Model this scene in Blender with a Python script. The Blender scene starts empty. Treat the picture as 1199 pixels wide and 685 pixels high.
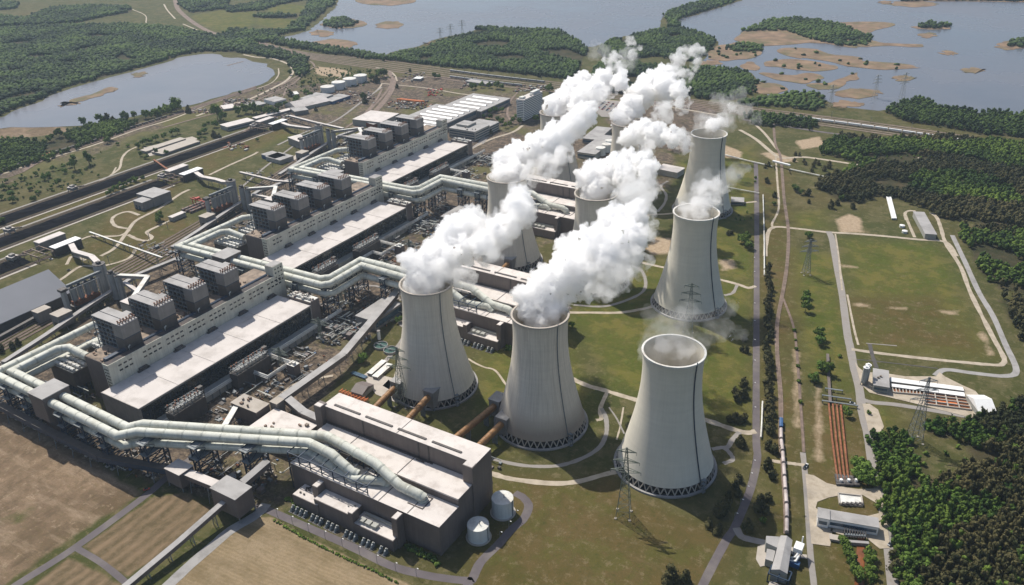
import bpy, math, random
import numpy as np
from mathutils import Matrix, Vector
C = bpy.context.scene.collection
R = math.radians
# ---------------------------------------------------------------- camera
FOC, PITCH, ROLL, HC, PSI = 971.894, R(27.7094), R(-1.4928), 458.737, R(31.8)
cp, sp = math.cos(PSI), math.sin(PSI)
def rz(v): return np.array([cp*v[0]-sp*v[1], sp*v[0]+cp*v[1], v[2]])
FW = rz((0, math.cos(PITCH), -math.sin(PITCH))); UP = rz((0, math.sin(PITCH), math.cos(PITCH))); RT = rz((1., 0, 0))
cr, sr = math.cos(ROLL), math.sin(ROLL)
cam = bpy.data.cameras.new('camera'); co = bpy.data.objects.new('camera', cam); C.objects.link(co)
rx, ux = cr*RT+sr*UP, -sr*RT+cr*UP
co.matrix_world = Matrix(((rx[0], ux[0], -FW[0], 0), (rx[1], ux[1], -FW[1], 0), (rx[2], ux[2], -FW[2], HC), (0, 0, 0, 1)))
cam.sensor_width = 36; cam.lens = 36*FOC/1199; cam.clip_start = 1; cam.clip_end = 60000
bpy.context.scene.camera = co
def G(px, py, z=0.):
    "world point at height z seen at a picture point (1199 x 685)"
    x, y = px-599.5, 342.5-py
    d = (cr*x-sr*y)*RT+(sr*x+cr*y)*UP+FOC*FW
    t = (z-HC)/d[2]
    return (float(t*d[0]), float(t*d[1]), z)
def G2(l, z=0.): return [G(p[0], p[1], z)[:2] for p in l]
VX, VY = -83.5, 279.7          # one power block to the next
# ---------------------------------------------------------------- light
SUN_AZ, SUN_EL = R(155), R(52.5)
w = bpy.data.worlds.new('World'); bpy.context.scene.world = w; w.use_nodes = True
nt = w.node_tree; bg = nt.nodes['Background']
sky = nt.nodes.new('ShaderNodeTexSky'); sky.sky_type = 'NISHITA'; sky.sun_disc = False
sky.sun_elevation = SUN_EL; sky.sun_rotation = R(90)-SUN_AZ; sky.air_density = 1.0; sky.dust_density = 2.6; sky.altitude = 400
nt.links.new(sky.outputs[0], bg.inputs[0]); bg.inputs[1].default_value = 0.10
sd = bpy.data.lights.new('sun', 'SUN'); sd.energy = 4.6; sd.angle = R(0.53); sd.color = (1, .94, .85)
so = bpy.data.objects.new('sun', sd); C.objects.link(so)
sdir = Vector((math.cos(SUN_AZ)*math.cos(SUN_EL), math.sin(SUN_AZ)*math.cos(SUN_EL), math.sin(SUN_EL)))
so.rotation_euler = sdir.to_track_quat('Z', 'Y').to_euler(); so.location = (0, 0, 900)
sc = bpy.context.scene
sc.view_settings.view_transform = 'Standard'; sc.view_settings.look = 'None'; sc.view_settings.exposure = 0.17; sc.view_settings.gamma = 1
sc.render.engine = 'CYCLES'; sc.cycles.use_denoising = True
sc.cycles.max_bounces = 40; sc.cycles.volume_bounces = 32; sc.cycles.diffuse_bounces = 2; sc.cycles.glossy_bounces = 2; sc.cycles.transparent_max_bounces = 16
sc.cycles.volume_step_rate = .25; sc.cycles.volume_max_steps = 256
HAZE = True; STEAM = True
# ---------------------------------------------------------------- materials
def _n(nt, t, **k):
    n = nt.nodes.new('ShaderNode'+t)
    for a, b in k.items(): setattr(n, a, b)
    return n
def mixc(nt, f, a, b, bt='MIX'):
    m = _n(nt, 'Mix', data_type='RGBA', blend_type=bt)
    for s, v in ((m.inputs[0], f), (m.inputs[6], a), (m.inputs[7], b)):
        if isinstance(v, (int, float)): s.default_value = v
        elif isinstance(v, tuple): s.default_value = v if len(v) == 4 else v+(1,)
        else: nt.links.new(v, s)
    return m.outputs[2]
def mth(nt, op, a, b=None, c=None, clamp=False):
    m = _n(nt, 'Math', operation=op, use_clamp=clamp)
    for i, v in enumerate((a, b, c)):
        if v is None: continue
        if isinstance(v, (int, float)): m.inputs[i].default_value = v
        else: nt.links.new(v, m.inputs[i])
    return m.outputs[0]
def mrange(nt, v, a, b, c=0., d=1.):
    m = _n(nt, 'MapRange'); nt.links.new(v, m.inputs[0])
    for i, x in enumerate((a, b, c, d)): m.inputs[i+1].default_value = x
    return m.outputs[0]
def noise(nt, vec, scale, det=4, rough=.55, out=0):
    n = _n(nt, 'TexNoise'); n.inputs['Scale'].default_value = scale; n.inputs['Detail'].default_value = det; n.inputs['Roughness'].default_value = rough
    nt.links.new(vec, n.inputs['Vector']); return n.outputs[out]
def scaled(nt, vec, s):
    m = _n(nt, 'Mapping'); m.inputs['Scale'].default_value = s; nt.links.new(vec, m.inputs[0]); return m.outputs[0]
def newmat(name):
    m = bpy.data.materials.new(name); m.use_nodes = True; return m, m.node_tree, m.node_tree.nodes['Principled BSDF']
def mat(name, col, rough=.7, var=.25, scale=.15, metal=0., streak=0., spec=.3, dirt=None, dscale=.05, damt=.5):
    m, nt, p = newmat(name)
    geo = _n(nt, 'NewGeometry')
    a = noise(nt, geo.outputs['Position'], scale, 5)
    lo = tuple(c*(1-var) for c in col); hi = tuple(min(1, c*(1+var)) for c in col)
    c = mixc(nt, mrange(nt, a, .3, .7), lo, hi)
    if streak:
        s = noise(nt, scaled(nt, geo.outputs['Position'], (1, 1, .06)), .6, 3)
        c = mixc(nt, mrange(nt, s, .35, .75, 0, streak), c, tuple(x*.45 for x in col))
    if dirt:
        s = noise(nt, geo.outputs['Position'], dscale, 6, .65)
        c = mixc(nt, mrange(nt, s, .48, .68, 0, damt), c, dirt)
    nt.links.new(c, p.inputs['Base Color'])
    p.inputs['Roughness'].default_value = rough; p.inputs['Metallic'].default_value = metal; p.inputs['Specular IOR Level'].default_value = spec
    return m
M = {}
def defm(k, *a, **kw): M[k] = mat(k, *a, **kw)
defm('clad_dark', (.085, .077, .072), .6, .18, .2, streak=.35)
defm('clad_brown', (.155, .128, .117), .6, .12, .08, streak=.3)
defm('clad_grey', (.24, .225, .21), .6, .15, .1, streak=.3)
defm('clad_light', (.33, .33, .30), .6, .12, .1, streak=.25)
defm('white_wall', (.60, .59, .50), .7, .08, .15, streak=.5, dirt=(.3, .27, .2), dscale=.08, damt=.35)
defm('roof_pale', (.56, .52, .49), .7, .07, .04, dirt=(.30, .27, .24), dscale=.06, damt=.5)
defm('roof_warm', (.60, .555, .515), .7, .09, .05, dirt=(.36, .31, .27), dscale=.09, damt=.55)
defm('roof_grey', (.33, .32, .31), .7, .12, .08, dirt=(.16, .15, .14), damt=.6)
defm('roof_dark', (.06, .055, .055), .8, .3, .1, dirt=(.16, .09, .06), dscale=.1, damt=.5)
defm('deck', (.27, .21, .16), .85, .35, .12, dirt=(.10, .085, .07), dscale=.15, damt=.8)
defm('glass_dark', (.018, .024, .026), .12, .5, .4, spec=.6)
defm('glass_blue', (.05, .09, .13), .15, .4, .3, spec=.6)
defm('steel_blue', (.022, .042, .075), .5, .3, .3)
defm('steel_grey', (.16, .18, .19), .5, .3, .3)
defm('steel_green', (.12, .145, .12), .5, .2, .3)
defm('steel_white', (.62, .62, .58), .5, .15, .3, dirt=(.3, .22, .15), damt=.5)
defm('duct', (.60, .61, .54), .6, .07, .06, streak=.3, spec=.25, dirt=(.36, .35, .28), dscale=.09, damt=.7)
defm('duct_band', (.45, .46, .40), .5, .2, .2)
defm('duct_brown', (.26, .135, .05), .45, .25, .3, dirt=(.12, .07, .04), dscale=.2, damt=.6, spec=.4)
defm('rust', (.22, .085, .04), .8, .4, .3)
defm('rust_water', (.19, .07, .025), .25, .35, .08, spec=.5)
defm('brown_tip', (.19, .09, .055), .7, .3, .5)
defm('orange', (.6, .17, .04), .5, .2, .5)
defm('tank_white', (.66, .68, .66), .5, .06, .1, streak=.3)
defm('silo', (.40, .40, .38), .6, .12, .15, streak=.6)
defm('concrete', (.42, .38, .33), .85, .12, .05, dirt=(.22, .19, .15), dscale=.05, damt=.6)
defm('concrete_grey', (.30, .29, .28), .85, .12, .1, dirt=(.17, .16, .15), dscale=.08, damt=.6)
defm('asphalt', (.115, .10, .105), .9, .15, .06, dirt=(.19, .17, .15), dscale=.04, damt=.6)
defm('path_pale', (.40, .345, .27), .9, .15, .1, dirt=(.23, .19, .13), dscale=.12, damt=.6)
defm('path_grey', (.27, .25, .23), .9, .12, .1, dirt=(.18, .155, .12), dscale=.1, damt=.6)
defm('ballast', (.20, .15, .12), .95, .3, .2, dirt=(.12, .09, .07), dscale=.06, damt=.7)
defm('rail', (.09, .06, .05), .5, .2, .5)
defm('coal', (.004, .004, .007), .9, .6, .08, spec=.05)
defm('clutter', (.20, .17, .14), .8, .8, .35, dirt=(.30, .12, .05), dscale=.3, damt=.6)
defm('clutter_dark', (.085, .078, .075), .7, .8, .35)
defm('paint_blue', (.04, .10, .22), .5, .2, .3)
defm('paint_red', (.42, .05, .03), .5, .2, .3)
defm('paint_white', (.78, .78, .76), .4, .05, .3)
defm('reed', (.20, .135, .085), .95, .35, .03, dirt=(.085, .09, .035), dscale=.012, damt=.95)
defm('bark', (.09, .065, .045), .9, .3, .4)
defm('wagon', (.46, .40, .38), .6, .2, .1, dirt=(.24, .18, .16), dscale=.15, damt=.7)
defm('shed_blue', (.19, .20, .225), .55, .06, .03, streak=0)
defm('hedge_dark', (.045, .075, .02), .9, .5, .4)
defm('tank_green', (.035, .09, .075), .3, .2, .3)
defm('scrap', (.13, .11, .10), .8, .9, .4, dirt=(.3, .09, .05), dscale=.2, damt=.8)
# tower concrete: vertical streaks and lift rings in the tower's own axes
def tower_mat(name, col, stain, wet, rough=.85, band=(14, 26), bandamt=.0):
    m, nt, p = newmat(name)
    tc = _n(nt, 'TexCoord'); sx = _n(nt, 'SeparateXYZ'); nt.links.new(tc.outputs['Object'], sx.inputs[0])
    ang = mth(nt, 'ARCTAN2', sx.outputs[1], sx.outputs[0])
    ca, sa = mth(nt, 'COSINE', ang), mth(nt, 'SINE', ang)
    cb = _n(nt, 'CombineXYZ'); nt.links.new(mth(nt, 'MULTIPLY', ca, 30), cb.inputs[0]); nt.links.new(mth(nt, 'MULTIPLY', sa, 30), cb.inputs[1]); nt.links.new(mth(nt, 'MULTIPLY', sx.outputs[2], .035), cb.inputs[2])
    s1 = noise(nt, cb.outputs[0], .75, 4, .7)
    s2 = noise(nt, tc.outputs['Object'], .035, 5, .6)
    cb2 = _n(nt, 'CombineXYZ'); nt.links.new(mth(nt, 'MULTIPLY', sx.outputs[2], .42), cb2.inputs[2]); nt.links.new(mth(nt, 'MULTIPLY', ca, .6), cb2.inputs[0]); nt.links.new(mth(nt, 'MULTIPLY', sa, .6), cb2.inputs[1])
    s3 = noise(nt, cb2.outputs[0], 1.2, 2, .4)
    c = mixc(nt, mrange(nt, s2, .3, .7), tuple(x*.93 for x in col), tuple(x*1.05 for x in col))
    c = mixc(nt, mrange(nt, s3, .35, .7, 0, .16), c, tuple(x*.70 for x in col))
    c = mixc(nt, mrange(nt, s1, .42, .70, 0, wet), c, stain)
    if bandamt:
        zz = mth(nt, 'ADD', sx.outputs[2], mth(nt, 'MULTIPLY', s1, 14))
        c = mixc(nt, mrange(nt, zz, band[1]+12, band[0]+6, 0, bandamt), c, stain)
    top = mth(nt, 'ADD', sx.outputs[2], mth(nt, 'MULTIPLY', s1, 10))
    c = mixc(nt, mrange(nt, top, 111, 122, 0, .5), c, stain)
    # shuttering ribs
    rib = mth(nt, 'SINE', mth(nt, 'MULTIPLY', ang, 180)); bp = _n(nt, 'Bump'); bp.inputs['Strength'].default_value = .2; bp.inputs['Distance'].default_value = .2
    nt.links.new(mth(nt, 'ADD', rib, mth(nt, 'MULTIPLY', s1, 3)), bp.inputs['Height']); nt.links.new(bp.outputs[0], p.inputs['Normal'])
    nt.links.new(c, p.inputs['Base Color']); p.inputs['Roughness'].default_value = rough; p.inputs['Specular IOR Level'].default_value = .2
    return m
M['tower_clean'] = tower_mat('tower_clean', (.69, .645, .54), (.48, .45, .37), .22)
M['tower_streaked'] = tower_mat('tower_streaked', (.69, .63, .525), (.43, .37, .29), .42)
M['tower_stained'] = tower_mat('tower_stained', (.67, .61, .51), (.30, .25, .20), .42, bandamt=.9)
# foliage: two-tone, per-leaf tint attribute
def leaf_mat(name, dark, light, rough=.8):
    m, nt, p = newmat(name)
    at = _n(nt, 'Attribute', attribute_name='tint'); oi = _n(nt, 'ObjectInfo')
    geo = _n(nt, 'NewGeometry'); nz = noise(nt, geo.outputs['Position'], .006, 5, .6)
    f = mth(nt, 'ADD', at.outputs['Fac'], mth(nt, 'MULTIPLY', mth(nt, 'SUBTRACT', nz, .5), 2.2), clamp=True)
    c = mixc(nt, f, dark, light)
    nt.links.new(c, p.inputs['Base Color']); p.inputs['Roughness'].default_value = rough; p.inputs['Specular IOR Level'].default_value = .15
    return m
M['leaf'] = leaf_mat('leaf', (.026, .054, .010), (.130, .190, .030))
M['leaf_far'] = leaf_mat('leaf_far', (.012, .027, .010), (.082, .130, .028))
M['leaf_pine'] = leaf_mat('leaf_pine', (.030, .037, .014), (.100, .088, .036))
M['leaf_fresh'] = leaf_mat('leaf_fresh', (.045, .095, .015), (.13, .20, .035))
# ---------------------------------------------------------------- mesh builder
class MB:
    def __init__(s): s.v = []; s.f = []; s.m = []; s.cur = 0
    def add(s, vs, fs):
        n = len(s.v); s.v += [tuple(map(float, p)) for p in vs]; s.f += [tuple(i+n for i in f) for f in fs]; s.m += [s.cur]*len(fs); return s
    def box(s, x0, x1, y0, y1, z0, z1):
        return s.add([(x0, y0, z0), (x1, y0, z0), (x1, y1, z0), (x0, y1, z0), (x0, y0, z1), (x1, y0, z1), (x1, y1, z1), (x0, y1, z1)],
                     [(0, 3, 2, 1), (4, 5, 6, 7), (0, 1, 5, 4), (1, 2, 6, 5), (2, 3, 7, 6), (3, 0, 4, 7)])
    def prism(s, poly, z0, z1):
        n = len(poly)
        a = sum(poly[i][0]*poly[(i+1) % n][1]-poly[(i+1) % n][0]*poly[i][1] for i in range(n))
        if a < 0: poly = poly[::-1]
        vs = [(p[0], p[1], z0) for p in poly]+[(p[0], p[1], z1) for p in poly]
        return s.add(vs, [tuple(range(n))[::-1], tuple(range(n, 2*n))]+[(i, (i+1) % n, n+(i+1) % n, n+i) for i in range(n)])
    def gable(s, x0, x1, y0, y1, z0, z1, zr, along='y'):
        if along == 'y':
            xm = (x0+x1)/2; vs = [(x0, y0, z0), (x1, y0, z0), (x1, y0, z1), (xm, y0, zr), (x0, y0, z1)]; vs += [(a, y1, c) for a, b, c in vs]
        else:
            ym = (y0+y1)/2; vs = [(x0, y1, z0), (x0, y0, z0), (x0, y0, z1), (x0, ym, zr), (x0, y1, z1)]; vs += [(x1, b, c) for a, b, c in vs]
        return s.add(vs, [(0, 1, 2, 3, 4), (9, 8, 7, 6, 5), (0, 5, 6, 1), (1, 6, 7, 2), (2, 7, 8, 3), (3, 8, 9, 4), (4, 9, 5, 0)])
    def cyl(s, c, r, z0, z1, n=24, r1=None, cap=True):
        r1 = r if r1 is None else r1
        vs = [(c[0]+r*math.cos(2*math.pi*i/n), c[1]+r*math.sin(2*math.pi*i/n), z0) for i in range(n)]+[(c[0]+r1*math.cos(2*math.pi*i/n), c[1]+r1*math.sin(2*math.pi*i/n), z1) for i in range(n)]
        fs = [(i, (i+1) % n, n+(i+1) % n, n+i) for i in range(n)]
        if cap: fs += [tuple(range(n))[::-1], tuple(range(n, 2*n))]
        return s.add(vs, fs)
    def bar(s, p, q, w=.3, h=None):
        p, q = Vector(p), Vector(q); d = (q-p); L = d.length
        if L < 1e-6: return s
        d /= L; u = d.cross(Vector((0, 0, 1)))
        if u.length < 1e-4: u = Vector((1, 0, 0))
        u.normalize(); v = u.cross(d); u *= w/2; v *= (h or w)/2
        vs = [p-u-v, p+u-v, p+u+v, p-u+v, q-u-v, q+u-v, q+u+v, q-u+v]
        return s.add(vs, [(0, 1, 2, 3), (7, 6, 5, 4), (0, 4, 5, 1), (1, 5, 6, 2), (2, 6, 7, 3), (3, 7, 4, 0)])
    def tube(s, path, r, n=12, cap=True):
        P = [Vector(p) for p in path]; rings = []
        ref = Vector((0, 0, 1))
        for i, p in enumerate(P):
            a = (P[i]-P[i-1]).normalized() if i else (P[1]-P[0]).normalized()
            b = (P[i+1]-P[i]).normalized() if i < len(P)-1 else a
            t = (a+b).normalized(); k = 1/max(.35, math.sqrt(max(0, (1+a.dot(b))/2)))
            u = t.cross(ref)
            if u.length < .15: u = t.cross(Vector((0, 1, 0)))
            u.normalize(); v = u.cross(t).normalized()
            bend = (b-a); bend = bend.normalized() if bend.length > 1e-5 else None
            ring = []
            for j in range(n):
                th = 2*math.pi*j/n; o = u*math.cos(th)+v*math.sin(th)
                if bend: o = o+bend*(o.dot(bend))*(k-1)
                ring.append(p+o*r)
            rings.append(ring)
        vs = [x for rg in rings for x in rg]; fs = []
        for i in range(len(rings)-1):
            for j in range(n): fs.append((i*n+j, i*n+(j+1) % n, (i+1)*n+(j+1) % n, (i+1)*n+j))
        if cap: fs += [tuple(range(n))[::-1], tuple(range((len(rings)-1)*n, len(rings)*n))]
        return s.add(vs, fs)
    def flip(s): s.f = [f[::-1] for f in s.f]; return s
    def build(s, name, m, parent=None, smooth=False, loc=None):
        me = bpy.data.meshes.new(name); me.from_pydata(s.v, [], s.f); 
        ms = m if isinstance(m, (list, tuple)) else [m]
        for x in ms: me.materials.append(M[x] if isinstance(x, str) else x)
        if len(ms) > 1: me.polygons.foreach_set('material_index', s.m)
        if smooth: me.polygons.foreach_set('use_smooth', [True]*len(s.f)); me.set_sharp_from_angle(angle=R(40))
        me.update(); o = bpy.data.objects.new(name, me); C.objects.link(o)
        if parent: o.parent = parent
        if loc: o.location = loc
        return o
def tag(o, label=None, cat=None, group=None, kind=None):
    if label: o['label'] = label
    if cat: o['category'] = cat
    if group: o['group'] = group
    if kind: o['kind'] = kind
    return o
def empty(name, loc, label=None, cat=None, group=None, rz=0):
    o = bpy.data.objects.new(name, None); C.objects.link(o); o.location = loc; o.rotation_euler[2] = rz; o.empty_display_size = 2
    return tag(o, label, cat, group)
def copy_tree(o, parent=None, loc=None, label=None):
    c = o.copy(); C.objects.link(c); c.parent = parent
    if loc is not None: c.location = loc
    if label: c['label'] = label
    for ch in KIDS(o): copy_tree(ch, c)
    return c
def KIDS(o): return list(o.children)
def struct(o): o['kind'] = 'structure'; return o
def shift(o, k): return (o[0]+VX*k, o[1]+VY*k, o[2] if len(o) > 2 else 0)
rng = np.random.default_rng(7); random.seed(7)
ORD = ['nearest', 'middle', 'farthest']
# ================================================================ SETTING
LAKE1 = [(-60,150),(0,139),(15,129),(40,123),(75,105.5),(120,93),(150,85.4),(196,73),(213,66.5),(231,64),(253.6,62.8),(266,68),(285,67),(300,73),(315,75.3),(322.6,85.4),(315,93),(300,101.7),(280,107),(263.6,111.5),(226,123),(181,131.5),(140.6,139),(100,148),(50,148),(0,150),(-60,160)]
LAKE2 = [(390,-60),(396,-10),(398,5),(385,15),(373,27.6),(358,37.7),(325,45),(327.6,51.5),(350,52.7),(362,54),(425.5,60),(448,66),(461,60),(493,54),(513,45),(551,38),(558.6,32.6),(600,35),(655,36),(665,41),(683,53),(690,56),(705.5,51.5),(725.5,44),(750.6,39),(776,34),(773,26),(779.5,15),(813,5),(830,-5),(880,-60)]
LAKE3 = [(905,-60),(885,-5),(870,0),(846,8),(806,20),(793,24),(796,31),(821,39),(838.5,47.7),(843.5,54),(826,65),(823,73),(836,78),(851,80),(876,83),(889,93),(896,104),(897,114),(925,108),(952,110),(969,120.5),(999.5,127),(1034.6,130.5),(1054.7,123),(1087,122),(1112,127),(1137.5,130.5),(1150,134),(1199,137),(1330,150),(1400,-60)]
FIELD = [(205,684),(222,668),(262,632),(300,606),(318,606),(345,622),(400,648),(440,668),(480,685),(500,760),(140,760)]
PLOT_A = [(96,640),(180,582),(215,577),(250,597),(215,630),(150,676)]
PLOT_B = [(40,684),(80,652),(140,684),(150,740),(0,760)]
SAND = [(-80,480),(0,477),(40,495),(90,525),(130,555),(165,578),(120,606),(60,645),(10,684),(-80,740)]
BEACH = [(-40,150),(0,147),(50,147),(78,149),(82,153),(60,158),(20,162),(-40,163)]
PALE = [[(997,355),(1010,355.5),(1018,357),(1017,359),(1000,358)], [(1040,359),(1060,361),(1060,362.5),(1040,361)], [(1098,364),(1122,364),(1121,369),(1108,367)], [(1148,390),(1152,388),(1163,415),(1158,416)], [(985,310),(1005,312),(1005,314),(986,313)], [(930,410),(934,410),(936,500),(932,500)], [(955,450),(960,450),(962,540),(956,540)], [(978,258),(995,250),(1008,256),(1009,272),(985,273)], [(370,78),(395,80),(413,85),(408,89),(385,90),(368,86)],
        [(892,180),(905,178),(925,184),(935,190),(905,190)], [(815,168),(850,170),(870,178),(868,186),(815,182)],[(930,165),(960,160),(965,170),(940,175)],
        [(764,278),(786,279),(786,296),(762,300),(757,292)], [(842,304),(858,304),(862,313),(846,317)]]
YARD = [[(100,168),(170,142),(235,127),(300,103),(345,90),(352,104),(300,122),(240,136),(180,155),(110,180)], [(0,200),(60,182),(110,168),(112,180),(60,196),(0,218)], [(60,400),(340,200),(420,150),(640,120),(700,160),(600,330),(470,345),(370,480),(420,640),(330,590),(280,600),(170,560),(0,480),(-40,440)],
        [(300,110),(420,90),(520,90),(620,100),(640,130),(500,160),(420,170),(340,150)], [(560,200),(760,150),(800,200),(760,240),(600,300),(560,260)], [(700,120),(810,118),(860,140),(800,180),(720,170)]]
DRYG = [[(150,290),(230,250),(310,150),(360,150),(300,200),(200,290)], [(100,245),(160,290),(190,260),(150,235)]]
GREEN = [[(670,370),(700,320),(760,300),(880,330),(884,500),(720,450)], [(760,200),(884,170),(886,330),(845,330),(790,200)], [(985,280),(1100,290),(1165,420),(1010,410)],
         [(1020,455),(1060,490),(1040,505),(1017,490)], [(925,250),(965,245),(970,270),(925,268)], [(920,290),(985,300),(1000,460),(940,440)], [(310,10),(335,4),(365,8),(350,15),(322,17)],
         [(300,21),(348,22),(343,33),(322,34),(300,27)], [(225,18),(260,12),(300,11),(299,26),(275,38),(250,35),(232,28)], [(360,350),(420,330),(440,360),(350,460)], [(590,340),(660,350),(690,500),(560,540),(560,440)],
         [(230,180),(330,150),(340,160),(240,200)]]
BROWN = [[(60,320),(150,240),(215,200),(215,215),(150,275),(100,310)], [(0,270),(60,240),(120,215),(170,200),(180,215),(60,262),(0,285)], [(225,185),(330,148),(345,152),(240,205)], [(560,560),(720,560),(850,630),(830,720),(540,720)], [(985,345),(1100,345),(1160,415),(1010,405)], [(890,200),(925,200),(940,700),(890,640)], [(940,470),(1015,470),(1040,700),(950,700)], [(180,250),(230,260),(160,330),(130,270)]]
FORESTFLOOR = []
F = {}
F['far_left'] = [(-60,36),(0,34),(60,31),(110,30),(140,29),(200,33),(240,40),(285,44),(300,53),(330,60),(357,68),(362,86),(350,93),(344,83),(333,72),(300,64),(280,62),(253,60),(231,61),(213,64),(196,70),(150,83),(120,91),(75,103),(40,120),(15,128),(-60,160)]
F['far_left_b'] = [(-60,22),(0,20),(30,22),(60,10),(100,8),(150,8),(155,14),(120,20),(90,27),(40,30),(-60,33)]
F['far_left_c'] = [(-60,4),(0,2),(22,5),(20,10),(0,12),(-60,14)]
F['shore_strip'] = [(365,0),(392,-1),(390,5),(370,22),(353,36),(325,42),(322,50),(300,50),(262,41),(268,35),(300,37),(335,36),(350,24),(360,8)]
F['north_shore'] = [(1058,1.8),(1090,.8),(1140,1.2),(1250,3),(1250,-12),(1050,-8)]
F['hedge_a'] = [(300,17),(345,19),(350,22),(300,21)]
F['hedge_b'] = [(208,0),(270,-3),(265,10),(225,15),(213,9)]
F['hedge_c'] = [(262,10),(300,4),(340,-2),(370,-2),(330,5),(308,12),(270,15)]
F['rail_strip'] = [(320,46),(425,62),(450,67),(450,71),(400,66),(320,52)]
F['peninsula'] = [(452,70),(470,62),(500,58),(515,50),(552,40),(560,33),(600,35),(655,37),(683,54),(688,60),(680,75),(668,93),(620,88),(560,82),(500,76)]
F['peninsula_b'] = [(700,60),(712,50),(750,41),(774,36),(800,34),(822,41),(838,49),(828,62),(815,72),(790,72),(770,66),(740,70),(705,69)]
F['peninsula_c'] = [(690,92),(700,76),(740,73),(780,80),(812,84),(812,112),(760,112),(700,108)]
F['peninsula_d'] = [(812,80),(870,84),(882,92),(884,108),(860,117),(812,115)]
F['spit'] = [(779,16),(812,5),(835,-2),(868,-2),(846,7),(806,19),(793,24),(795,32),(783,33)]
F['isle_wood'] = [(868,37),(900,25),(930,21),(960,24),(985,30),(1003,37),(1020,44),(1015,52),(985,54),(955,48),(920,36),(890,36)]
F['isle_b'] = [(850,55),(870,50),(892,55),(890,60),(860,61)]
F['tree_isle'] = [(380,26),(400,21),(418,26),(415,31),(392,34),(380,31)]
F['tree_isle_b'] = [(1073,31),(1090,27),(1112,31),(1100,34),(1078,33)]
F['tree_isle_c'] = [(1180,50),(1199,46),(1240,46),(1240,57),(1183,55)]
F['south_bank'] = [(862,120),(900,115),(925,110),(955,110),(967,122),(960,131),(930,126),(870,124)]
F['bank_right'] = [(1035,131),(1060,120),(1075,118),(1100,127),(1199,136),(1260,140),(1260,165),(1199,161),(1150,158),(1110,150),(1060,142)]
F['rail_wood'] = [(872,134),(905,136),(945,141),(960,147),(950,151),(910,148),(876,146)]
F['right_a'] = [(958,222),(957,214),(975,207),(1000,198),(1010,192),(962,180),(965,168),(985,160),(1040,166),(1100,160),(1199,170),(1280,176),(1280,370),(1199,345),(1172,338),(1150,322),(1135,292),(1122,270),(1145,268),(1150,262),(1105,256),(1090,246),(1070,238),(1030,230),(1000,238),(985,236),(970,228)]
F['right_b'] = [(1199,350),(1260,360),(1260,420),(1199,400),(1185,375),(1170,352)]
F['left_mid'] = [(-60,165),(30,163),(45,170),(95,151),(140,142),(172,138),(150,153),(100,170),(50,190),(-60,222)]
F['left_shore'] = [(60,160),(78,156),(125,146),(160,138),(190,128),(205,124),(212,128),(180,138),(140,150),(95,163),(60,168)]
NEARW = [(1020,510),(1045,507),(1068,516),(1070,528),(1083,543),(1080,553),(1092,562),(1112,562),(1130,548),(1142,540),(1136,528),(1125,516),(1130,508),(1160,497),(1199,482),(1260,480),(1300,760),(1060,760),(1053,685),(1046,650),(1035,600),(1025,550)]
CLEARN = [[(1075,510),(1100,514),(1118,520),(1150,528),(1172,536),(1160,545),(1140,546),(1120,541),(1108,558),(1098,568),(1080,562),(1074,545),(1062,522)], [(1068,560),(1078,563),(1076,578),(1066,574)]]
NEARW2 = [(1080,500),(1100,497),(1130,500),(1150,490),(1199,470),(1230,470),(1230,500),(1160,507),(1120,514),(1090,508)]
CLEAR = [[(545,52),(580,48),(600,50),(590,57),(560,56)], [(625,60),(665,58),(690,70),(680,76),(650,68)], [(1000,185),(1060,180),(1100,186),(1060,196)], [(1120,255),(1199,268),(1199,275),(1120,262)]]
def inpoly(x, y, P):
    ins = np.zeros(x.shape, bool); n = len(P)
    for i in range(n):
        x1, y1 = P[i]; x2, y2 = P[(i+1) % n]
        c = ((y1 > y) != (y2 > y)) & (x < (x2-x1)*(y-y1)/((y2-y1) or 1e-9)+x1); ins ^= c
    return ins
def sdf(x, y, polys):
    best = np.full(x.shape, -60., dtype=float)
    for P in polys:
        P = np.array(P); x0, y0 = P.min(0)-60; x1, y1 = P.max(0)+60
        k = (x > x0) & (x < x1) & (y > y0) & (y < y1)
        if not k.any(): continue
        xs, ys = x[k], y[k]; d = np.full(xs.shape, 60.)
        for i in range(len(P)):
            a, b = P[i], P[(i+1) % len(P)]; e = b-a; t = np.clip(((xs-a[0])*e[0]+(ys-a[1])*e[1])/(e@e+1e-9), 0, 1)
            d = np.minimum(d, np.hypot(xs-a[0]-t*e[0], ys-a[1]-t*e[1]))
        s = np.where(inpoly(xs, ys, P), d, -d); best[k] = np.maximum(best[k], s)
    return best
# ---- ground sheet: fan-shaped grid opening away from the site's south
h = (-math.sin(PSI), math.cos(PSI))       # view heading on the ground
rows = [-400., 0, 150, 250]+list(np.arange(300, 1000, 3.5))+list(np.geomspace(1000, 4200, 170))+[5000, 7000, 10000, 14000]
ss = np.concatenate([[-1.7, -1.3], np.linspace(-1.0, .95, 420), [1.3, 1.7]])
vv = np.array(rows)[:, None]; uu = ss[None, :]*np.maximum(vv, 300)
X = uu*h[1]+vv*h[0]; Y = -uu*h[0]*1.0+vv*h[1]
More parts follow.
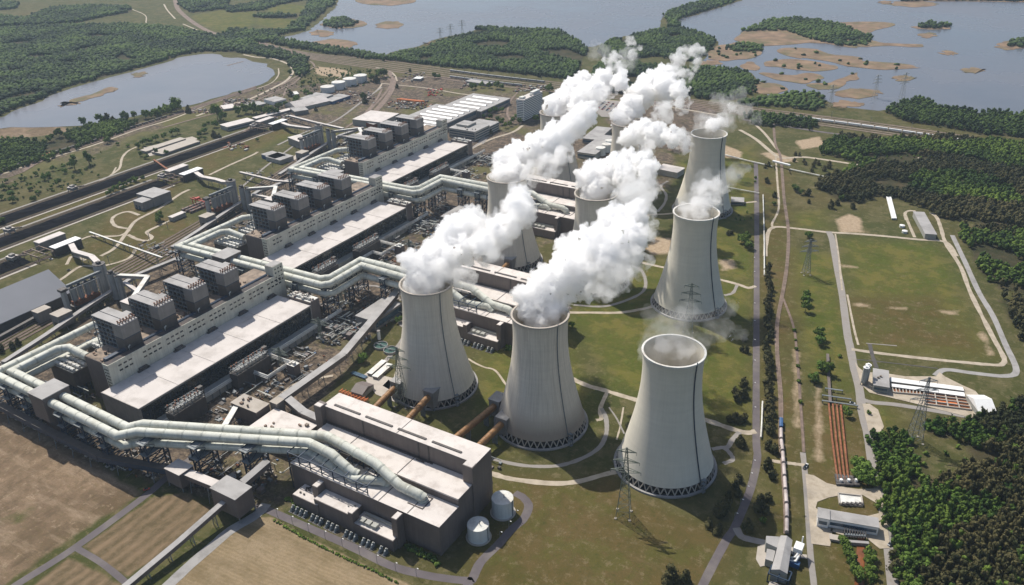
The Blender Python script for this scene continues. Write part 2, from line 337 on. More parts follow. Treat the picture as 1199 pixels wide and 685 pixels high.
# right vector is (cos PSI, sin PSI)
X = uu*math.cos(PSI)+vv*h[0]; Y = uu*math.sin(PSI)+vv*h[1]
nr, nc = X.shape
me = bpy.data.meshes.new('ground'); me.vertices.add(nr*nc)
me.vertices.foreach_set('co', np.stack([X, Y, np.zeros_like(X)], -1).ravel())
i0 = (np.arange(nr-1)[:, None]*nc+np.arange(nc-1)[None, :]).ravel()
q = np.stack([i0, i0+1, i0+nc+1, i0+nc], 1)
me.loops.add(q.size); me.loops.foreach_set('vertex_index', q.ravel()); me.polygons.add(len(q))
me.polygons.foreach_set('loop_start', np.arange(0, q.size, 4)); me.polygons.foreach_set('loop_total', np.full(len(q), 4)); me.update(calc_edges=True)
fx, fy = X.ravel(), Y.ravel()
CLS = dict(sand=[G2(SAND), G2(BEACH)], pale=[G2(p) for p in PALE], field=[G2(FIELD)], plot=[G2(PLOT_A), G2(PLOT_B)], yard=[G2(p) for p in YARD], lush=[G2(p) for p in GREEN], brown=[G2(p) for p in BROWN],
           wood=[G2(p) for p in list(F.values())+[NEARW, NEARW2]])
for k, pl in CLS.items():
    a = me.attributes.new(k, 'FLOAT', 'POINT'); a.data.foreach_set('value', sdf(fx, fy, pl).astype(np.float32))
gm, nt, p = newmat('ground_cover'); geo = _n(nt, 'NewGeometry'); pos = geo.outputs['Position']
n1 = noise(nt, pos, .006, 10, .68); n2 = noise(nt, pos, .035, 8, .68); n3 = noise(nt, pos, .25, 6, .75); n4 = noise(nt, pos, .0018, 5, .6)
n5 = noise(nt, scaled(nt, pos, (1, .35, 1)), .09, 8, .75); n6g = noise(nt, scaled(nt, pos, (.25, 1, 1)), .05, 8, .7)
n7 = noise(nt, pos, .8, 5, .8); n8 = noise(nt, pos, .11, 8, .8)
def A_(k): return _n(nt, 'Attribute', attribute_name=k).outputs['Fac']
def edge(k, w, amp, nz=n2, off=0):
    return mrange(nt, mth(nt, 'ADD', mth(nt, 'ADD', A_(k), off), mth(nt, 'MULTIPLY', mth(nt, 'SUBTRACT', nz, .5), amp)), -w, w)
base = mixc(nt, mrange(nt, n1, .38, .62), (0.0989, 0.0798, 0.03116), (0.0602, 0.0672, 0.01968))
base = mixc(nt, mrange(nt, n4, .42, .60, 0, .7), base, (0.05676, 0.06552, 0.01968))
base = mixc(nt, mrange(nt, n2, .52, .72, 0, .6), base, (0.1462, 0.1134, 0.0615))
base = mixc(nt, mrange(nt, n3, .40, .75, 0, .35), base, (0.0473, 0.0504, 0.0164))
lush = mixc(nt, mrange(nt, n2, .36, .64), (0.0688, 0.08232, 0.01148), (0.1161, 0.0966, 0.02788))
lush = mixc(nt, mrange(nt, n1, .42, .62, 0, .7), lush, (0.0602, 0.084, 0.00984))
lush = mixc(nt, mrange(nt, n3, .45, .8, 0, .3), lush, (0.1634, 0.1302, 0.0656))
lush = mixc(nt, mrange(nt, n2, .50, .55, 0, .55), lush, (.155, .135, .032)); lush = mixc(nt, mrange(nt, n8, .53, .58, 0, .45), lush, (.075, .115, .012)); lush = mixc(nt, mrange(nt, n8, .44, .39, 0, .5), lush, (.20, .165, .075)); lush = mixc(nt, mrange(nt, n5, .5, .72, 0, .45), lush, (0.1333, 0.105, 0.0451)); lush = mixc(nt, mrange(nt, n6g, .54, .66, 0, .5), lush, (0.04472, 0.063, 0.0082))
base = mixc(nt, mrange(nt, n2, .50, .55, 0, .5), base, (.125, .11, .05)); base = mixc(nt, mrange(nt, n8, .54, .58, 0, .45), base, (.18, .15, .085)); base = mixc(nt, mrange(nt, n5, .5, .7, 0, .5), base, (0.043, 0.0462, 0.01476))
c = mixc(nt, edge('lush', 14, 60, n1), base, lush)
brown = mixc(nt, mrange(nt, n2, .34, .62), (0.1075, 0.07728, 0.02788), (0.0645, 0.063, 0.01476))
brown = mixc(nt, mrange(nt, n1, .46, .66, 0, .7), brown, (0.1376, 0.0924, 0.04264))
brown = mixc(nt, mrange(nt, n2, .51, .56, 0, .5), brown, (.095, .09, .024)); brown = mixc(nt, mrange(nt, n8, .54, .59, 0, .45), brown, (.20, .155, .09)); brown = mixc(nt, mrange(nt, n8, .43, .38, 0, .45), brown, (.06, .062, .016)); brown = mixc(nt, mrange(nt, n5, .5, .7, 0, .45), brown, (0.0516, 0.04872, 0.01312)); brown = mixc(nt, mrange(nt, n6g, .56, .68, 0, .4), brown, (0.1634, 0.1218, 0.0656))
c = mixc(nt, edge('brown', 14, 60, n1), c, brown)
c = mixc(nt, mrange(nt, n7, .46, .66, 0, .42), c, (.045, .052, .014)); c = mixc(nt, mrange(nt, n8, .56, .68, 0, .38), c, (.17, .13, .07)); c = mixc(nt, mrange(nt, n8, .44, .34, 0, .35), c, (.04, .055, .012))
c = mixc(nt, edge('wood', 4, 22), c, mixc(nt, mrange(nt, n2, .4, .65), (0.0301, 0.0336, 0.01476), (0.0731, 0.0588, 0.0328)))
yard = mixc(nt, mrange(nt, n2, .38, .66), (0.0731, 0.05712, 0.04264), (0.1806, 0.1386, 0.0984))
yard = mixc(nt, mrange(nt, n3, .42, .60, 0, .85), yard, (0.0387, 0.03192, 0.02788))
yard = mixc(nt, mrange(nt, n8, .52, .56, 0, .6), yard, (.26, .20, .14)); yard = mixc(nt, mrange(nt, n8, .45, .41, 0, .6), yard, (.05, .043, .04)); yard = mixc(nt, mrange(nt, n1, .50, .60, 0, .85), yard, (0.1032, 0.1008, 0.0328))
c = mixc(nt, edge('yard', 5, 30), c, yard)
sand = mixc(nt, mrange(nt, n2, .36, .60), (0.2666, 0.189, 0.123), (0.1462, 0.1008, 0.06396))
sand = mixc(nt, mrange(nt, n1, .46, .60, 0, .85), sand, (0.1075, 0.0756, 0.03936))
sand = mixc(nt, mrange(nt, n3, .5, .72, 0, .7), sand, (0.1118, 0.0966, 0.041))
sand = mixc(nt, mrange(nt, noise(nt, pos, .02, 3, .5, 0), .62, .70, 0, .9), sand, (0.0559, 0.0714, 0.01476))
sand = mixc(nt, mrange(nt, n8, .52, .56, 0, .5), sand, (.14, .105, .065)); sand = mixc(nt, mrange(nt, n8, .44, .40, 0, .5), sand, (.36, .28, .19)); sand = mixc(nt, mrange(nt, n6g, .50, .64, 0, .75), sand, (0.344, 0.2604, 0.1804)); sand = mixc(nt, mrange(nt, n5, .52, .66, 0, .7), sand, (0.086, 0.063, 0.0369))
c = mixc(nt, edge('sand', 2.5, 16), c, sand)
mp = _n(nt, 'Mapping'); mp.inputs['Rotation'].default_value = (0, 0, R(-4)); nt.links.new(pos, mp.inputs[0])
wv = _n(nt, 'TexWave', wave_type='BANDS', bands_direction='Y'); wv.inputs['Scale'].default_value = .10; wv.inputs['Distortion'].default_value = 7; wv.inputs['Detail'].default_value = 6; wv.inputs['Detail Scale'].default_value = .35; wv.inputs['Detail Roughness'].default_value = .7; nt.links.new(mp.outputs[0], wv.inputs[0])
fld = mixc(nt, mth(nt, 'MULTIPLY', wv.outputs['Fac'], .45), (0.2924, 0.2226, 0.1353), (0.1892, 0.1386, 0.0779))
fld = mixc(nt, mrange(nt, n6g, .45, .62, 0, .7), fld, (0.1462, 0.1092, 0.0574)); fld = mixc(nt, mrange(nt, n2, .42, .66, 0, .6), fld, (0.3096, 0.2394, 0.1558)); fld = mixc(nt, mrange(nt, n3, .5, .8, 0, .5), fld, (0.1376, 0.1176, 0.0574))
c = mixc(nt, mth(nt, 'MULTIPLY', edge('sand', 2.5, 16), mrange(nt, n7, .45, .65, 0, .5)), c, (.10, .075, .05))
fld = mixc(nt, mrange(nt, n7, .48, .68, 0, .45), fld, (.13, .10, .055)); fld = mixc(nt, mrange(nt, n8, .5, .66, 0, .5), fld, (.13, .105, .05))
c = mixc(nt, edge('field', 1.0, 4), c, fld)
c = mixc(nt, edge('pale', 3, 20), c, mixc(nt, mrange(nt, n3, .35, .65), (.42, .33, .23), (.27, .20, .13)))
wv2 = _n(nt, 'TexWave', wave_type='BANDS', bands_direction='X'); wv2.inputs['Scale'].default_value = .03; wv2.inputs['Distortion'].default_value = 5; wv2.inputs['Detail'].default_value = 4; wv2.inputs['Detail Scale'].default_value = 1.; nt.links.new(mp.outputs[0], wv2.inputs[0])
plo = mixc(nt, mth(nt, 'MULTIPLY', wv2.outputs['Fac'], .75), (0.2064, 0.147, 0.0902), (0.0989, 0.0756, 0.041)); plo = mixc(nt, mrange(nt, n5, .44, .64, 0, .7), plo, (0.0731, 0.06048, 0.02788)); plo = mixc(nt, mrange(nt, n3, .45, .75, 0, .6), plo, (0.2236, 0.168, 0.1066))
c = mixc(nt, edge('plot', 1.5, 8), c, plo)
nt.links.new(c, p.inputs['Base Color']); p.inputs['Roughness'].default_value = .95; p.inputs['Specular IOR Level'].default_value = .1
bp = _n(nt, 'Bump'); bp.inputs['Strength'].default_value = .6; bp.inputs['Distance'].default_value = 1.2; nt.links.new(n3, bp.inputs['Height']); nt.links.new(bp.outputs[0], p.inputs['Normal'])
me.materials.append(gm); ground = bpy.data.objects.new('ground', me); C.objects.link(ground); struct(ground)
# ---- water
wm, nt, p = newmat('lake_water'); geo = _n(nt, 'NewGeometry')
p.inputs['Base Color'].default_value = (.036, .048, .062, 1); p.inputs['Roughness'].default_value = .22; p.inputs['IOR'].default_value = 1.33
nn = noise(nt, scaled(nt, geo.outputs['Position'], (1, .25, 1)), .02, 5, .6); n6 = noise(nt, geo.outputs['Position'], .0022, 5, .6)
bp = _n(nt, 'Bump'); bp.inputs['Strength'].default_value = .12; bp.inputs['Distance'].default_value = 1.0; nt.links.new(nn, bp.inputs['Height']); nt.links.new(bp.outputs[0], p.inputs['Normal'])
nt.links.new(mixc(nt, mrange(nt, n6, .35, .65), (.105, .115, .135), (.145, .15, .172)), p.inputs['Base Color'])
nt.links.new(mrange(nt, n6, .35, .65, .16, .34), p.inputs['Roughness'])
M['water'] = wm
def sheet(poly, z=0.0): return [(a, b, z) for a, b in poly]
def flat(name, polys, m, z, thick=0):
    b = MB()
    for P in polys:
        n = len(P); ar = sum(P[i][0]*P[(i+1) % n][1]-P[(i+1) % n][0]*P[i][1] for i in range(n))
        if ar < 0: P = P[::-1]
        if thick: b.prism(P, z-thick, z)
        else: b.add([(x, y, z) for x, y in P], [tuple(range(len(P)))])
    return struct(b.build(name, m))
def smooth_poly(P, it=2):
    for _ in range(it):
        Q = []
        for i in range(len(P)):
            a, b = P[i], P[(i+1) % len(P)]; Q += [(.75*a[0]+.25*b[0], .75*a[1]+.25*b[1]), (.25*a[0]+.75*b[0], .25*a[1]+.75*b[1])]
        P = Q
    return P
def rough_poly(P, amp, step=14):
    Q = []
    for i in range(len(P)):
        a, b = P[i], P[(i+1) % len(P)]; L = math.hypot(b[0]-a[0], b[1]-a[1]); n = max(1, int(L/step))
        for k in range(n):
            t = k/n; Q.append((a[0]+(b[0]-a[0])*t+random.gauss(0, amp), a[1]+(b[1]-a[1])*t+random.gauss(0, amp)))
    return Q
for nm, L in (('lake_water', LAKE1), ('lake_water', LAKE2), ('lake_water', LAKE3)):
    P = smooth_poly(G2(L), 1); P = rough_poly(P, 3, 22)
    b = MB(); b.add([(x, y, .25) for x, y in P], [tuple(range(len(P)))])
    o = b.build(nm, 'water'); struct(o)
    if o.data.polygons[0].normal.z < 0: o.data.flip_normals()
ISL = [[(1058,2.5),(1090,1.2),(1140,1.6),(1260,4),(1260,-14),(1040,-10)], [(856,46),(868,39),(885,33),(899,29),(915,25),(950,25),(985,27),(1010,26),(1040,26),(1048,30),(1030,35),(1005,39),(1000,44),(1024,48),(1050,52),(1087,52),(1088,55),(1060,55.5),(1030,54),(1010,55),(990,56),(960,50),(940,50),(920,53),(890,53),(865,50)],
 [(909,61),(914,56),(947,56),(960,62),(1003,67),(1008,72),(1050,73),(1075,78),(1074,81),(1040,82),(1000,80),(984,79),(985,74),(950,70),(925,68)],
 [(893,72),(930,68),(965,74),(982,79),(975,83),(950,84),(920,80),(895,77)], [(942,100),(950,97),(975,96),(990,88),(1004,85),(1007,92),(990,97),(973,106),(955,107)],
 [(893,84),(925,89),(940,86),(965,88),(960,93),(945,98),(920,96),(895,90)], [(823,67),(835,55),(860,50),(880,52),(893,58),(890,64),(865,70),(850,72),(830,70)], [(876,94),(905,96),(928,104),(920,110),(890,111),(872,104)],[(880,72),(888,77),(890,84),(872,82),(868,76)]]
def ell(cx, cy, rx_, ry_): return [(cx+rx_*math.cos(t), cy+ry_*math.sin(t)) for t in np.linspace(0, 2*math.pi, 12, endpoint=False)]
for e in [(377,39,15,4.3),(392,51.5,30,5.5),(455.7,29.6,17,4.5),(403,28,26,6),(452,1,36,6),(1005,110,27,5.5),(990,122,17,4),(1058,91.5,13,3),(1086,41.5,11,3.6),(1109.5,62,9,2.4),(1139,83,16,3),(1092,32,22,3.2),(1186,53,20,5.5),(1070,5,30,3.4),(1037,3,9,2),(833,73.5,12,3),(104,112,28,2.5),(132,103,9,3),(161,88,9,2.6),(79,122,10,2),(503,51,6,1.6)]:
    if e[0] == 104: ISL.append([(67,124),(85,118),(92,114),(105,111),(120,108),(130,101),(143,102),(138,107),(125,111),(105,117),(90,119),(70,125)])
    elif e[0] not in (132,): ISL.append(ell(*e))
for P in ISL:
    Q = smooth_poly(rough_poly(smooth_poly(G2(P), 1), 6.5, 26), 1); b = MB(); b.prism(Q, .1, .75); struct(b.build('reed_island', 'reed'))
# ---- line work: roads, paths, tracks
def catmull(P, n=5):
    P = [np.array(p, float) for p in P]; P = [2*P[0]-P[1]]+P+[2*P[-1]-P[-2]]; out = []
    for i in range(1, len(P)-2):
        for k in range(n):
            t = k/n; a, b, c_, d = P[i-1], P[i], P[i+1], P[i+2]
            out.append(.5*((2*b)+(c_-a)*t+(2*a-5*b+4*c_-d)*t*t+(3*b-a-3*c_+d)*t**3))
    out.append(P[-2]); return out
def ribbon(name, px, wd, m, z=.06, curve=True, world=False, kind=True):
    P = [np.array(p, float) for p in (px if world else G2(px))]
    if curve and len(P) > 2: P = catmull(P)
    b = MB(); L = []; Rr = []
    for i, p in enumerate(P):
        t = P[min(i+1, len(P)-1)]-P[max(i-1, 0)]; t /= np.linalg.norm(t)+1e-9; nn_ = np.array([-t[1], t[0]])*wd/2*(random.gauss(1, .09) if name in ('path', 'ditch') else random.gauss(1, .025))
        L.append(p+nn_); Rr.append(p-nn_)
    n = len(P); vs = [(q_[0], q_[1], z) for q_ in Rr]+[(q_[0], q_[1], z) for q_ in L]+[(q_[0], q_[1], z-.05) for q_ in Rr]+[(q_[0], q_[1], z-.05) for q_ in L]
    fs = [(i, i+1, n+i+1, n+i) for i in range(n-1)]+[(2*n+i, 2*n+i+1, i+1, i) for i in range(n-1)]+[(n+i, n+i+1, 3*n+i+1, 3*n+i) for i in range(n-1)]
    b.add(vs, fs); o = b.build(name, m)
    return struct(o)
ROADS = [
 ('road', [(304,591),(307,594),(350,613),(413.6,641),(456.6,662),(492,672),(520,677),(548,680),(553,678),(562.6,658.5),(583,638),(599,620),(612.6,608),(619,593),(613,583),(602.5,577)], 7, 'asphalt'),
 ('road', [(-30,718),(19,685),(88,641),(167,583),(194,560),(230,532)], 7, 'asphalt'), ('road', [(90,642),(120,660),(152,686)], 5, 'asphalt'),
 ('road', [(190,692),(222,662),(250,638),(270,621),(300,603),(312,590)], 9, 'concrete_grey'),
 ('road', [(560,765),(545,715),(548,690),(547,680)], 7, 'asphalt'),
 ('road', [(885,190),(886,238),(886,340),(885.5,420),(885.5,512),(886.6,537),(878,575),(860,618),(850,633),(823,685),(800,740)], 6.5, 'asphalt'),
 ('road', [(862,618),(868,628),(880,632),(898,636)], 6, 'path_grey'),
 ('path', [(664,366),(690,366),(725.5,366),(756,361),(766,358)], 5, 'path_pale'),
 ('path', [(560,392),(600,405),(675,446),(708,457),(744,468),(790,480),(827,492),(870,506),(885,505)], 6, 'path_pale'),
 ('path', [(710.5,460),(703,478),(704,490),(698,492)], 4, 'path_pale'),
 ('path', [(704,478),(709,488),(710.5,501),(708.6,512),(701,524.6),(683,536),(655.6,545),(625,546),(600,543),(576,537)], 4, 'path_grey'),
 ('path', [(560,548),(577.8,555),(600,561),(645.5,566),(676,564),(706,556),(722,552)], 5.5, 'path_pale'),
 ('path', [(833.6,526),(845,524),(852.5,523),(857.6,514.5),(866,506)], 4.5, 'path_grey'), ('path', [(848,524),(854,530),(858,538),(847,543)], 4, 'path_grey'),
 ('path', [(740,305),(776,313),(800,318),(845,328),(864,333),(876,337),(885,335)], 5, 'path_pale'), ('path', [(863,334),(858,343),(848,346)], 4, 'path_grey'),
 ('path', [(740,260),(761,251.6),(786,250),(850,240),(886,236)], 4.5, 'path_pale'), ('path', [(672,357),(700,359),(720.5,356),(748,345),(756,334),(752,318),(740,310)], 4, 'path_grey'),
 ('path', [(770,248),(778,238),(780,228),(774,218),(782,212)], 4, 'path_grey'),
 ('path', [(680,330),(700,322),(730,312),(745,306)], 4, 'path_pale'), ('path', [(600,446),(640,450),(672,446)], 3, 'path_grey'),
 ('path', [(730,477),(726,500),(722,515)], 1.6, 'path_pale'), ('path', [(713,477),(722,490),(731,508)], 1.6, 'path_grey'),
 ('path', [(548,420),(556,425),(567,430),(580,434),(592,450),(600,462)], 2.2, 'path_pale'), ('path', [(603,292),(620,296),(632,305),(650,312),(665,308)], 2.0, 'path_pale'),
 ('road', [(896,300),(897,285),(904,266.7),(935,268),(967,271.7),(1004.5,274),(1040,277),(1075,280.5),(1107,283.5),(1120,300)], 5.5, 'path_pale'),
 ('road', [(970,271),(974,280),(979,308),(985.6,342),(992,390),(995.7,408),(999.4,428),(1005.7,453),(1009.5,480.6),(1017,512),(1022.7,550),(1030,575),(1038,613),(1041,641),(1046,690),(1052,740)], 8, 'path_grey'),
 ('path', [(997,409),(1024.5,413),(1075,419),(1130,424.5),(1165,427.5),(1174,426),(1175,418),(1160,390),(1136,342),(1125,313),(1107,284),(1102,268),(1097,255),(1090,249)], 5, 'path_pale'),
 ('path', [(1061,258),(1059.7,250),(1064,247),(1072,247)], 4, 'path_pale'), ('path', [(1060,252),(1064,262),(1071,278)], 4, 'path_pale'),
 ('canal_edge', [(1115,275.5),(1130,307),(1146,342),(1162.6,370),(1177,403),(1190,433),(1177.6,440.4),(1140,437),(1107,433),(1095,440)], 6, 'concrete_grey'),
 ('road', [(1006,466),(1020,471),(1050,474),(1100,482),(1140,489),(1160,493)], 6, 'path_grey'),
 ('ditch', [(1018,402),(1022,418),(1026.5,431)], 4, 'clad_dark'), ('ditch', [(1003,421),(1030,423.5),(1060,427),(1098,431.5)], 1.6, 'clad_dark'), ('path', [(1014,402),(1050,405)], 1.5, 'path_grey'),
 ('path', [(978,274),(982,300),(986,340)], 2.2, 'path_pale'), ('path', [(992,345),(1000,385),(1005,404)], 2.2, 'path_pale'),
 ('path', [(906,268),(904,262),(910,250),(912,238),(910,210),(908,180)], 3, 'path_pale'),
 ('road', [(866,152),(885,163),(903,178),(915,185),(940,184),(965,187),(1004,193)], 7, 'path_pale'), ('road', [(880,142),(895,156),(910,175)], 5, 'path_pale'),
 ('road', [(870,140),(920,148),(965,155),(1020,162),(1060,166)], 8, 'asphalt'),
 ('path', [(1067,201),(1073,190),(1079,178),(1082,168)], 3, 'path_pale'),
 ('road', [(940,530),(943,560),(946,600),(949,650),(953,685),(958,740)], 4.5, 'path_grey'), ('path', [(925,641),(932,650),(945,652)], 4, 'concrete'),
 ('path', [(900,539),(912,541),(928,543),(942,545)], 4, 'path_pale'),
 ('road', [(205,0),(208,10),(218,20),(232,30),(248,38),(270,44),(300,48)], 16, 'ballast'), ('path', [(192,5),(196,12),(205,22)], 5, 'path_pale'), ('path', [(214,28),(228,34),(243,40)], 5, 'path_pale'),
 ('path', [(155,11),(170,18),(171,27)], 4, 'path_pale'),
 ('path', [(130,205),(140,197),(143,185),(150,177),(160,172)], 4, 'path_pale'), ('path', [(115,213),(130,205),(136,196)], 3, 'path_pale'),
 ('road', [(-20,212),(20,198),(60,185),(110,170),(160,152),(200,140),(240,124),(265,116)], 5, 'path_pale'),
 ('road', [(230,136),(262,124),(290,117),(322,102),(337,93),(343,83),(337,75),(320,69),(300,67),(285,64)], 7, 'path_pale'),
 ('path', [(281,108),(300,104),(318,97),(326,88),(326,80)], 3, 'path_pale'),
 ('road', [(440,97),(470,100),(505,104),(540,110),(580,114)], 5, 'path_pale'), ('path', [(440,79),(455,83),(462,88),(465,95)], 4, 'path_pale'), ('path', [(440,107),(445,102),(447,98)], 4, 'path_pale'),
 ('road', [(393,99),(395,92),(410,87)], 4, 'path_pale'), ('path', [(470,96),(490,92),(500,90)], 4, 'path_pale'),
 ('road', [(325,170),(350,158),(372,149),(395,140),(420,122),(447,102)], 5, 'path_grey'),
 ('road', [(550,175),(575,163),(600,155),(612,147)], 6, 'path_pale'), ('road', [(520,190),(550,175),(572,160)], 5, 'path_grey'), ('path', [(600,144),(594,133),(598,118),(606,108)], 4, 'ballast'), ('path', [(548,171),(556,165),(566,160)], 3.5, 'asphalt'),
 ('road', [(640,117),(660,112),(690,108)], 5, 'path_grey'), ('road', [(700,117),(740,120),(800,128),(840,135)], 6, 'path_pale'),
 ('path', [(60,335),(75,325),(95,312),(118,312),(150,303),(160,290)], 4.5, 'path_pale'), ('path', [(78,310),(85,300),(100,305)], 4, 'path_pale'),
 ('road', [(118,300),(135,290),(150,270),(160,258),(185,245),(210,228),(222,222)], 5.5, 'path_pale'), ('path', [(163,252),(150,248),(136,252),(131,258),(136,265),(150,268)], 5, 'path_pale'), ('path', [(92,282),(105,277),(120,277),(140,276),(152,270)], 4.5, 'path_pale'),
 ('path', [(150,275),(160,280),(172,282),(178,278),(172,272),(185,265),(200,258)], 5, 'path_pale'), ('road', [(245,205),(270,193),(295,182),(302,178)], 5, 'path_pale'),
 ('road', [(280,222),(310,196),(345,170),(372,150)], 4, 'path_grey'),
 ('path', [(478,372),(470,400),(445,430),(425,455),(405,470)], 5, 'path_grey'), ('road', [(505,395),(470,380),(470,360),(500,345),(530,345)], 6, 'path_grey'),
 ('path', [(322,468),(350,448),(390,440)], 4, 'path_pale'), ('path', [(360,345),(395,340),(440,335),(470,352)], 4, 'path_grey'),
 ('road', [(555,330),(560,300),(590,318),(640,345),(668,362)], 6.5, 'asphalt'), ('road', [(600,252),(640,255),(700,275)], 5.5, 'asphalt'),
]
for i, (nm, px, wd, m) in enumerate(ROADS): ribbon(nm, px, wd, m, z=.06+.004*i)
flat('yard_pavement', [G2([(1001,424),(1005,430),(1012,436),(1035,437),(1060,441),(1096,441),(1100,436),(1106,441),(1128,452),(1142,458),(1152,470),(1168,486),(1163,492),(1148,492),(1100,480),(1060,470),(1018,460),(1008,450)]), G2([(1010,473),(1018,473),(1028,480),(1035,500),(1030,508),(1017,505)])], 'path_pale', .40)
flat('yard_pavement', [G2([(943,555),(953,557),(968,566),(990,571),(1005,573),(1010,580),(985,580),(970,583),(957,588),(955,595),(962,600),(975,600),(976,612),(972,640),(950,637),(946,590)]),
                       G2([(1005,573),(1030,572),(1036,590),(1042,642),(1030,643),(1014,630),(990,628),(972,622),(976,612),(1018,604),(1030,601),(1027,590),(1010,580)])], 'path_pale', .41)
flat('yard_pavement', [G2([(887,640),(897,637),(899,662),(890,664),(885,655)]), G2([(505,340),(560,330),(600,345),(590,350),(540,350)])], 'concrete', .42)
flat('yard_pavement', [G2([(448,440),(480,448),(488,462),(465,472),(440,462),(425,440),(430,436)]), G2([(168,173),(225,160),(232,163),(190,180),(175,183)]), G2([(337,190),(352,176),(366,182),(355,187)]), G2([(455,445),(470,450),(462,460),(448,452)])], 'concrete', .43)
flat('reservoir_floor', [G2([(1004,627),(1012,630),(1012,690),(1006,740),(1000,690)])], 'rust_water', .44)
# railway tracks: ballast bed plus two rails
def track(px, wd=3.2, curve=True, world=False, z=.5, bed='ballast', rails=True):
    P = [np.array(p, float) for p in (px if world else G2(px))]
    if curve and len(P) > 2: P = catmull(P, 4)
    o = ribbon('railway_track', P, wd, bed, z=z, curve=False, world=True)
    if rails:
        b = MB()
        for sgn in (-.75, .75):
            Q = []
            for i, p_ in enumerate(P):
                t = P[min(i+1, len(P)-1)]-P[max(i-1, 0)]; t /= np.linalg.norm(t)+1e-9; Q.append((p_[0]-t[1]*sgn, p_[1]+t[0]*sgn, z+.09))
            for a, b_ in zip(Q, Q[1:]): b.bar(a, b_, .16, .17)
        r = b.build('rail', 'rail', o)
    return P
TRAIN_R = track([(906,150),(908,170),(914,185),(918,233),(923,270.5),(921.6,308),(917,340),(910,378),(910,415),(914,465.5),(914,512),(916,535),(918.5,570),(920.5,600),(920.5,626)], 4.2, z=.7)
track([(917,350),(929,382.7),(933,415),(936.7,465.5),(940,512),(941,530)], 2.6, z=.68)
TR = []
for dx in (0, 1, 2, 3, 4, 5): TR.append(track([(300, 48+dx*1.1), (360,62+dx*1.3),(450,71+dx*2.2),(560,86+dx*2.4),(680,100+dx*2.2),(790,114+dx*2.),(880,126+dx*2),(1000,141+dx*2.2),(1100,155+dx*2.4),(1199,170+dx*2.6),(1280,182+dx*3)], 6, z=.5+.004*dx, rails=False))
for k, pts in enumerate([[(447,105),(440,118),(425,135),(405,150)], [(450,88),(458,96),(452,108),(440,122),(420,143)], [(337,100),(330,115),(310,135),(285,155)], [(266,77),(285,72)]]): track(pts, 5, z=.55+.004*k, rails=False)
track([(455,84),(461,96),(455,112),(435,135),(415,150)], 12, z=.53, rails=False)
track([(330,100),(355,85),(368,78),(360,70),(340,64)], 5, z=.54, rails=False)
for k, x in enumerate((-960, -953, -946, -939, -931, -924, -916)):   # fan of sidings between the silos and the coal yard
    track([(x+60-k*2, 330), (x+20, 520), (x, 640), (x-25, 760), (x-70-k, 930), (x-110-k*2, 1060)], 3.4, world=True, z=.6+.004*k)
for k in range(4): track([(-200+0, 165+k*2.2), (-20, 207+k*1.6-2), (60, 180+k*1.4), (150,151+k*1.2), (240,121+k), (300,101+k)], 3.5, z=.62+.004*k, rails=False)
track([(190,150),(240,136),(290,122),(330,104),(345,97),(356,83),(350,72),(330,66),(300,58),(280,55)], 5, z=.66, rails=False)
# ---- coal yards
def coal(x, y0, y1, wd):
    b = MB(); n = 60; vs = []; nx = 8
    for i in range(n+1):
        y = y0+(y1-y0)*i/n
        for j in range(nx+1):
            t = j/nx; z = 4.6*min(1, min(t, 1-t)*3.2)*(.75+.5*random.random()); z = z if 0 < i < n else 0
            vs.append((x-wd/2+wd*t, y, z+.3))
    fs = [(i*(nx+1)+j, i*(nx+1)+j+1, (i+1)*(nx+1)+j+1, (i+1)*(nx+1)+j) for i in range(n) for j in range(nx)]
    b.add(vs, fs); o = b.build('coal_bed', 'coal'); return tag(o, kind='stuff')
for x, y0, y1 in ((-1076, 380, 512), (-1160, 380, 800), (-1238, 420, 1095)):
    coal(x, y0, y1, 30)
    ribbon('path', [(x+27, y0), (x+27, y1)], 4, 'concrete', world=True, z=.35); ribbon('path', [(x-30, y0), (x-30, y1)], 5, 'path_grey', world=True, z=.34)
    for d in (-23, -19, 19, 22.5): track([(x+d, y0), (x+d, y1+25)], 1.6, world=True, z=.6)
# ================================================================ POWER BLOCKS
class Thing:
    "an Empty at the base; parts are written in world coordinates and parented to it"
    def __init__(s, name, x, y, label, cat, group=None, z=0):
        s.base = (x, y, z); s.o = empty(name, s.base, label, cat, group)
    def part(s, mb, name, m, smooth=False, label=None):
        o = mb.build(name, m, s.o, smooth); o.location = (-s.base[0], -s.base[1], -s.base[2])
        if label: o['label'] = label
        return o
    def boxes(s, name, m, L):
        for q in L: b = MB(); b.box(*q); s.part(b, name, m)
    def sub(s, mb, name, m, parent, smooth=False): return mb.build(name, m, parent, smooth)
    def inst(s, me_obj, loc, rot=0):
        "another copy of a small part sharing its mesh"
        o = me_obj.copy(); C.objects.link(o); o.parent = s.o; o.location = (loc[0]-s.base[0], loc[1]-s.base[1], loc[2]-s.base[2]); o.rotation_euler[2] = rot; return o
    def copies(s, labels):
        for k, lb in enumerate(labels): copy_tree(s.o, None, (s.base[0]+VX*(k+1), s.base[1]+VY*(k+1), s.base[2]), lb)
WORDS = [('in the nearest power block', 'in the middle power block', 'in the farthest power block')][0]
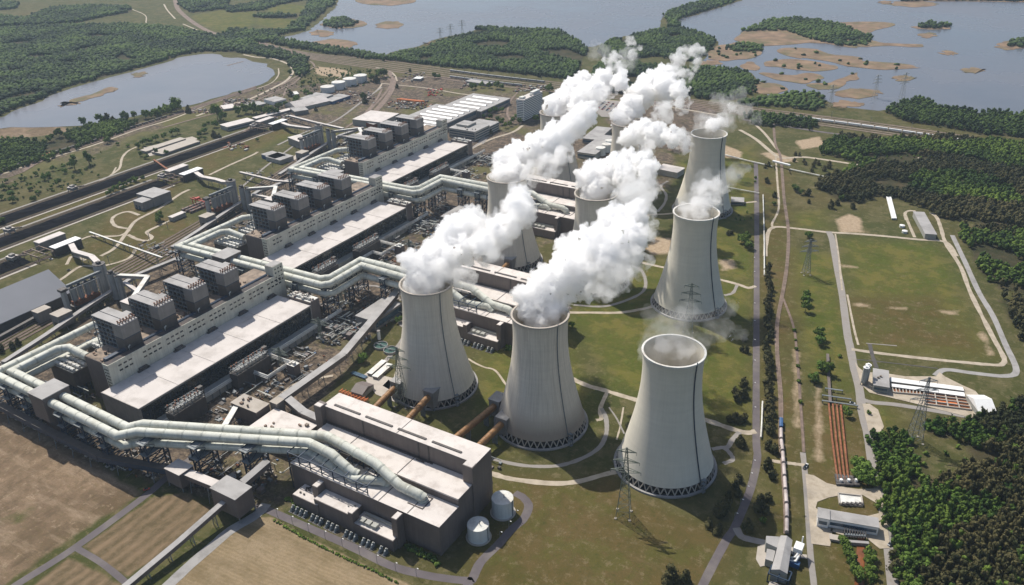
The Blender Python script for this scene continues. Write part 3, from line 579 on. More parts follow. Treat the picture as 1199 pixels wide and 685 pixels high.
# ---------------------------------------------------------------- cooling towers
AX, AY, UX, UY = -184.9, 536.9, 120.84, -.7
def rad(z): return 23.7*math.sqrt(1+((z-96)/66.)**2)
LAD = R(-24)
def tower(i, j, m, label):
    x, y = AX+i*UX+j*VX, AY+i*UY+j*VY
    t = empty('cooling_tower', (x, y, 0), label, 'cooling tower', 'concrete cooling towers')
    n = 96; zs = [7.5+(113-7.5)*k/30 for k in range(31)]
    b = MB(); vs = []; rings = [(rad(z), z) for z in zs]+[(rad(z)-.8, z) for z in zs[::-1]]
    for r_, z in rings: vs += [(r_*math.cos(2*math.pi*a/n), r_*math.sin(2*math.pi*a/n), z) for a in range(n)]
    N = len(rings); b.add(vs, [(k*n+a, k*n+(a+1) % n, ((k+1) % N)*n+(a+1) % n, ((k+1) % N)*n+a) for k in range(N) for a in range(n)])
    sh = b.build('shell', m, t, True)
    b = MB(); vs = []; pr = [(rad(113)+.75, 111.6), (rad(113)+.75, 113.1), (rad(113)-.95, 113.1), (rad(113)-.95, 112.3), (rad(113)-.02, 111.6)]
    for r_, z in pr: vs += [(r_*math.cos(2*math.pi*a/n), r_*math.sin(2*math.pi*a/n), z) for a in range(n)]
    N = len(pr); b.add(vs, [(k*n+a, k*n+(a+1) % n, ((k+1) % N)*n+(a+1) % n, ((k+1) % N)*n+a) for k in range(N) for a in range(n)])
    b.build('rim', 'steel_white' if i == 0 else 'concrete', sh)
    b = MB()
    for r0, r1, z0, z1 in ((42.9, 42.2, 0, 1.7), (42.2, 41.9, 1.7, 1.7)): pass
    vs = []; pr = [(43.2, 0), (43.2, 1.5), (41.2, 1.5), (41.2, .5)]
    for r_, z in pr: vs += [(r_*math.cos(2*math.pi*a/n), r_*math.sin(2*math.pi*a/n), z) for a in range(n)]
    b.add(vs, [(k*n+a, k*n+(a+1) % n, (k+1)*n+(a+1) % n, (k+1)*n+a) for k in range(3) for a in range(n)])
    b.build('basin_rim', 'concrete_grey', t)
    MB().cyl((0, 0), 41.1, .4, .55, 64).build('basin_water', 'glass_dark', t)
    b = MB(); b.cyl((0, 0), 35.5, .6, 9.5, 48); b.build('cooling_fill', 'roof_dark', t)
    K = 44; b = MB(); da = math.pi/K
    for sg in (-1, 1): b.bar((40.9*math.cos(0), 0, 1.3), ((rad(7.5)-.3)*math.cos(sg*da), (rad(7.5)-.3)*math.sin(sg*da), 7.7), .75)
    c0 = b.build('column', 'concrete', t)
    for k in range(1, K):
        c = c0.copy(); C.objects.link(c); c.rotation_euler[2] = 2*math.pi*k/K
    # ladder with cage running down the shell
    b = MB(); P = [((rad(z)+.55)*math.cos(LAD), (rad(z)+.55)*math.sin(LAD), z) for z in zs+[114.2]]
    for a, q_ in zip(P, P[1:]): b.bar(a, q_, .7 if i == 0 else .5, .6)
    b.build('ladder', 'steel_blue' if i == 0 else 'steel_grey', t)
    # stair frame at the foot of the ladder
    b = MB(); b.box(-1.6, 1.6, -1.6, 1.6, 0, .4)
    for sx in (-1.4, 1.4):
        for sy in (-1.4, 1.4): b.bar((sx, sy, 0), (sx, sy, 13), .35)
    for z in (4, 8, 12): b.box(-1.6, 1.6, -1.6, 1.6, z, z+.25)
    o = b.build('stair_frame', 'steel_grey', t); o.location = (43.4*math.cos(LAD), 43.4*math.sin(LAD), 0); o.rotation_euler[2] = LAD
    return t
TL = {(0,0): ('tower_clean', 'pale white-rimmed cooling tower with faint vapour, a lattice pylon on brown grass before it'),
 (-1,0): ('tower_stained', 'cooling tower with a dark stained band round its foot and the largest plume'),
 (-2,0): ('tower_streaked', 'steaming cooling tower behind the nearest brown process hall, two stubby brown pipes at its foot'),
 (0,1): ('tower_clean', 'pale cooling tower with thin vapour in the middle of the right hand row'),
 (-1,1): ('tower_streaked', 'steaming cooling tower in the centre of the group, half hidden by white plumes'),
 (-2,1): ('tower_streaked', 'steaming cooling tower just behind the middle process hall, big silver ducts on its left'),
 (0,2): ('tower_clean', 'farthest tower of the right hand row with thin vapour drifting off its rim'),
 (-1,2): ('tower_streaked', 'far cooling tower mostly wrapped in steam beside three white round tanks'),
 (-2,2): ('tower_streaked', 'far cooling tower in front of the tall office slab, buried in steam')}
for (i, j), (m, lb) in TL.items(): tower(i, j, m, lb)
# ---------------------------------------------------------------- boiler house with its turbine hall
def vent(mb, x, y, z, h=3.4, r=.55): mb.cyl((x, y), r, z, z+h, 6); mb.cyl((x, y), r*1.7, z+h, z+h+.9, 6)
bh = Thing('boiler_house', -684, 460, 'long boiler house with white windowed front wall in the nearest power block', 'building', 'boiler houses')
b = MB(); b.box(-704, -672, 360, 575, 0, 47); bh.part(b, 'wall', 'clad_brown')
b = MB(); b.box(-672, -664, 357, 582, 0, 49.4); b.box(-664, -663.4, 357, 582, 48.2, 50.2); b.box(-672, -663.4, 356.5, 357, 48.2, 50.2); b.box(-672.4, -672, 357, 575, 47, 48.6)
for y in range(372, 576, 27): b.box(-664, -663.7, y, y+.6, 26, 48)
bh.part(b, 'front_wall', 'white_wall')
b = MB(); b.box(-672, -664.05, 358, 581, 49.4, 49.6); bh.part(b, 'gutter_roof', 'roof_dark')
b = MB(); b.box(-703.5, -672.4, 360.5, 574.5, 47, 47.3); bh.part(b, 'roof', 'deck')
b = MB(); b.box(-676, -664, 567, 582, 49.6, 61); b.box(-664, -663.6, 567, 582, 49.6, 61.3); bh.part(b, 'end_gable', 'white_wall')
b = MB(); b.box(-675.6, -664.6, 567.4, 581.6, 61, 61.3); bh.part(b, 'gable_roof', 'roof_grey')
wb = MB(); wb.box(0, .12, 0, 3.6, 0, 1.7); w0 = bh.part(wb, 'window', 'glass_dark'); w0.location = (0, 0, 0)
first = True
ys = []
for seg in range(8): ys += [375+27*seg-8+5.6*q_ for q_ in range(3 if seg in (0,) else 4)]
for z in (38.2, 43.5):
    for y in ys:
        if y > 573: continue
        loc = (-663.95, y, z)
        if first: w0.location = tuple(a-b_ for a, b_ in zip(loc, bh.base)); first = False
        else: bh.inst(w0, loc)
for z in (42, 47, 52, 56.5):
    for y in (570, 574.5, 578.6): bh.inst(w0, (-663.56, y-.8, z)).scale = (1, .6, .9)
sb = MB(); sb.box(0, 1.3, -.12, 0, 0, 1.5); s0 = bh.part(sb, 'window', 'glass_dark'); first = True
for a in range(3):
    for k in range(6):
        loc = (-670.6+a*2.3, 356.97, 26+k*3.5)
        if first: s0.location = tuple(p_-q_ for p_, q_ in zip(loc, bh.base)); first = False
        else: bh.inst(s0, loc)
b = MB(); b.tube([(-674.6, 363, 49.2), (-674.6, 566, 49.2)], 1.9, 8); b.box(-677.2, -672.8, 362, 386, 47, 51.5); bh.part(b, 'blue_pipe_duct', 'steel_blue')
b = MB()
for k in range(26): x, y = random.uniform(-702, -680), random.choice([random.uniform(361, 382)]+[random.uniform(384+41.5*q_+20, 384+41.5*q_+40) for q_ in range(4)]); s_ = random.uniform(.6, 2.2); b.box(x, x+s_*1.5, y, y+s_, 47.3, 47.3+random.uniform(.8, 3.2))
bh.part(b, 'roof_equipment', 'clutter')
bh.copies(['long boiler house with white windowed front wall in the middle power block', 'long boiler house with white windowed front wall in the farthest power block'])
# turbine hall
th = Thing('turbine_hall', -640, 455, 'low turbine hall with a long pale flat roof in the nearest power block', 'building', 'turbine halls')
b = MB(); b.box(-663.9, -610, 344, 565, 0, 27.6); b.box(-663.9, -609.6, 343.6, 344.2, 27, 28.6); b.box(-610.3, -609.6, 344, 565.4, 27, 28.6)
th.part(b, 'wall', 'clad_grey')
b = MB(); b.box(-663.9, -610.4, 344.4, 565, 27.6, 28.0)
for k in range(1, 5): b.box(-663.9, -610.4, 344+44*k, 344.7+44*k, 28, 28.35)
b.box(-648, -647.4, 344.6, 565, 28, 28.25); th.part(b, 'roof', 'roof_pale')
b = MB(); b.box(-610, -609.8, 346, 563, 9, 26.4)
th.part(b, 'glass_front', 'glass_dark')
b = MB()
for y in np.arange(347, 563, 6.): b.box(-609.8, -609.65, y, y+.2, 9, 26.4)
for z in (14, 20): b.box(-609.8, -609.67, 346, 563, z, z+.2)
th.part(b, 'mullion', 'steel_blue')
b = MB(); b.box(-609.8, -600, 344, 565, 0, 8.5); th.part(b, 'lean_to', 'clad_light')
for q_ in range(5): 
    b = MB(); y = 385+42*q_; b.box(-663.3, -661.2, y, y+9, 28.05, 31.6); b.box(-663.3, -660.6, y-2, y+11, 28.05, 29.2); th.part(b, 'roof_vent', 'clutter_dark')
b = MB(); b.box(-646, -611, 565.4, 579, 0, 31)
for k in range(30): x, y = random.uniform(-645, -613), random.uniform(566, 577); b.box(x, x+random.uniform(1, 4), y, y+random.uniform(.8, 3), 31, 31+random.uniform(.6, 2.4))
th.part(b, 'end_block', ['clad_brown'])
b = MB(); b.box(-645.5, -611.5, 566, 578.5, 31.0, 31.2)
for k in range(14): x, y = random.uniform(-644, -617), random.uniform(566.5, 575); b.box(x, x+random.uniform(2, 5), y, y+random.uniform(.8, 2), 31.6, 34)
th.part(b, 'rooftop_cooler', 'steel_white')
th.copies(['low turbine hall with a long pale flat roof in the middle power block', 'low turbine hall with a long pale flat roof in the farthest power block'])
# transformer bays with pipe racks on top
for (y0, y1), side in (((362, 398), 'lower'), ((437, 480), 'upper')):
    lab = [f'dark pipe rack bay against the {a} turbine hall, {b_}' for a in ('nearest', 'middle', 'farthest') for b_ in ['closer to its grey end' if side == 'lower' else 'halfway along its glass front']]
    t = Thing('pipe_rack_bay', -598, (y0+y1)/2, lab[0], 'plant bay', 'pipe rack bays')
    b = MB(); b.box(-599.9, -589, y0, y1, 0, 16.5); b.box(-599.9, -596, y1, y1+5, 0, 23); t.part(b, 'wall', 'clad_dark')
    b = MB()
    for k in range(9):
        y = y0+2+(y1-y0-4)*k/8; b.bar((-599, y, 16.5), (-599, y, 22.5), .5); b.bar((-590, y, 16.5), (-590, y, 22.5), .5); b.bar((-599, y, 22.3), (-590, y, 22.3), .5)
    for z in (18.5, 22.5):
        for x in (-599, -590): b.bar((x, y0, z), (x, y1, z), .45)
    t.part(b, 'frame', 'steel_grey')
    b = MB()
    for q_ in range(4): b.tube([(-598+q_*2.4, y0+1, 20.2+.5*(q_ % 2)), (-598+q_*2.4, y1-1, 20.2+.5*(q_ % 2))], .75, 8)
    t.part(b, 'pipe', 'steel_white')
    b = MB()
    vent(b, 0, 0, 0, 2.6, .5); v_ = t.part(b, 'safety_vent', 'brown_tip')
    for k in range(12):
        loc = (-598+random.random()*7, y0+2+(y1-y0-4)*k/11, 21)
        if k == 0: v_.location = tuple(a-b_ for a, b_ in zip(loc, t.base))
        else: t.inst(v_, loc)
    t.copies(lab[1:])
# boiler towers
bt = Thing('boiler_tower', -694, 393, '', 'boiler tower', 'boiler towers on the boiler house roofs', z=47.3)
X0, X1, Y0, Y1, Z0, Z1 = -717., -672.6, 384., 402.5, 47.4, 76.
b = MB(); b.box(X0+1.6, X1-13, Y0+2.2, Y1, 30, Z1-1.2); b.box(X0+1.6, X1-13, Y0+.6, Y1, Z1-5, Z1-1.2); bt.part(b, 'core', 'roof_dark')
b = MB(); b.box(X1-13, X1, Y0, Y1+.05, Z0, 61); bt.part(b, 'lower_cladding', 'clad_dark')
b = MB(); b.box(X1-13.3, X1+.4, Y0-.3, Y1+.35, 62, Z1-.6); bt.part(b, 'upper_cladding', 'clad_grey')
b = MB(); b.box(X1-13.2, X1+.2, Y0-.2, Y1+.2, 61, 62); bt.part(b, 'louvre_band', 'steel_blue')
b = MB(); b.box(X0, X1+.3, Y0, Y0+(Y1-Y0)/2-.45, Z1-.6, Z1+.3); b.box(X0, X1+.3, Y0+(Y1-Y0)/2+.45, Y1+.3, Z1-.6, Z1+.3); bt.part(b, 'roof', 'roof_grey')
b = MB()
for x in np.linspace(X0+.4, X1-13.5, 6):
    b.bar((x, Y0+.3, 30 if x < -705 else Z0), (x, Y0+.3, Z1-1), .7); b.bar((x, Y1+.3, Z0), (x, Y1+.3, Z1-1), .7)
for z in (30, 36, 42, 47.5, 52.5, 57.5, 62.5, 67.5, 72.5):
    xe = X1-13.4 if z > 47.4 else -705
    b.bar((X0, Y0+.3, z), (xe, Y0+.3, z), .6, .8); b.bar((X0, Y1+.3, z), (xe, Y1+.3, z), .6, .8); b.bar((X0, Y0, z), (X0, Y1, z), .6, .8)
for z in (52.5, 62.5, 47.5, 57.5, 67.5): b.box(X0+.5, X1-14, Y0-.2, Y0+2.2, z-.3, z)
bt.part(b, 'steel_frame', 'steel_grey')
for z in (48, 53, 58, 63, 68):
    for k in range(3): x = random.uniform(X0+2, X1-17); bt.boxes('boiler_equipment', 'clutter', [(x, x+random.uniform(1, 4), Y0+.9, Y0+2.2, z, z+random.uniform(1.2, 3.4))])
vb = MB(); vent(vb, 0, 0, 0, 2.3, .5); v0 = None
for r_ in range(2):
    for k in range(6):
        loc = (X1-2.0-r_*3.6, Y0+1.2+k*3.2+(.5 if r_ else 0), Z1+.3)
        if v0 is None: v0 = bt.part(vb, 'steam_vent', 'brown_tip'); v0.location = tuple(a-b_ for a, b_ in zip(loc, bt.base))
        else: bt.inst(v0, loc)
b = MB()
for sx in (0, 7):
    for sy in (0, 4.4): b.bar((X1-24+sx, Y1+1+sy, 47.4), (X1-24+sx, Y1+1+sy, 74), .5)
for z in np.arange(50, 74, 3.): b.box(X1-24.2, X1-16.8, Y1+.8, Y1+5.6, z, z+.25); b.bar((X1-24, Y1+5.6, z), (X1-17, Y1+5.6, z+2.8), .35)
bt.part(b, 'stair_tower', 'steel_grey')
b = MB(); b.box(X1-24.6, X1-16.2, Y1+.7, Y1+6, 74, 75); bt.part(b, 'stair_cap', 'roof_grey')
b = MB(); b.tube([(X1+1.2, Y0+2, 47.4), (X1+1.2, Y0+2, 53), (X1+1.2, Y0+4, 54.2)], .6, 8); bt.part(b, 'exhaust_pipe', 'steel_white')
nn = ['first', 'second', 'third', 'fourth']; gg = ['nearest', 'middle', 'farthest']
for j in range(3):
    for i in range(4):
        lb = f'{nn[i]} dark boiler tower counting from the brown end wall of the {gg[j]} boiler house'
        if i == j == 0: bt.o['label'] = lb
        else: copy_tree(bt.o, None, (bt.base[0]+VX*j, bt.base[1]+VY*j+41.5*i, bt.base[2]), lb)
# filter (precipitator) blocks behind the boilers
def esp(y0, y1, labs):
    t = Thing('dust_filter', -738, (y0+y1)/2, labs[0], 'filter house', 'dust filters behind the boilers')
    b = MB(); b.box(-757, -719, y0, y1, 10, 27); t.part(b, 'casing', 'clad_dark')
    b = MB(); b.box(-757.6, -718.4, y0-.5, y1+.5, 27, 28); t.part(b, 'roof', 'clad_light')
    b = MB()
    for k in range(5):
        y = y0+2+(y1-y0-4)*k/4; b.tube([(-757, y, 29.6), (-719, y, 29.6)], 1.7, 8)
        for x in range(-755, -720, 6): b.box(x, x+.7, y-1.9, y+1.9, 28.4, 31.5)
    t.part(b, 'roof_pipe', 'steel_white')
    b = MB()
    for x in (-756, -747, -738, -729, -720):
        for y in (y0+1, (y0+y1)/2, y1-1): b.bar((x, y, 0), (x, y, 10), .9)
        b.cyl((x+2.5 if x < -721 else x-2, y0+4), 3, 3, 10, 8, 3.4, True)
    t.part(b, 'leg', 'steel_blue')
    t.copies(labs[1:])
for q_, (y0, y1) in enumerate(((352, 380), (392, 424), (440, 470), (482, 512))):
    esp(y0, y1, [f'pale-topped dust filter, number {["one","two","three","four"][q_]} counting from the near end, behind the {g} boiler house' for g in gg])
t = Thing('coal_bunker_house', -728, 438, 'curved-roof coal bunker tower rising between boilers of the nearest block', 'building', 'coal bunker houses')
b = MB(); b.box(-738, -718, 428, 450, 0, 64); t.part(b, 'wall', 'clad_grey')
b = MB(); b.box(-722, -717, 427.6, 450.4, 64, 72); b.box(-738, -717.5, 427.6, 450.4, 64, 65); t.part(b, 'parapet', 'clad_dark')
b = MB(); b.box(-737.5, -722.2, 428, 450, 65, 65.3); t.part(b, 'roof', 'roof_pale'); t.copies(['curved-roof coal bunker tower rising between boilers of the middle block', 'curved-roof coal bunker tower rising between boilers of the farthest block'])
# ---------------------------------------------------------------- big flue gas ducts
def duct(path, r_, label, k=0, parts=True):
    P = [(p[0]+VX*k, p[1]+VY*k, p[2]) for p in path]
    t = Thing('flue_duct', P[len(P)//2][0], P[len(P)//2][1], label, 'flue duct', 'large flue gas ducts')
    b = MB(); b.tube(P, r_, 20); t.part(b, 'pipe', 'duct', True)
    b = MB(); b.tube([(-.7, 0, 0), (-.62, 0, 0), (-.4, 0, 0), (.4, 0, 0), (.62, 0, 0), (.7, 0, 0)], r_+.16, 20); ring = None
    for a, c_ in zip(P, P[1:]):
        a, c_ = Vector(a), Vector(c_); L = (c_-a).length; d = (c_-a)/L; n = int(L//17)
        for q_ in range(n+1):
            p_ = a+d*((q_+.5)*L/(n+1))
            if ring is None: ring = t.part(b, 'joint_ring', 'duct_band'); o_ = ring
            else: o_ = ring.copy(); C.objects.link(o_); o_.parent = t.o
            o_.location = p_-Vector(t.base); o_.rotation_euler = d.to_track_quat('X', 'Z').to_euler()
    return t
zu, zl = 40, 28.5
DU = [[(-722, 424, zu), (-752, 420, zu), (-763, 408, zu), (-763, 304, zu), (-576, 301, zu), (-566, 313, zu), (-430, 373, zu), G(388,531.5,43), G(411.8,552.6,34), G(420,556,32.5)],
      [(-719, 370, 36), (-744, 368, zu), (-751.5, 360, zu), (-751.5, 315, zu), (-578, 312.5, zu), (-571, 322.5, zu), (-423, 387, zu), G(439,542,43.5), G(468.5,568.8,34), G(489,578.5,33.2), G(494.5,582,31.5), G(495.5,587,27)]]
duct(DU[0], 3.95, 'outer upper pale duct bending past the sandy ground into the nearest process hall')
duct(DU[1], 3.95, 'inner upper pale duct ending in a downward elbow on the nearest process hall roof')
duct([(-719, 402, 24), (-746, 400, zl), (-753, 390, zl), (-763, 306, zl), (-576, 303, zl), (-566, 314, zl), (-432, 374, 30), G(414.5,560.7,31), G(447,563,32), G(455,567,28)], 3.5, 'lower pale duct running under the upper pair along the sandy ground')
duct([(-719, 440, 24), (-741, 440, zl), (-751, 430, zl), (-751.5, 317, zl), (-578, 314.5, zl), (-571, 324, zl), (-470, 367, 29), (-440, 383, 30), (-418, 385, 31)], 3.5, 'inner lower pale duct hidden beneath the upper pair beside the nearest turbine hall')
for k in (1, 2):
    g = gg[k]; e1 = (-347-3, 374, 33); 
    duct([(-722, 424, zu), (-752, 420, zu), (-763, 408, zu), (-763, 304, zu), (-533, 311, zu), (-526, 318, zu), (-526, 372, zu), (-400, 370, zu), (-386, 369, 34), (-380, 368, 32)], 3.95, f'outer upper pale duct with a step-shaped kink beside the {g} turbine hall', k)
    duct([(-719, 370, 36), (-744, 368, zu), (-751.5, 360, zu), (-751.5, 315, zu), (-545, 322.5, zu), (-537, 330, zu), (-537, 383, zu), (-378, 381, 43), (-348, 374, 34), (-327, 373.5, 33.5), (-321, 372.5, 31), (-319.5, 372, 27)], 3.95, f'inner upper pale duct ending in an elbow on the {g} process hall roof', k)
    duct([(-763, 306, zl), (-531, 313, zl), (-524, 320, zl), (-524, 370, zl), (-400, 368, zl), (-350, 371, 32), (-344, 370, 28)], 3.5, f'lower pale duct under the step-shaped pair beside the {g} turbine hall', k)
    duct([(-751.5, 317, zl), (-545, 324.5, zl), (-537, 332, zl), (-537, 385, zl), (-440, 383, zl)], 3.5, f'inner lower pale duct under the step-shaped pair beside the {g} turbine hall', k)
def trestle(x, y0, y1, zt, k=0, label=None, wid=7):
    x, y0, y1 = x+VX*k, y0+VY*k, y1+VY*k; ym = (y0+y1)/2
    t = Thing('duct_trestle', x, ym, label, 'trestle', 'steel trestles under the big ducts')
    b = MB(); xs = (x-wid/2, x+wid/2)
    for a in xs:
        for y in (y0, y1): b.bar((a, y, 0), (a, y, zt), 1.0)
    t.part(b, 'column', 'steel_blue')
    b = MB(); lv = [0, 8, 16, 23.5, 35, zt]
    for z0, z1 in zip(lv, lv[1:]):
        for a in xs: b.bar((a, y0, z0), (a, y1, z1), .45); b.bar((a, y1, z0), (a, y0, z1), .45); b.bar((a, y0, z1), (a, y1, z1), .8)
        for y in (y0, y1): b.bar((xs[0], y, z0), (xs[1], y, z1), .45); b.bar((xs[1], y, z0), (xs[0], y, z1), .45); b.bar((xs[0], y, z1), (xs[1], y, z1), .7)
    t.part(b, 'brace', 'steel_blue')
    b = MB()
    for z in (23.5, 35): b.box(xs[0]-1, xs[1]+1, y0-2.5, y1+1, z, z+.5)
    for a in (xs[0]-1, xs[1]+1): b.bar((a, y0-2.5, 36.6), (a, y1+1, 36.6), .2)
    t.part(b, 'walkway', 'steel_grey')
    b = MB()
    for a in xs:
        for y in (y0, y1): b.box(a-1.6, a+1.6, y-1.6, y+1.6, 0, .8)
    t.part(b, 'footing', 'concrete'); return t
tn = 0
CNT = ['first','second','third','fourth','fifth','sixth','seventh','eighth','ninth','tenth','eleventh','twelfth']
for x, y0 in ((-770,299),(-741,299),(-712,299),(-655,298),(-626,298),(-597,298),(-556,308),(-515,326),(-474,344)):
    trestle(x, y0, y0+19, 35.5, 0, f'blue steel trestle, {CNT[tn]} from the sandy corner, under the ducts of the nearest block'); tn += 1
for k in (1, 2):
    for q_, (x, y0) in enumerate([(-763,300),(-712,302),(-652,303),(-611,304),(-570,306),(-534,314),(-534,350),(-534,366),(-490,364),(-460,364)]): trestle(x, y0, y0+18 if q_ != 6 else y0+8, 35.5, k, f'steel trestle, {CNT[q_]} from the boiler side, under the ducts of the {gg[k]} block')
t = Thing('duct_junction_house', -681, 309, 'grey metal-clad box straddling the ducts beside the nearest boiler house', 'plant house', 'duct junction houses')
b = MB(); b.box(-692, -670, 296, 321, 22, 47); b.box(-688, -674, 301, 318, 0, 22); t.part(b, 'wall', 'clad_brown')
b = MB(); b.box(-692.5, -669.5, 295.5, 321.5, 47, 47.8); t.part(b, 'roof', 'roof_grey')
t.copies(['grey metal-clad box straddling the ducts beside the middle boiler house', 'grey metal-clad box straddling the ducts beside the farthest boiler house'])
# ---------------------------------------------------------------- flue gas washing halls
ph = Thing('process_hall', -365, 395, 'stepped brown metal-clad process hall with pale roofs, nearest of three', 'building', 'stepped process halls')
XR = -289.
b = MB(); b.box(-445, XR, 408, 429, 0, 50); b.box(-450.5, -443, 403, 411, 0, 51.5); b.box(XR-8.5, XR+.6, 401.5, 408, 0, 50.6); ph.part(b, 'tall_wall', 'clad_brown')
b = MB(); b.box(-445, XR, 408.01, 429, 50, 50.35); b.box(-450, -443.4, 403.5, 407.9, 51.5, 51.8); b.box(XR-8, XR, 402, 407.9, 50.6, 50.9); ph.part(b, 'tall_roof', 'roof_warm')
b = MB()
for x0 in (-436, -402, -368, -334): b.box(x0, x0+28, 412.2, 414.2, 50.3, 51.1)
b.box(-366, -365.6, 408.3, 428.8, 50.3, 50.6)
for x in (-402, -345, -335): b.box(x, x+1.2, 407.55, 408, 34.5, 50)
ph.part(b, 'roof_slot', 'clad_dark')
b = MB(); b.box(-441, XR-.4, 383, 407.9, 0, 34); ph.part(b, 'middle_wall', 'clad_brown')
b = MB(); b.box(-441, XR-.4, 383, 407.5, 34, 34.35); b.box(-441, XR-.4, 382.6, 383.2, 33.4, 34.7); ph.part(b, 'middle_roof', 'roof_warm')
b = MB()
for x in (-405, -348): b.box(x, x+.7, 383.4, 407.4, 34.3, 34.55)
b.box(-441, -330, 405.8, 406.8, 34.3, 35.2); b.box(-345, -337, 404, 405, 34.3, 35.1); ph.part(b, 'roof_seam', 'clad_dark')
b = MB(); b.box(-437, XR, 357, 383, 0, 27.6); ph.part(b, 'front_wall', 'clad_brown')
b = MB(); b.box(-437, XR, 357, 382.6, 27.6, 28); ph.part(b, 'front_roof', 'roof_warm')
b = MB()
ph.boxes('roof_joint', 'clad_dark', [(x, x+.7, 357.3, 382.3, 28, 28.2) for x in (-346, -318.6, -368)])
ph.boxes('roof_hatch', 'roof_dark', [(x, x+2.6, 374, 379, 28, 28.6) for x in (-337, -333, -329)])
b.box(-325, -311, 366, 367, 28, 28.3); b.box(-325, -311, 379, 380, 28, 28.3); b.box(-311.5, -310.6, 366, 380, 28, 28.3); ph.part(b, 'roof_opening', 'roof_dark')
b = MB(); b.box(-401, -363, 343.5, 356.9, 0, 16); b.box(-424, -397, 342.5, 356.9, 0, 11.5); b.box(-361.9, -322, 342.5, 356.9, 0, 10.5); ph.part(b, 'annex_wall', 'clad_brown')
b = MB(); b.box(-400.6, -363.4, 343.9, 356.7, 16, 16.3); b.box(-423.6, -397.4, 342.9, 356.7, 11.5, 11.8); b.box(-361.5, -322.4, 343, 356.7, 10.5, 10.8); ph.part(b, 'annex_roof', 'roof_warm')
ph.boxes('stair_tower', 'clad_brown', [(-407, -401.2, 349, 357.5, 0, 23), (-364.5, -360, 342.2, 349.5, 0, 20), (-325.5, -320.5, 347, 355, 0, 28.5)])
ph.boxes('stair_roof', 'roof_warm', [(-406.6, -401.6, 349.4, 357, 23, 23.3), (-364.1, -360.4, 342.6, 349.1, 20, 20.3), (-325.1, -320.9, 347.4, 354.6, 28.5, 28.8)])
ph.boxes('rooftop_unit', 'clad_light', [(-358, -330, 353.4, 355.4, 10.8, 13.2)]+[(-357+k*6, -352.5+k*6, 345, 349.5, 10.8, 13.6) for k in range(3)])
for k in range(10): x, y = random.uniform(-420, -408), random.uniform(345, 355); ph.boxes('roof_fan', 'clad_dark', [(x, x+1.3, y, y+1.1, 11.8, 12.9)])
for k in range(4): x, y = random.uniform(-392, -366), random.uniform(347, 354); ph.boxes('roof_fan', 'clad_light', [(x, x+1, y, y+.8, 16.3, 17.4)])
ph.copies(['stepped brown metal-clad process hall with pale roofs, middle one, behind two steaming towers', 'stepped brown metal-clad process hall with pale roofs, farthest one, seen above the middle hall'])
# frame carrying the ducts over the hall
t = Thing('duct_bridge', -390, 372, 'open blue steel frame carrying ducts over the nearest process hall roof', 'steel frame', 'duct frames over the process halls')
b = MB()
for q_, x in enumerate((-440, -428, -416, -404, -392, -380, -368, -357)):
    z0 = 28 if x > -437 else 0
    for y in (358.5, 381): b.bar((x, y, z0), (x, y, 36.5), .7)
    b.bar((x, 358.5, 36.5), (x, 381, 36.5), .7)
t.part(b, 'post', 'steel_blue'); b = MB()
for y in (358.5, 381):
    for z in (30, 36.5): b.bar((-440, y, z), (-357, y, z), .6)
for x in range(-440, -357, 12): b.bar((x, 358.5, 30), (x+12, 358.5, 36.5), .4)
t.part(b, 'brace', 'steel_blue'); t.copies(['open blue steel frame carrying ducts over the middle process hall roof', 'open blue steel frame carrying ducts over the farthest process hall roof'])
# row of exhaust coolers in front of the hall
ac = Thing('exhaust_cooler', 0, 0, 'small grey hooded exhaust unit in the row along the nearest process hall', 'exhaust unit', 'exhaust units in front of the nearest process hall')
b = MB(); b.add([(-.7, -2.6, 0), (.7, -2.6, 0), (1.2, 2.2, 0), (-1.2, 2.2, 0), (-.4, -.8, 3.4), (.4, -.8, 3.4), (1.2, 2.2, 4.2), (-1.2, 2.2, 4.2)], [(0, 3, 2, 1), (4, 5, 6, 7), (0, 1, 5, 4), (1, 2, 6, 5), (2, 3, 7, 6), (3, 0, 4, 7)]); ac.part(b, 'hood', 'steel_grey')
b = MB(); b.cyl((0, 1.2), .8, 4.2, 4.9, 10, .6); ac.part(b, 'funnel', 'clad_light'); b = MB(); b.box(-2.0, 2.0, -3.0, 2.8, -.02, .25); ac.part(b, 'plinth', 'clad_dark')
XC = [-421, -416.4, -411.8, -407.2, -400, -395.4, -390.8, -384, -379.4, -374.8, -365, -360.4, -355.8, -348, -343.4, -338.8, -331, -326.4]
for k in range(2):
    for q_, x in enumerate(XC):
        if k == 0 and q_ == 0: ac.o.location = (x, 337.5, .06)
        else:
            c_ = copy_tree(ac.o, None, (x+VX*k, 337.5+VY*k, .06), None if k == 0 else 'small grey hooded exhaust unit in the row along the middle process hall')
            if k: c_['group'] = 'exhaust units in front of the middle process hall'
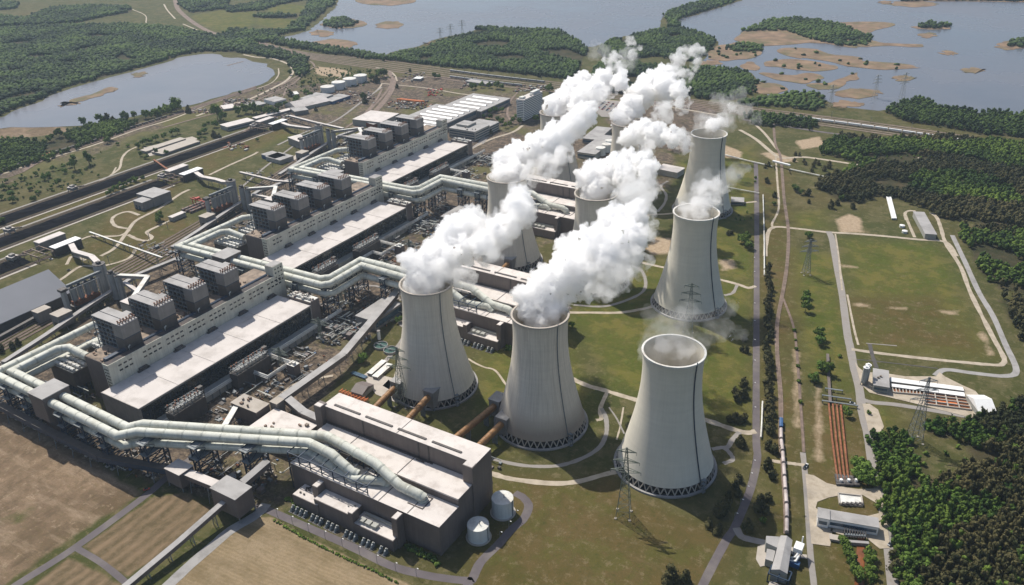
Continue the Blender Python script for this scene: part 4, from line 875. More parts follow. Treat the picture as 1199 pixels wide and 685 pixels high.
# brown glass-fibre ducts and inlet boxes at the towers
for k in range(2):
    for q_, (x0, x1, y1, rr, twr) in enumerate([(-439, -443, 499, 3.1, 'left'), (-401, -406, 502, 3.1, 'right'), (-357, -345, 520, 3.1, 'left'), (-330, -325, 500, 3.1, 'right')]):
        tw = (('the tower behind the nearest hall', 'the dark-footed tower'), ('the tower behind the middle hall', 'the central steaming tower'))[k][q_//2]
        lb = f'brown ribbed pipe, {twr} one of two feeding {tw}'
        x0, x1, ya, y1 = x0+VX*k, x1+VX*k, 429+VY*k, y1+VY*k
        t = Thing('gas_pipe', x0, ya, lb, 'pipe', 'brown gas pipes into the towers')
        b = MB(); b.tube([(x0, ya, 9), (x0+(x1-x0)*.1, ya+6, 9), (x1, y1-4, 14), (x1, y1+4, 14.5)], rr, 16); t.part(b, 'pipe', 'duct_brown', True)
        b = MB()
        p0 = Vector((x0+(x1-x0)*.1, ya+6, 9)); p1 = Vector((x1, y1-4, 14)); d = (p1-p0).normalized(); b.tube([(-.3, 0, 0), (.3, 0, 0)], rr+.25, 16); rg = t.part(b, 'joint_ring', 'duct_brown')
        for n_, s_ in enumerate(np.linspace(.12, .92, 8)):
            o_ = rg if n_ == 0 else rg.copy()
            if n_: C.objects.link(o_)
            o_.parent = t.o; o_.location = p0.lerp(p1, s_)-Vector(t.base); o_.rotation_euler = d.to_track_quat('X', 'Z').to_euler()
        b = MB()
        for s_ in (.25, .6, .9): p_ = p0.lerp(p1, s_); b.box(p_.x-2.5, p_.x+2.5, p_.y-.6, p_.y+.6, 0, p_.z-2)
        t.part(b, 'support', 'steel_grey')
        t = Thing('gas_inlet_house', x1, y1+5, f'grey inlet box of the {twr} brown pipe at {tw}', 'inlet house', 'grey inlet boxes at the tower feet')
        b = MB(); b.box(x1-5.5, x1+5.5, y1, y1+14, 3, 20); t.part(b, 'wall', 'clad_grey'); b = MB(); b.box(x1-6, x1+6, y1-.5, y1+14.5, 20, 20.8); t.part(b, 'roof', 'roof_grey')
        b = MB(); [b.bar((x1+sx, y1+sy, 0), (x1+sx, y1+sy, 3), 1) for sx in (-5, 5) for sy in (1, 13)]; t.part(b, 'leg', 'steel_grey')
# small pipe bridges zigzagging beside the turbine halls
for k in range(3):
    P = [(-600+VX*k, 350+VY*k, 9), (-600+VX*k, 459+VY*k, 9), (-571+VX*k, 459+VY*k, 9), (-571+VX*k, 490+VY*k, 9), (-600+VX*k, 490+VY*k, 9), (-600+VX*k, 600+VY*k, 9)]
    if k: P = [(-560+VX*k, 345+VY*k, 9)]+[(-586+VX*k, 392+VY*k, 9), (-586+VX*k, 459+VY*k, 9)]+P[2:]
    P = [(p[0]+10*0, p[1], p[2]) for p in P]
    t = Thing('pipe_bridge', P[2][0], P[2][1], f'zigzag white pipe bridge on short posts in front of the {gg[k]} turbine hall', 'pipe bridge', 'zigzag pipe bridges')
    b = MB()
    for dz, off in ((0, 0), (.1, 1.4), (1.6, .7)):
        Q = [(p[0]+off, p[1]-off, p[2]+dz) for p in P]; b.tube(Q, .62, 8)
    t.part(b, 'pipe', 'steel_white')
    b = MB(); fr = MB()
    for a, c_ in zip(P, P[1:]):
        a, c_ = Vector(a), Vector(c_); L = (c_-a).length; n = max(1, int(L//9)); pv = None
        for q_ in range(n+1):
            p_ = a.lerp(c_, q_/n); b.bar((p_.x, p_.y, 0), (p_.x, p_.y, 8.4), .5); b.bar((p_.x+1.6, p_.y-1.6, 0), (p_.x+1.6, p_.y-1.6, 8.4), .5)
            if pv: fr.bar((pv.x, pv.y, 7.2), (p_.x, p_.y, 8.4), .25)
            pv = p_
        fr.bar((a.x-1, a.y+1, 8.2), (c_.x-1, c_.y+1, 8.2), .45); fr.bar((a.x+2.3, a.y-2.3, 8.2), (c_.x+2.3, c_.y-2.3, 8.2), .45)
    t.part(b, 'post', 'steel_grey'); t.part(fr, 'truss', 'steel_white')
# small round cooler house at the zigzag
for k in range(3):
    x, y = -561+VX*k, 484+VY*k
    t = Thing('pump_house', x, y, f'small dark pump house with white fittings on its roof near the {gg[k]} zigzag pipe bridge', 'plant house', 'pump houses')
    b = MB(); b.box(x-5, x+5, y-4, y+4, 0, 13); t.part(b, 'wall', 'clad_brown'); b = MB(); b.box(x-5.2, x+5.2, y-4.2, y+4.2, 13, 13.4); b.box(x-3, x-1, y-3, y+3, 13.4, 15); b.box(x+1, x+3.6, y-2, y+1, 13.4, 16); t.part(b, 'roof', 'steel_white')
# ---------------------------------------------------------------- ash / lime silos
def silos(k):
    dx, dy = VX*k, VY*k
    for q_, (x, y, r_, zt, lb) in enumerate([(-893, 505, 7.0, 39, 'tall pale concrete silo, highest of the silo cluster by the {g} coal bed'), (-868, 502, 3.95, 34, 'pale silo next to the tallest one, near the conveyor, {g} cluster'), (-857, 503, 3.95, 33, 'pale silo farthest along the cluster at the conveyor foot, {g} cluster')]):
        t = Thing('silo', x+dx, y+dy, lb.format(g=gg[k]), 'silo', 'tall silos')
        b = MB(); b.cyl((x+dx, y+dy), r_, 0, zt, 20); t.part(b, 'shell', 'silo', True)
        b = MB(); b.cyl((x+dx, y+dy), r_+.3, zt, zt+.8, 20); b.box(x+dx-2.5, x+dx+2, y+dy-2, y+dy+2, zt+.8, zt+3.5); t.part(b, 'cap', 'clutter_dark')
        b = MB(); [b.bar((x+dx+r_+.6, y+dy-1, 0), (x+dx+r_+.6, y+dy-1, zt), .3), b.bar((x+dx+r_+.6, y+dy+.3, 0), (x+dx+r_+.6, y+dy+.3, zt), .3)]; t.part(b, 'ladder', 'steel_grey')
    for q_ in range(4):
        x, y = -884+dx, 461+q_*8.7+dy
        t = Thing('silo', x, y, f'{nn[q_]} of four short pale silos standing on a red brick base, {gg[k]} cluster', 'silo', 'short silos')
        b = MB(); b.cyl((x, y), 3.5, 14, 29, 16); b.cyl((x, y), 1.2, 12, 14, 16, 3.5, False); t.part(b, 'shell', 'silo', True)
        b = MB(); b.cyl((x, y), 3.9, 29, 29.6, 16); b.box(x-1.4, x+1.4, y-1.2, y+1.2, 29.6, 31.2); t.part(b, 'cap', 'clutter_dark')
    t = Thing('silo_plant', -884+dx, 474+dy, f'red and dark base building under the short silos, {gg[k]} cluster', 'building', 'silo bases')
    b = MB(); b.box(-890+dx, -878+dx, 455+dy, 492+dy, 0, 8); t.part(b, 'wall', 'clad_dark'); b = MB()
    for y in np.arange(456, 493, 6): b.bar((-878.6+dx, y+dy, 8), (-878.6+dx, y+dy, 30), .5); b.bar((-889.4+dx, y+dy, 8), (-889.4+dx, y+dy, 30), .5); b.bar((-889.4+dx, y+dy, 30), (-878.6+dx, y+dy, 30), .5)
    b.bar((-878.6+dx, 456+dy, 30), (-878.6+dx, 492+dy, 30), .6); b.bar((-889.4+dx, 456+dy, 30), (-889.4+dx, 492+dy, 30), .6); b.box(-886+dx, -883+dx, 456+dy, 500+dy, 32, 35)
    t.part(b, 'steel_frame', 'steel_grey'); b = MB(); b.box(-878+dx, -877.6+dx, 458+dy, 489+dy, 8.2, 13); b.box(-889+dx, -879+dx, 458+dy, 489+dy, 8.02, 12); t.part(b, 'brick_band', 'rust')
    t = Thing('lift_house', -884+dx, 450+dy, f'slim concrete lift shaft at the low end of the silo row, {gg[k]} cluster', 'plant house', 'lift shafts'); b = MB(); b.cyl((-884+dx, 450+dy), 3.3, 0, 30, 16); t.part(b, 'shaft', 'silo', True); b = MB(); b.box(-888+dx, -880+dx, 446+dy, 454+dy, 30, 33); t.part(b, 'head', 'clutter_dark')
    t = Thing('loading_house', -866+dx, 433+dy, f'grey rail loading house with a pale roof at the foot of the silos, {gg[k]} cluster', 'building', 'rail loading houses')
    b = MB(); b.box(-875+dx, -860+dx, 424+dy, 441+dy, 0, 15); t.part(b, 'wall', 'clad_grey'); b = MB(); b.box(-875.5+dx, -859.5+dx, 423.5+dy, 441.5+dy, 15, 15.6); t.part(b, 'roof', 'concrete'); b = MB(); b.box(-871+dx, -865+dx, 423.8+dy, 424+dy, 0, 6); t.part(b, 'portal', 'glass_dark')
for k in range(3): silos(k)
def conveyor(P, wd, ht, label, roof='roof_grey', wall='clad_grey', legs=20, group='covered conveyors', lw=.5, name='conveyor_bridge'):
    t = Thing(name, P[0][0], P[0][1], label, 'conveyor', group)
    b = MB(); r_ = MB()
    for a, c_ in zip(P, P[1:]):
        a, c_ = Vector(a), Vector(c_); b.bar(a, c_, wd, ht); r_.bar(a+Vector((0, 0, ht/2+.2)), c_+Vector((0, 0, ht/2+.2)), wd+.5, .4)
        L = (c_-a).length; n = max(1, int(L//legs)) if legs else 0
        d = (c_-a); d.z = 0; d.normalize(); s_ = Vector((-d.y, d.x, 0))*(wd*.4)
        for q_ in range(n):
            p_ = a.lerp(c_, (q_+.5)/n); l = MB()
            if p_.z < 3 or not legs: continue
            for sg in (-1, 1): l.bar((p_.x+s_.x*sg*1.5, p_.y+s_.y*sg*1.5, 0), (p_.x+s_.x*sg, p_.y+s_.y*sg, p_.z-ht/2), lw)
            l.bar((p_.x-s_.x*1.25, p_.y-s_.y*1.25, p_.z*.4), (p_.x+s_.x*1.1, p_.y+s_.y*1.1, p_.z*.7), lw*.6); l.bar((p_.x+s_.x*1.5, p_.y+s_.y*1.5, 0), (p_.x-s_.x*1.2, p_.y-s_.y*1.2, p_.z*.6), lw*.6); t.part(l, 'support', 'steel_grey')
    t.part(b, 'gallery', wall); t.part(r_, 'roof', roof)
    return t
for k in range(3):
    o_ = lambda x, y, z: (x+VX*k, y+VY*k, z)
    conveyor([o_(-856, 503, 33), o_(-790, 498, 49), o_(-738, 445, 62)], 5, 3.5, f'bright roofed conveyor climbing from the silos to the boilers of the {gg[k]} block', 'steel_white', legs=45)
    conveyor([o_(-846, 503, 26), o_(-780, 478, 40), o_(-738, 440, 50)], 4, 3, f'second pale conveyor beside the bright one climbing to the {gg[k]} boilers', 'roof_pale', legs=45)
    conveyor([o_(-836, 345, 6), o_(-848, 400, 7), o_(-866, 470, 9), o_(-878, 541, 12), o_(-872, 600, 12)], 5.5, 3.4, f'long low covered conveyor running beside the sidings of the {gg[k]} block', 'roof_grey', legs=18)
    conveyor([o_(-1046, 562, 8), o_(-1010, 545, 12), o_(-975, 545, 13), o_(-940, 530, 20), o_(-897, 508, 34)], 7, 4, f'kinked pale conveyor rising from the twin sheds to the {gg[k]} silo cluster', 'roof_pale', legs=25)
    for q_, x in enumerate((-1096, -1060)):
        t = Thing('transfer_shed', x+7+VX*k, 558+VY*k, f'low white-roofed shed, {"left" if q_ == 0 else "right"} of two at the {gg[k]} coal bed end', 'shed', 'twin sheds at the coal beds')
        b = MB(); b.box(x+VX*k, x+13+VX*k, 540+VY*k, 578+VY*k, 0, 11); t.part(b, 'wall', 'clad_grey' if q_ == 0 else 'clad_dark'); b = MB(); b.box(x-.4+VX*k, x+13.4+VX*k, 539.6+VY*k, 578.4+VY*k, 11, 11.8); t.part(b, 'roof', 'paint_white' if q_ else 'roof_pale')
    t = Thing('coal_gantry', -1066+VX*k, 528+VY*k, f'open brown steel gantry between the {gg[k]} coal bed and its twin sheds', 'gantry', 'coal gantries'); b = MB()
    for x in (-1083, -1066, -1049):
        for y in (516, 538): b.bar((x+VX*k, y+VY*k, 0), (x+VX*k, y+VY*k, 8), .7)
        b.bar((x+VX*k, 516+VY*k, 8), (x+VX*k, 538+VY*k, 8), .9)
    for y in (516, 527, 538): b.bar((-1083+VX*k, y+VY*k, 8.5), (-1049+VX*k, y+VY*k, 8.5), 1.2)
    t.part(b, 'beam', 'clutter')
# long roofed conveyor beside the first tower, its arm to the process hall, and others near the front
conveyor([(-524, 427, 14), (-524, 518, 15), (-565, 668, 16), (-566, 700, 16)], 8, 5, 'long elevated grey conveyor with a bend, left of the tower with the brown pipes', 'roof_grey', 'clad_brown', 22)
conveyor([(-522, 436, 13), (-492, 427, 13), (-450, 424, 14)], 7.5, 5, 'short grey conveyor arm from the long bent conveyor to the nearest process hall', 'roof_grey', 'clad_brown', 30)
conveyor([(-461, 306, 14), (-462, 262, 9), (-463, 205, 5), (-463, 150, 3)], 4.6, 3.6, 'slim straight conveyor bridge crossing from the corner house to the picture bottom', 'roof_grey', 'clad_brown', 17)
conveyor([(-520, 316, 13), (-474, 314, 19)], 7.5, 4.5, 'short pale-roofed bridge between the two corner transfer houses', 'roof_pale', 'clad_brown', 20)
conveyor([(-459, 325, 20), (-455, 350, 26)], 6.5, 4.5, 'short bridge climbing from the corner house to the nearest process hall', 'roof_grey', 'clad_brown', 0)
conveyor([(-800, 296, 13), (-700, 294, 13), (-600, 294, 13), (-530, 312, 14)], 6, 5, 'dark enclosed conveyor running low beside the duct trestles and sandy ground', 'clad_dark', 'steel_blue', 25)
conveyor([(-555, 405, 12), (-536, 375, 16), (-528, 330, 14)], 5, 3.5, 'short white-roofed conveyor leading to the low beige hall', 'steel_white', 'clad_brown', 0)
def house(name, x0, x1, y0, y1, zt, label, cat='building', wall='clad_grey', roof='roof_pale', extra=0, group=None, z0=0, win=None):
    t = Thing(name, (x0+x1)/2, (y0+y1)/2, label, cat, group, z=0)
    b = MB(); b.box(x0, x1, y0, y1, z0, zt); t.part(b, 'wall', wall); b = MB(); b.box(x0-.35, x1+.35, y0-.35, y1+.35, zt, zt+.5); t.part(b, 'roof', roof)
    if z0: 
        b = MB(); [b.bar((x, y, 0), (x, y, z0), .8) for x in (x0+.5, x1-.5) for y in (y0+.5, y1-.5)]; t.part(b, 'leg', 'steel_grey')
    if extra:
        b = MB()
        for k in range(extra): x, y = random.uniform(x0+1, x1-4), random.uniform(y0+1, y1-4); t.boxes('rooftop_unit', 'clutter', [(x, x+random.uniform(1.2, 3.4), y, y+random.uniform(1, 3), zt+.5, zt+random.uniform(1.4, 3))])
    if win:
        wbm = MB(); wbm.box(0, .15, 0, win[0], 0, win[1]); wx = MB(); wx.box(0, win[0], -.15, 0, 0, win[1]); f1 = t.part(wbm, 'window', 'glass_blue'); f2 = t.part(wx, 'window', 'glass_blue'); n1 = n2 = 0
        z = win[2]
        while z+win[1] < zt-.5:
            y = y0+1
            while y+win[0] < y1-.5:
                loc = (x1, y, z)
                if n1 == 0: f1.location = tuple(a-b_ for a, b_ in zip(loc, t.base))
                elif n1 < 60: t.inst(f1, loc)
                n1 += 1; y += win[0]+win[3]
            x = x0+1
            while x+win[0] < x1-.5:
                loc = (x, y0, z)
                if n2 == 0: f2.location = tuple(a-b_ for a, b_ in zip(loc, t.base))
                elif n2 < 36: t.inst(f2, loc)
                n2 += 1; x += win[0]+win[3]
            z += win[1]+win[4]
    return t
house('transfer_house', -474, -446, 306, 323, 24, 'large grey corner house where three conveyors meet above the access road', wall='clad_brown', roof='roof_grey', z0=5)
house('transfer_house', -533, -515, 308, 322, 18, 'smaller grey conveyor house under the ducts, white patch on its roof', wall='clad_brown', roof='roof_pale', z0=4)
house('filter_plant', -522, -470, 384, 421, 11.5, 'low flat hall with beige roof between the ducts and the long conveyor', wall='clad_brown', roof='roof_warm', extra=6)
house('switch_house', -560, -527, 403, 419, 16, 'beige-roofed block with roof stubs beside the bent long conveyor', wall='clad_brown', roof='concrete', extra=5)
house('switch_house', -528, -519, 421, 430, 17, 'small square block where the bent long conveyor meets its arm', wall='clad_grey', roof='concrete')
def tank(x, y, r_, zt, label, m='tank_white', group='white storage tanks', pad=True, rail=True, roof=None):
    t = Thing('storage_tank', x, y, label, 'tank', group)
    b = MB(); b.cyl((x, y), r_, .2, zt, 40); t.part(b, 'shell', m, True); b = MB(); b.cyl((x, y), r_+.15, zt, zt+.3, 40, r_+.1, False); b.cyl((x, y), r_, zt+.02, zt+r_*.06, 40, .5); t.part(b, 'roof', roof or 'steel_white', True)
    b = MB(); b.cyl((x, y), r_+1.6, 0, .5, 32); t.part(b, 'plinth', 'concrete')
    if rail: b = MB(); b.tube([(x+1.5, y, zt+.6), (x+1.5, y, zt+4)], .35, 6); b.bar((x+r_+.4, y, .3), (x+r_+.4, y, zt+1), .5, .5); t.part(b, 'vent_pipe', 'steel_grey')
    return t
tank(-275.5, 387, 8.3, 13, 'white round tank standing nearer the road at the process hall corner'); tank(-273.5, 419, 8.6, 15, 'white round tank with a walkway on its roof, behind its twin at the hall corner')
# clutter yards between halls: transformers, pipe stacks, small sheds
UNIT = {}
def unit(kind_, m):
    if (kind_, m) not in UNIT:
        b = MB(); b.box(-.5, .5, -.5, .5, 0, 1) if kind_ == 'box' else b.tube([(-.5, 0, 0), (.5, 0, 0)], .5, 7)
        me_ = bpy.data.meshes.new(kind_); me_.from_pydata(b.v, [], b.f); me_.materials.append(M[m]); UNIT[(kind_, m)] = me_
    return UNIT[(kind_, m)]
def clutter(x0, x1, y0, y1, n, k, label, hmax=4.5, m='clutter'):
    bx, by = (x0+x1)/2+VX*k, (y0+y1)/2+VY*k
    t = Thing('equipment_yard', bx, by, label, 'equipment', 'outdoor equipment yards')
    def put_(nm, me_, loc, sc_, rz_=0, ry=0):
        o = bpy.data.objects.new(nm, me_); C.objects.link(o); o.parent = t.o; o.location = (loc[0]+VX*k-bx, loc[1]+VY*k-by, loc[2]); o.scale = sc_; o.rotation_euler[2] = rz_
    n = min(n, 240)
    for q_ in range(int(n*.4)):
        s_ = random.uniform(.8, 3.4)**1.1; put_('machine_block', unit('box', random.choice(['clutter_dark', 'clad_dark', 'steel_grey', 'clad_brown'])), (random.uniform(x0, x1), random.uniform(y0, y1), 0), (s_*random.uniform(.6, 1.8), s_*random.uniform(.6, 2), random.uniform(.8, hmax)*random.uniform(.5, 1)))
    for q_ in range(int(n*.3)):
        L_ = random.uniform(5, 18); x, y, z = random.uniform(x0, x1), random.uniform(y0, y1), random.uniform(.8, hmax+1); d_ = random.uniform(.4, 1.1); rz_ = random.choice([0, math.pi/2])
        put_('pipe_run', unit('pipe', random.choice(['steel_grey', 'steel_white', 'duct', 'clad_dark'])), (x, y, z), (L_, d_, d_), rz_); put_('pipe_support', unit('box', 'steel_grey'), (x, y, 0), (.4, .4, z))
    for q_ in range(int(n*.3)):
        s_ = random.uniform(.6, 2.2); put_('crate', unit('box', random.choice(['clutter', 'clad_light', 'rust', 'concrete_grey', 'paint_blue', 'clutter_dark'])), (random.uniform(x0, x1), random.uniform(y0, y1), 0), (s_*random.uniform(.8, 2), s_, random.uniform(.5, 2.2)), random.choice([0, 0, .3]))
for k in range(3):
    g = gg[k]
    clutter(-598, -545, 392, 525, 200, k, f'jumble of transformers, pipes and crates along the glass front of the {g} turbine hall')
    clutter(-700, -585, 320, 343, 190, k, f'pipes and machine blocks in the gap between ducts and the {g} turbine hall', 7)
    clutter(-718, -704, 345, 560, 150, k, f'dense machinery strip behind the {g} boiler house', 12)
    clutter(-600, -560, 545, 600, 130, k, f'cooling gear and pipes past the far end of the {g} turbine hall', 6)
    clutter(-620, -540, 566, 582, 140, k, f'tanks and pipes heaped under the ducts next to the {g} turbine hall', 9)
    clutter(-900, -760, 330, 350+0*k, 60, k, f'small huts and pipes at the low end of the {g} siding fan', 4)
    clutter(-835, -765, 430, 560, 150, k, f'pipes, fans and sheds between the silos and the {g} dust filters', 9)
    clutter(-590, -540, 600, 640, 90, k, f'switchgear and pipes around the {g} slatted substation block', 5)
    if k: clutter(-590, -500, 320, 372, 110, k, f'pipes and fittings below the step-shaped ducts of the {g} block', 8)
clutter(-520, -455, 318, 382, 100, 0, 'machinery and bins in the shade under the ducts by the low beige hall', 8)
clutter(-760, -560, 300, 312, 90, 0, 'crates and rubble lying below the duct trestles', 3)
clutter(-450, -300, 435, 470, 110, 0, 'pipework and pumps between the nearest process hall and the brown pipes', 4)
clutter(-450, -300, 435, 470, 110, 1, 'pipework and pumps between the middle process hall and the brown pipes', 4)
for k in (0, 1, 2):
    t = Thing('utility_block', -524+VX*k, 606+VY*k-280*0, f'grey slatted substation block under the ducts past the {gg[k]} turbine hall', 'building', 'substation blocks')
    x0, x1, y0, y1 = -572+VX*k, -545+VX*k, 592+VY*k, 640+VY*k
    b = MB(); b.box(x0, x1, y0, y1, 0, 12); t.part(b, 'wall', 'clad_grey'); b = MB(); b.box(x0-.4, x1+.4, y0-.4, y1+.4, 12, 12.5); t.part(b, 'roof', 'roof_grey'); b = MB(); b.box(x1, x1+.2, y0+2, y1-2, 3, 9.5); t.part(b, 'window_band', 'glass_blue')
# ================================================================ OTHER BUILDINGS
t = Thing('storage_hall', -945, 400, 'huge low storage hall with a dull blue roof by the coal beds', 'building')
b = MB(); b.box(-971, -912, 280, 474, 0, 10.8); t.part(b, 'wall', 'clad_dark')
b = MB(); b.add([(-911, 279, 10.5), (-911, 475, 10.5), (-950, 475, 31), (-950, 279, 31), (-911, 279, 11.3), (-911, 475, 11.3), (-950, 475, 31.8), (-950, 279, 31.8)], [(0, 3, 2, 1), (4, 5, 6, 7), (0, 1, 5, 4), (1, 2, 6, 5), (2, 3, 7, 6), (3, 0, 4, 7)]); t.part(b, 'front_roof_slope', 'shed_blue')
b = MB(); b.add([(-950.1, 279, 31), (-950.1, 475, 31), (-972, 475, 10.5), (-972, 279, 10.5), (-950.1, 279, 31.8), (-950.1, 475, 31.8), (-972, 475, 11.3), (-972, 279, 11.3)], [(0, 3, 2, 1), (4, 5, 6, 7), (0, 1, 5, 4), (1, 2, 6, 5), (2, 3, 7, 6), (3, 0, 4, 7)]); t.part(b, 'rear_roof_slope', 'roof_grey')
b = MB(); b.add([(-912, 473.7, 10.8), (-971, 473.7, 10.8), (-950, 473.7, 31)], [(0, 2, 1)]); b.add([(-912, 473, 10.8), (-971, 473, 10.8), (-950, 473, 31)], [(0, 1, 2)]); t.part(b, 'gable', 'clad_dark')
b = MB()
for y in (400, 412, 424): b.box(-966, -962, y, y+3, 16, 21)
t.part(b, 'roof_vent', 'clutter_dark')
house('switch_house', -905, -893, 420, 436, 13, 'small pale-roofed cube between the storage hall and the belt conveyor', wall='clad_grey', roof='concrete')
conveyor([(-905, 428, 4), (-899, 380, 3), (-893, 330, 3)], 4, 2.5, 'dark belt conveyor running low from the small cube beside the blue hall', 'clad_dark', 'clad_dark', 15)
# cross shaped hall in the middle of the coal yard lawn
t = Thing('crusher_hall', -1080, 730, 'L-shaped grey hall with pale flat roofs on the lawn between coal beds', 'building')
b = MB(); b.box(-1120, -1082, 722, 754, 0, 14); b.box(-1105, -1084, 704, 722, 0, 12); t.part(b, 'wall', 'clad_grey'); b = MB(); b.box(-1120.5, -1081.5, 721.5, 754.5, 14, 14.6); b.box(-1105.5, -1083.5, 703.5, 721.4, 12, 12.6); t.part(b, 'roof', 'roof_grey')
b = MB(); b.box(-1102, -1097, 703.8, 704, 0, 6); b.box(-1095, -1090, 703.8, 704, 0, 6); t.part(b, 'gate', 'glass_blue')
house('site_cabin', G(194,260)[0], G(194,260)[0]+9, G(194,260)[1]+6, G(194,260)[1]+30, 6, 'small pale cabin on the grass near the L-shaped hall', wall='clad_light', roof='roof_pale')
t = Thing('crane_runway', -1000, 760, 'open scrap yard with a red portal crane beside the sidings', 'crane yard')
x0, y0 = G(215,246)[:2]; b = MB()
for q_ in range(3): b.box(x0+q_*9, x0+q_*9+4, y0-4, y0+46, 0, 3.4)
t.part(b, 'scrap_row', 'scrap'); b = MB(); 
for q_ in (20,): [b.bar((x0-2, y0+q_+dy, 0), (x0-2, y0+q_+dy, 11), .9) for dy in (0, 5)]; [b.bar((x0+26, y0+q_+dy, 0), (x0+26, y0+q_+dy, 11), .9) for dy in (0, 5)]; [b.bar((x0-6, y0+q_+dy, 11), (x0+30, y0+q_+dy, 11), 1.3) for dy in (0, 5)]; b.box(x0+6, x0+10, y0+q_-1, y0+q_+6, 11.5, 14)
t.part(b, 'portal_crane', 'paint_red')
# north: workshops with skylights, offices, tall slab
t = Thing('workshop_hall', -930, 1340, 'very large flat workshop hall with rows of white skylights behind the farthest boilers', 'building')
b = MB(); b.box(-1010, -911, 1180, 1355, 0, 14); b.box(-995, -902, 1355, 1468, 0, 11.5); t.part(b, 'wall', 'clad_grey'); b = MB(); b.box(-1010.4, -910.6, 1179.6, 1355.2, 14, 14.5); b.box(-995.4, -901.6, 1355.3, 1468.4, 11.5, 12); t.part(b, 'roof', 'roof_grey')
sk = MB(); sk.gable(0, 74, 0, 6.5, 0, .8, 2.4, 'x'); s0 = None
for q_ in range(8):
    for x, y, z, ok in ((-992, 1195+q_*20, 14.5, q_ < 8), (-978, 1368+q_*24, 12, q_ < 4)):
        if not ok: continue
        if s0 is None: s0 = t.part(sk, 'skylight', 'paint_white'); s0.location = tuple(a-b_ for a, b_ in zip((x, y, z), t.base))
        else: t.inst(s0, (x, y, z)).scale = (1 if z > 13 else .85, 1, 1)
b = MB(); b.box(-911, -910.7, 1185, 1350, 6, 12); b.box(-901.9, -901.5, 1360, 1464, 5, 9.5); t.part(b, 'window_band', 'glass_blue')
house('office_block', -884, -826, 1219, 1268, 17, 'square grey-roofed office block with banded windows beyond the farthest turbine hall', wall='clad_light', roof='roof_grey', extra=7, win=None)
t = Thing('office_wing', -850, 1290, 'rear wing of the banded office block with a raised roof box', 'building'); b = MB(); b.box(-872, -826, 1268.5, 1302, 0, 14); b.box(-878, -852, 1235, 1262, 17.5, 21); t.part(b, 'wall', 'clad_light'); b = MB(); b.box(-872.3, -825.7, 1268.4, 1302.3, 14, 14.5); b.box(-878.3, -851.7, 1234.7, 1262.3, 21, 21.4); t.part(b, 'roof', 'roof_grey')
for z in (3, 7.5, 12):
    b = MB(); b.box(-825.98, -825.7, 1221, 1266, z, z+2); b.box(-882, -828, 1218.6, 1219, z, z+2); b.box(-826, -825.8, 1270, 1300, z-.8, z+1); t.part(b, 'window_band', 'glass_blue')
t = Thing('office_tower', -808, 1400, 'tall long office slab with striped white facade, left of the far cooling towers', 'building')
b = MB(); b.box(-823, -807, 1362, 1436, 3, 43); t.part(b, 'wall', 'paint_white'); b = MB(); b.box(-823.4, -806.6, 1361.6, 1436.4, 43, 44.2); t.part(b, 'roof', 'roof_pale')
b = MB(); b.box(-818, -810, 1405, 1432, 44.2, 49); b.box(-820, -812, 1366, 1378, 44.2, 47.5); b.cyl((-812, 1398), 2.5, 44.2, 47, 10); t.part(b, 'roof_plant', 'steel_white')
b = MB(); b.box(-821, -809, 1364, 1434, 0, 3); t.part(b, 'ground_floor', 'glass_dark')
wb = MB(); wb.box(0, .35, 0, 72, 0, 1.35); wx = MB(); wx.box(0, 14, -.35, 0, 0, 1.35)
w1 = t.part(wb, 'window_band', 'glass_blue'); w2 = t.part(wx, 'window_band', 'glass_blue')
for q_ in range(11):
    z = 5.2+q_*3.45
    for w_, loc in ((w1, (-807, 1363, z)), (w2, (-822, 1362, z))):
        if q_ == 0: w_.location = tuple(a-b_ for a, b_ in zip(loc, t.base))
        else: t.inst(w_, loc)
def pb(name, px, zt, label, wall='clad_grey', roof='roof_pale', cat='building', group=None, extra=0, z0=0, gable=False, win=False):
    "flat-roofed building from three roof corners seen in the picture, squared up"
    a, b_, c_ = [np.array(G(p[0], p[1], zt)[:2]) for p in px]
    u = b_-a; L = np.linalg.norm(u); u = u/L; v = np.array([-u[1], u[0]]); W = (c_-b_)@v
    t = Thing(name, a[0], a[1], label, cat, group)
    Q = [a, a+u*L, a+u*L+v*W, a+v*W]
    m1 = MB(); m1.prism([tuple(q) for q in Q], z0, zt)
    t.part(m1, 'wall', wall); m2 = MB()
    s_ = 1 if W > 0 else -1
    E_ = [a-u*.5-v*.5*s_, a+u*(L+.5)-v*.5*s_, a+u*(L+.5)+v*(W+.5*s_), a-u*.5+v*(W+.5*s_)]
    if gable:
        h_ = abs(W)*.2; m0, m1_ = (E_[0]+E_[3])/2, (E_[1]+E_[2])/2
        vs = [(*E_[0], zt), (*E_[1], zt), (*E_[2], zt), (*E_[3], zt), (*m0, zt+h_), (*m1_, zt+h_)]
        m2.add(vs, [(0, 1, 5, 4), (2, 3, 4, 5), (1, 2, 5), (3, 0, 4), (0, 3, 2, 1)])
        if s_ < 0: m2.flip()
    else: m2.prism([tuple(q) for q in E_], zt, zt+.5)
    t.part(m2, 'roof', roof)
    if win:
        m3 = MB(); w_ = .12*s_
        Q2 = [a+u*1-v*w_, a+u*(L-1)-v*w_, a+u*(L-1)+v*0, a+u*1+v*0]; m3.prism([tuple(q) for q in Q2], zt*.35, zt*.7); t.part(m3, 'window_band', 'glass_blue')
    if extra:
        m3 = MB()
        for k in range(extra): p_ = a+u*random.uniform(.1, .8)*L+v*random.uniform(.15, .75)*W; t.boxes('rooftop_unit', 'clutter', [(p_[0], p_[0]+2, p_[1], p_[1]+1.6, zt+.5, zt+2)])
    return t
pb('workshop', [(446,143.5),(467,133),(445,124.5)], 12, 'white-roofed workshop block just behind the farthest boiler towers', roof='roof_pale', wall='clad_light')
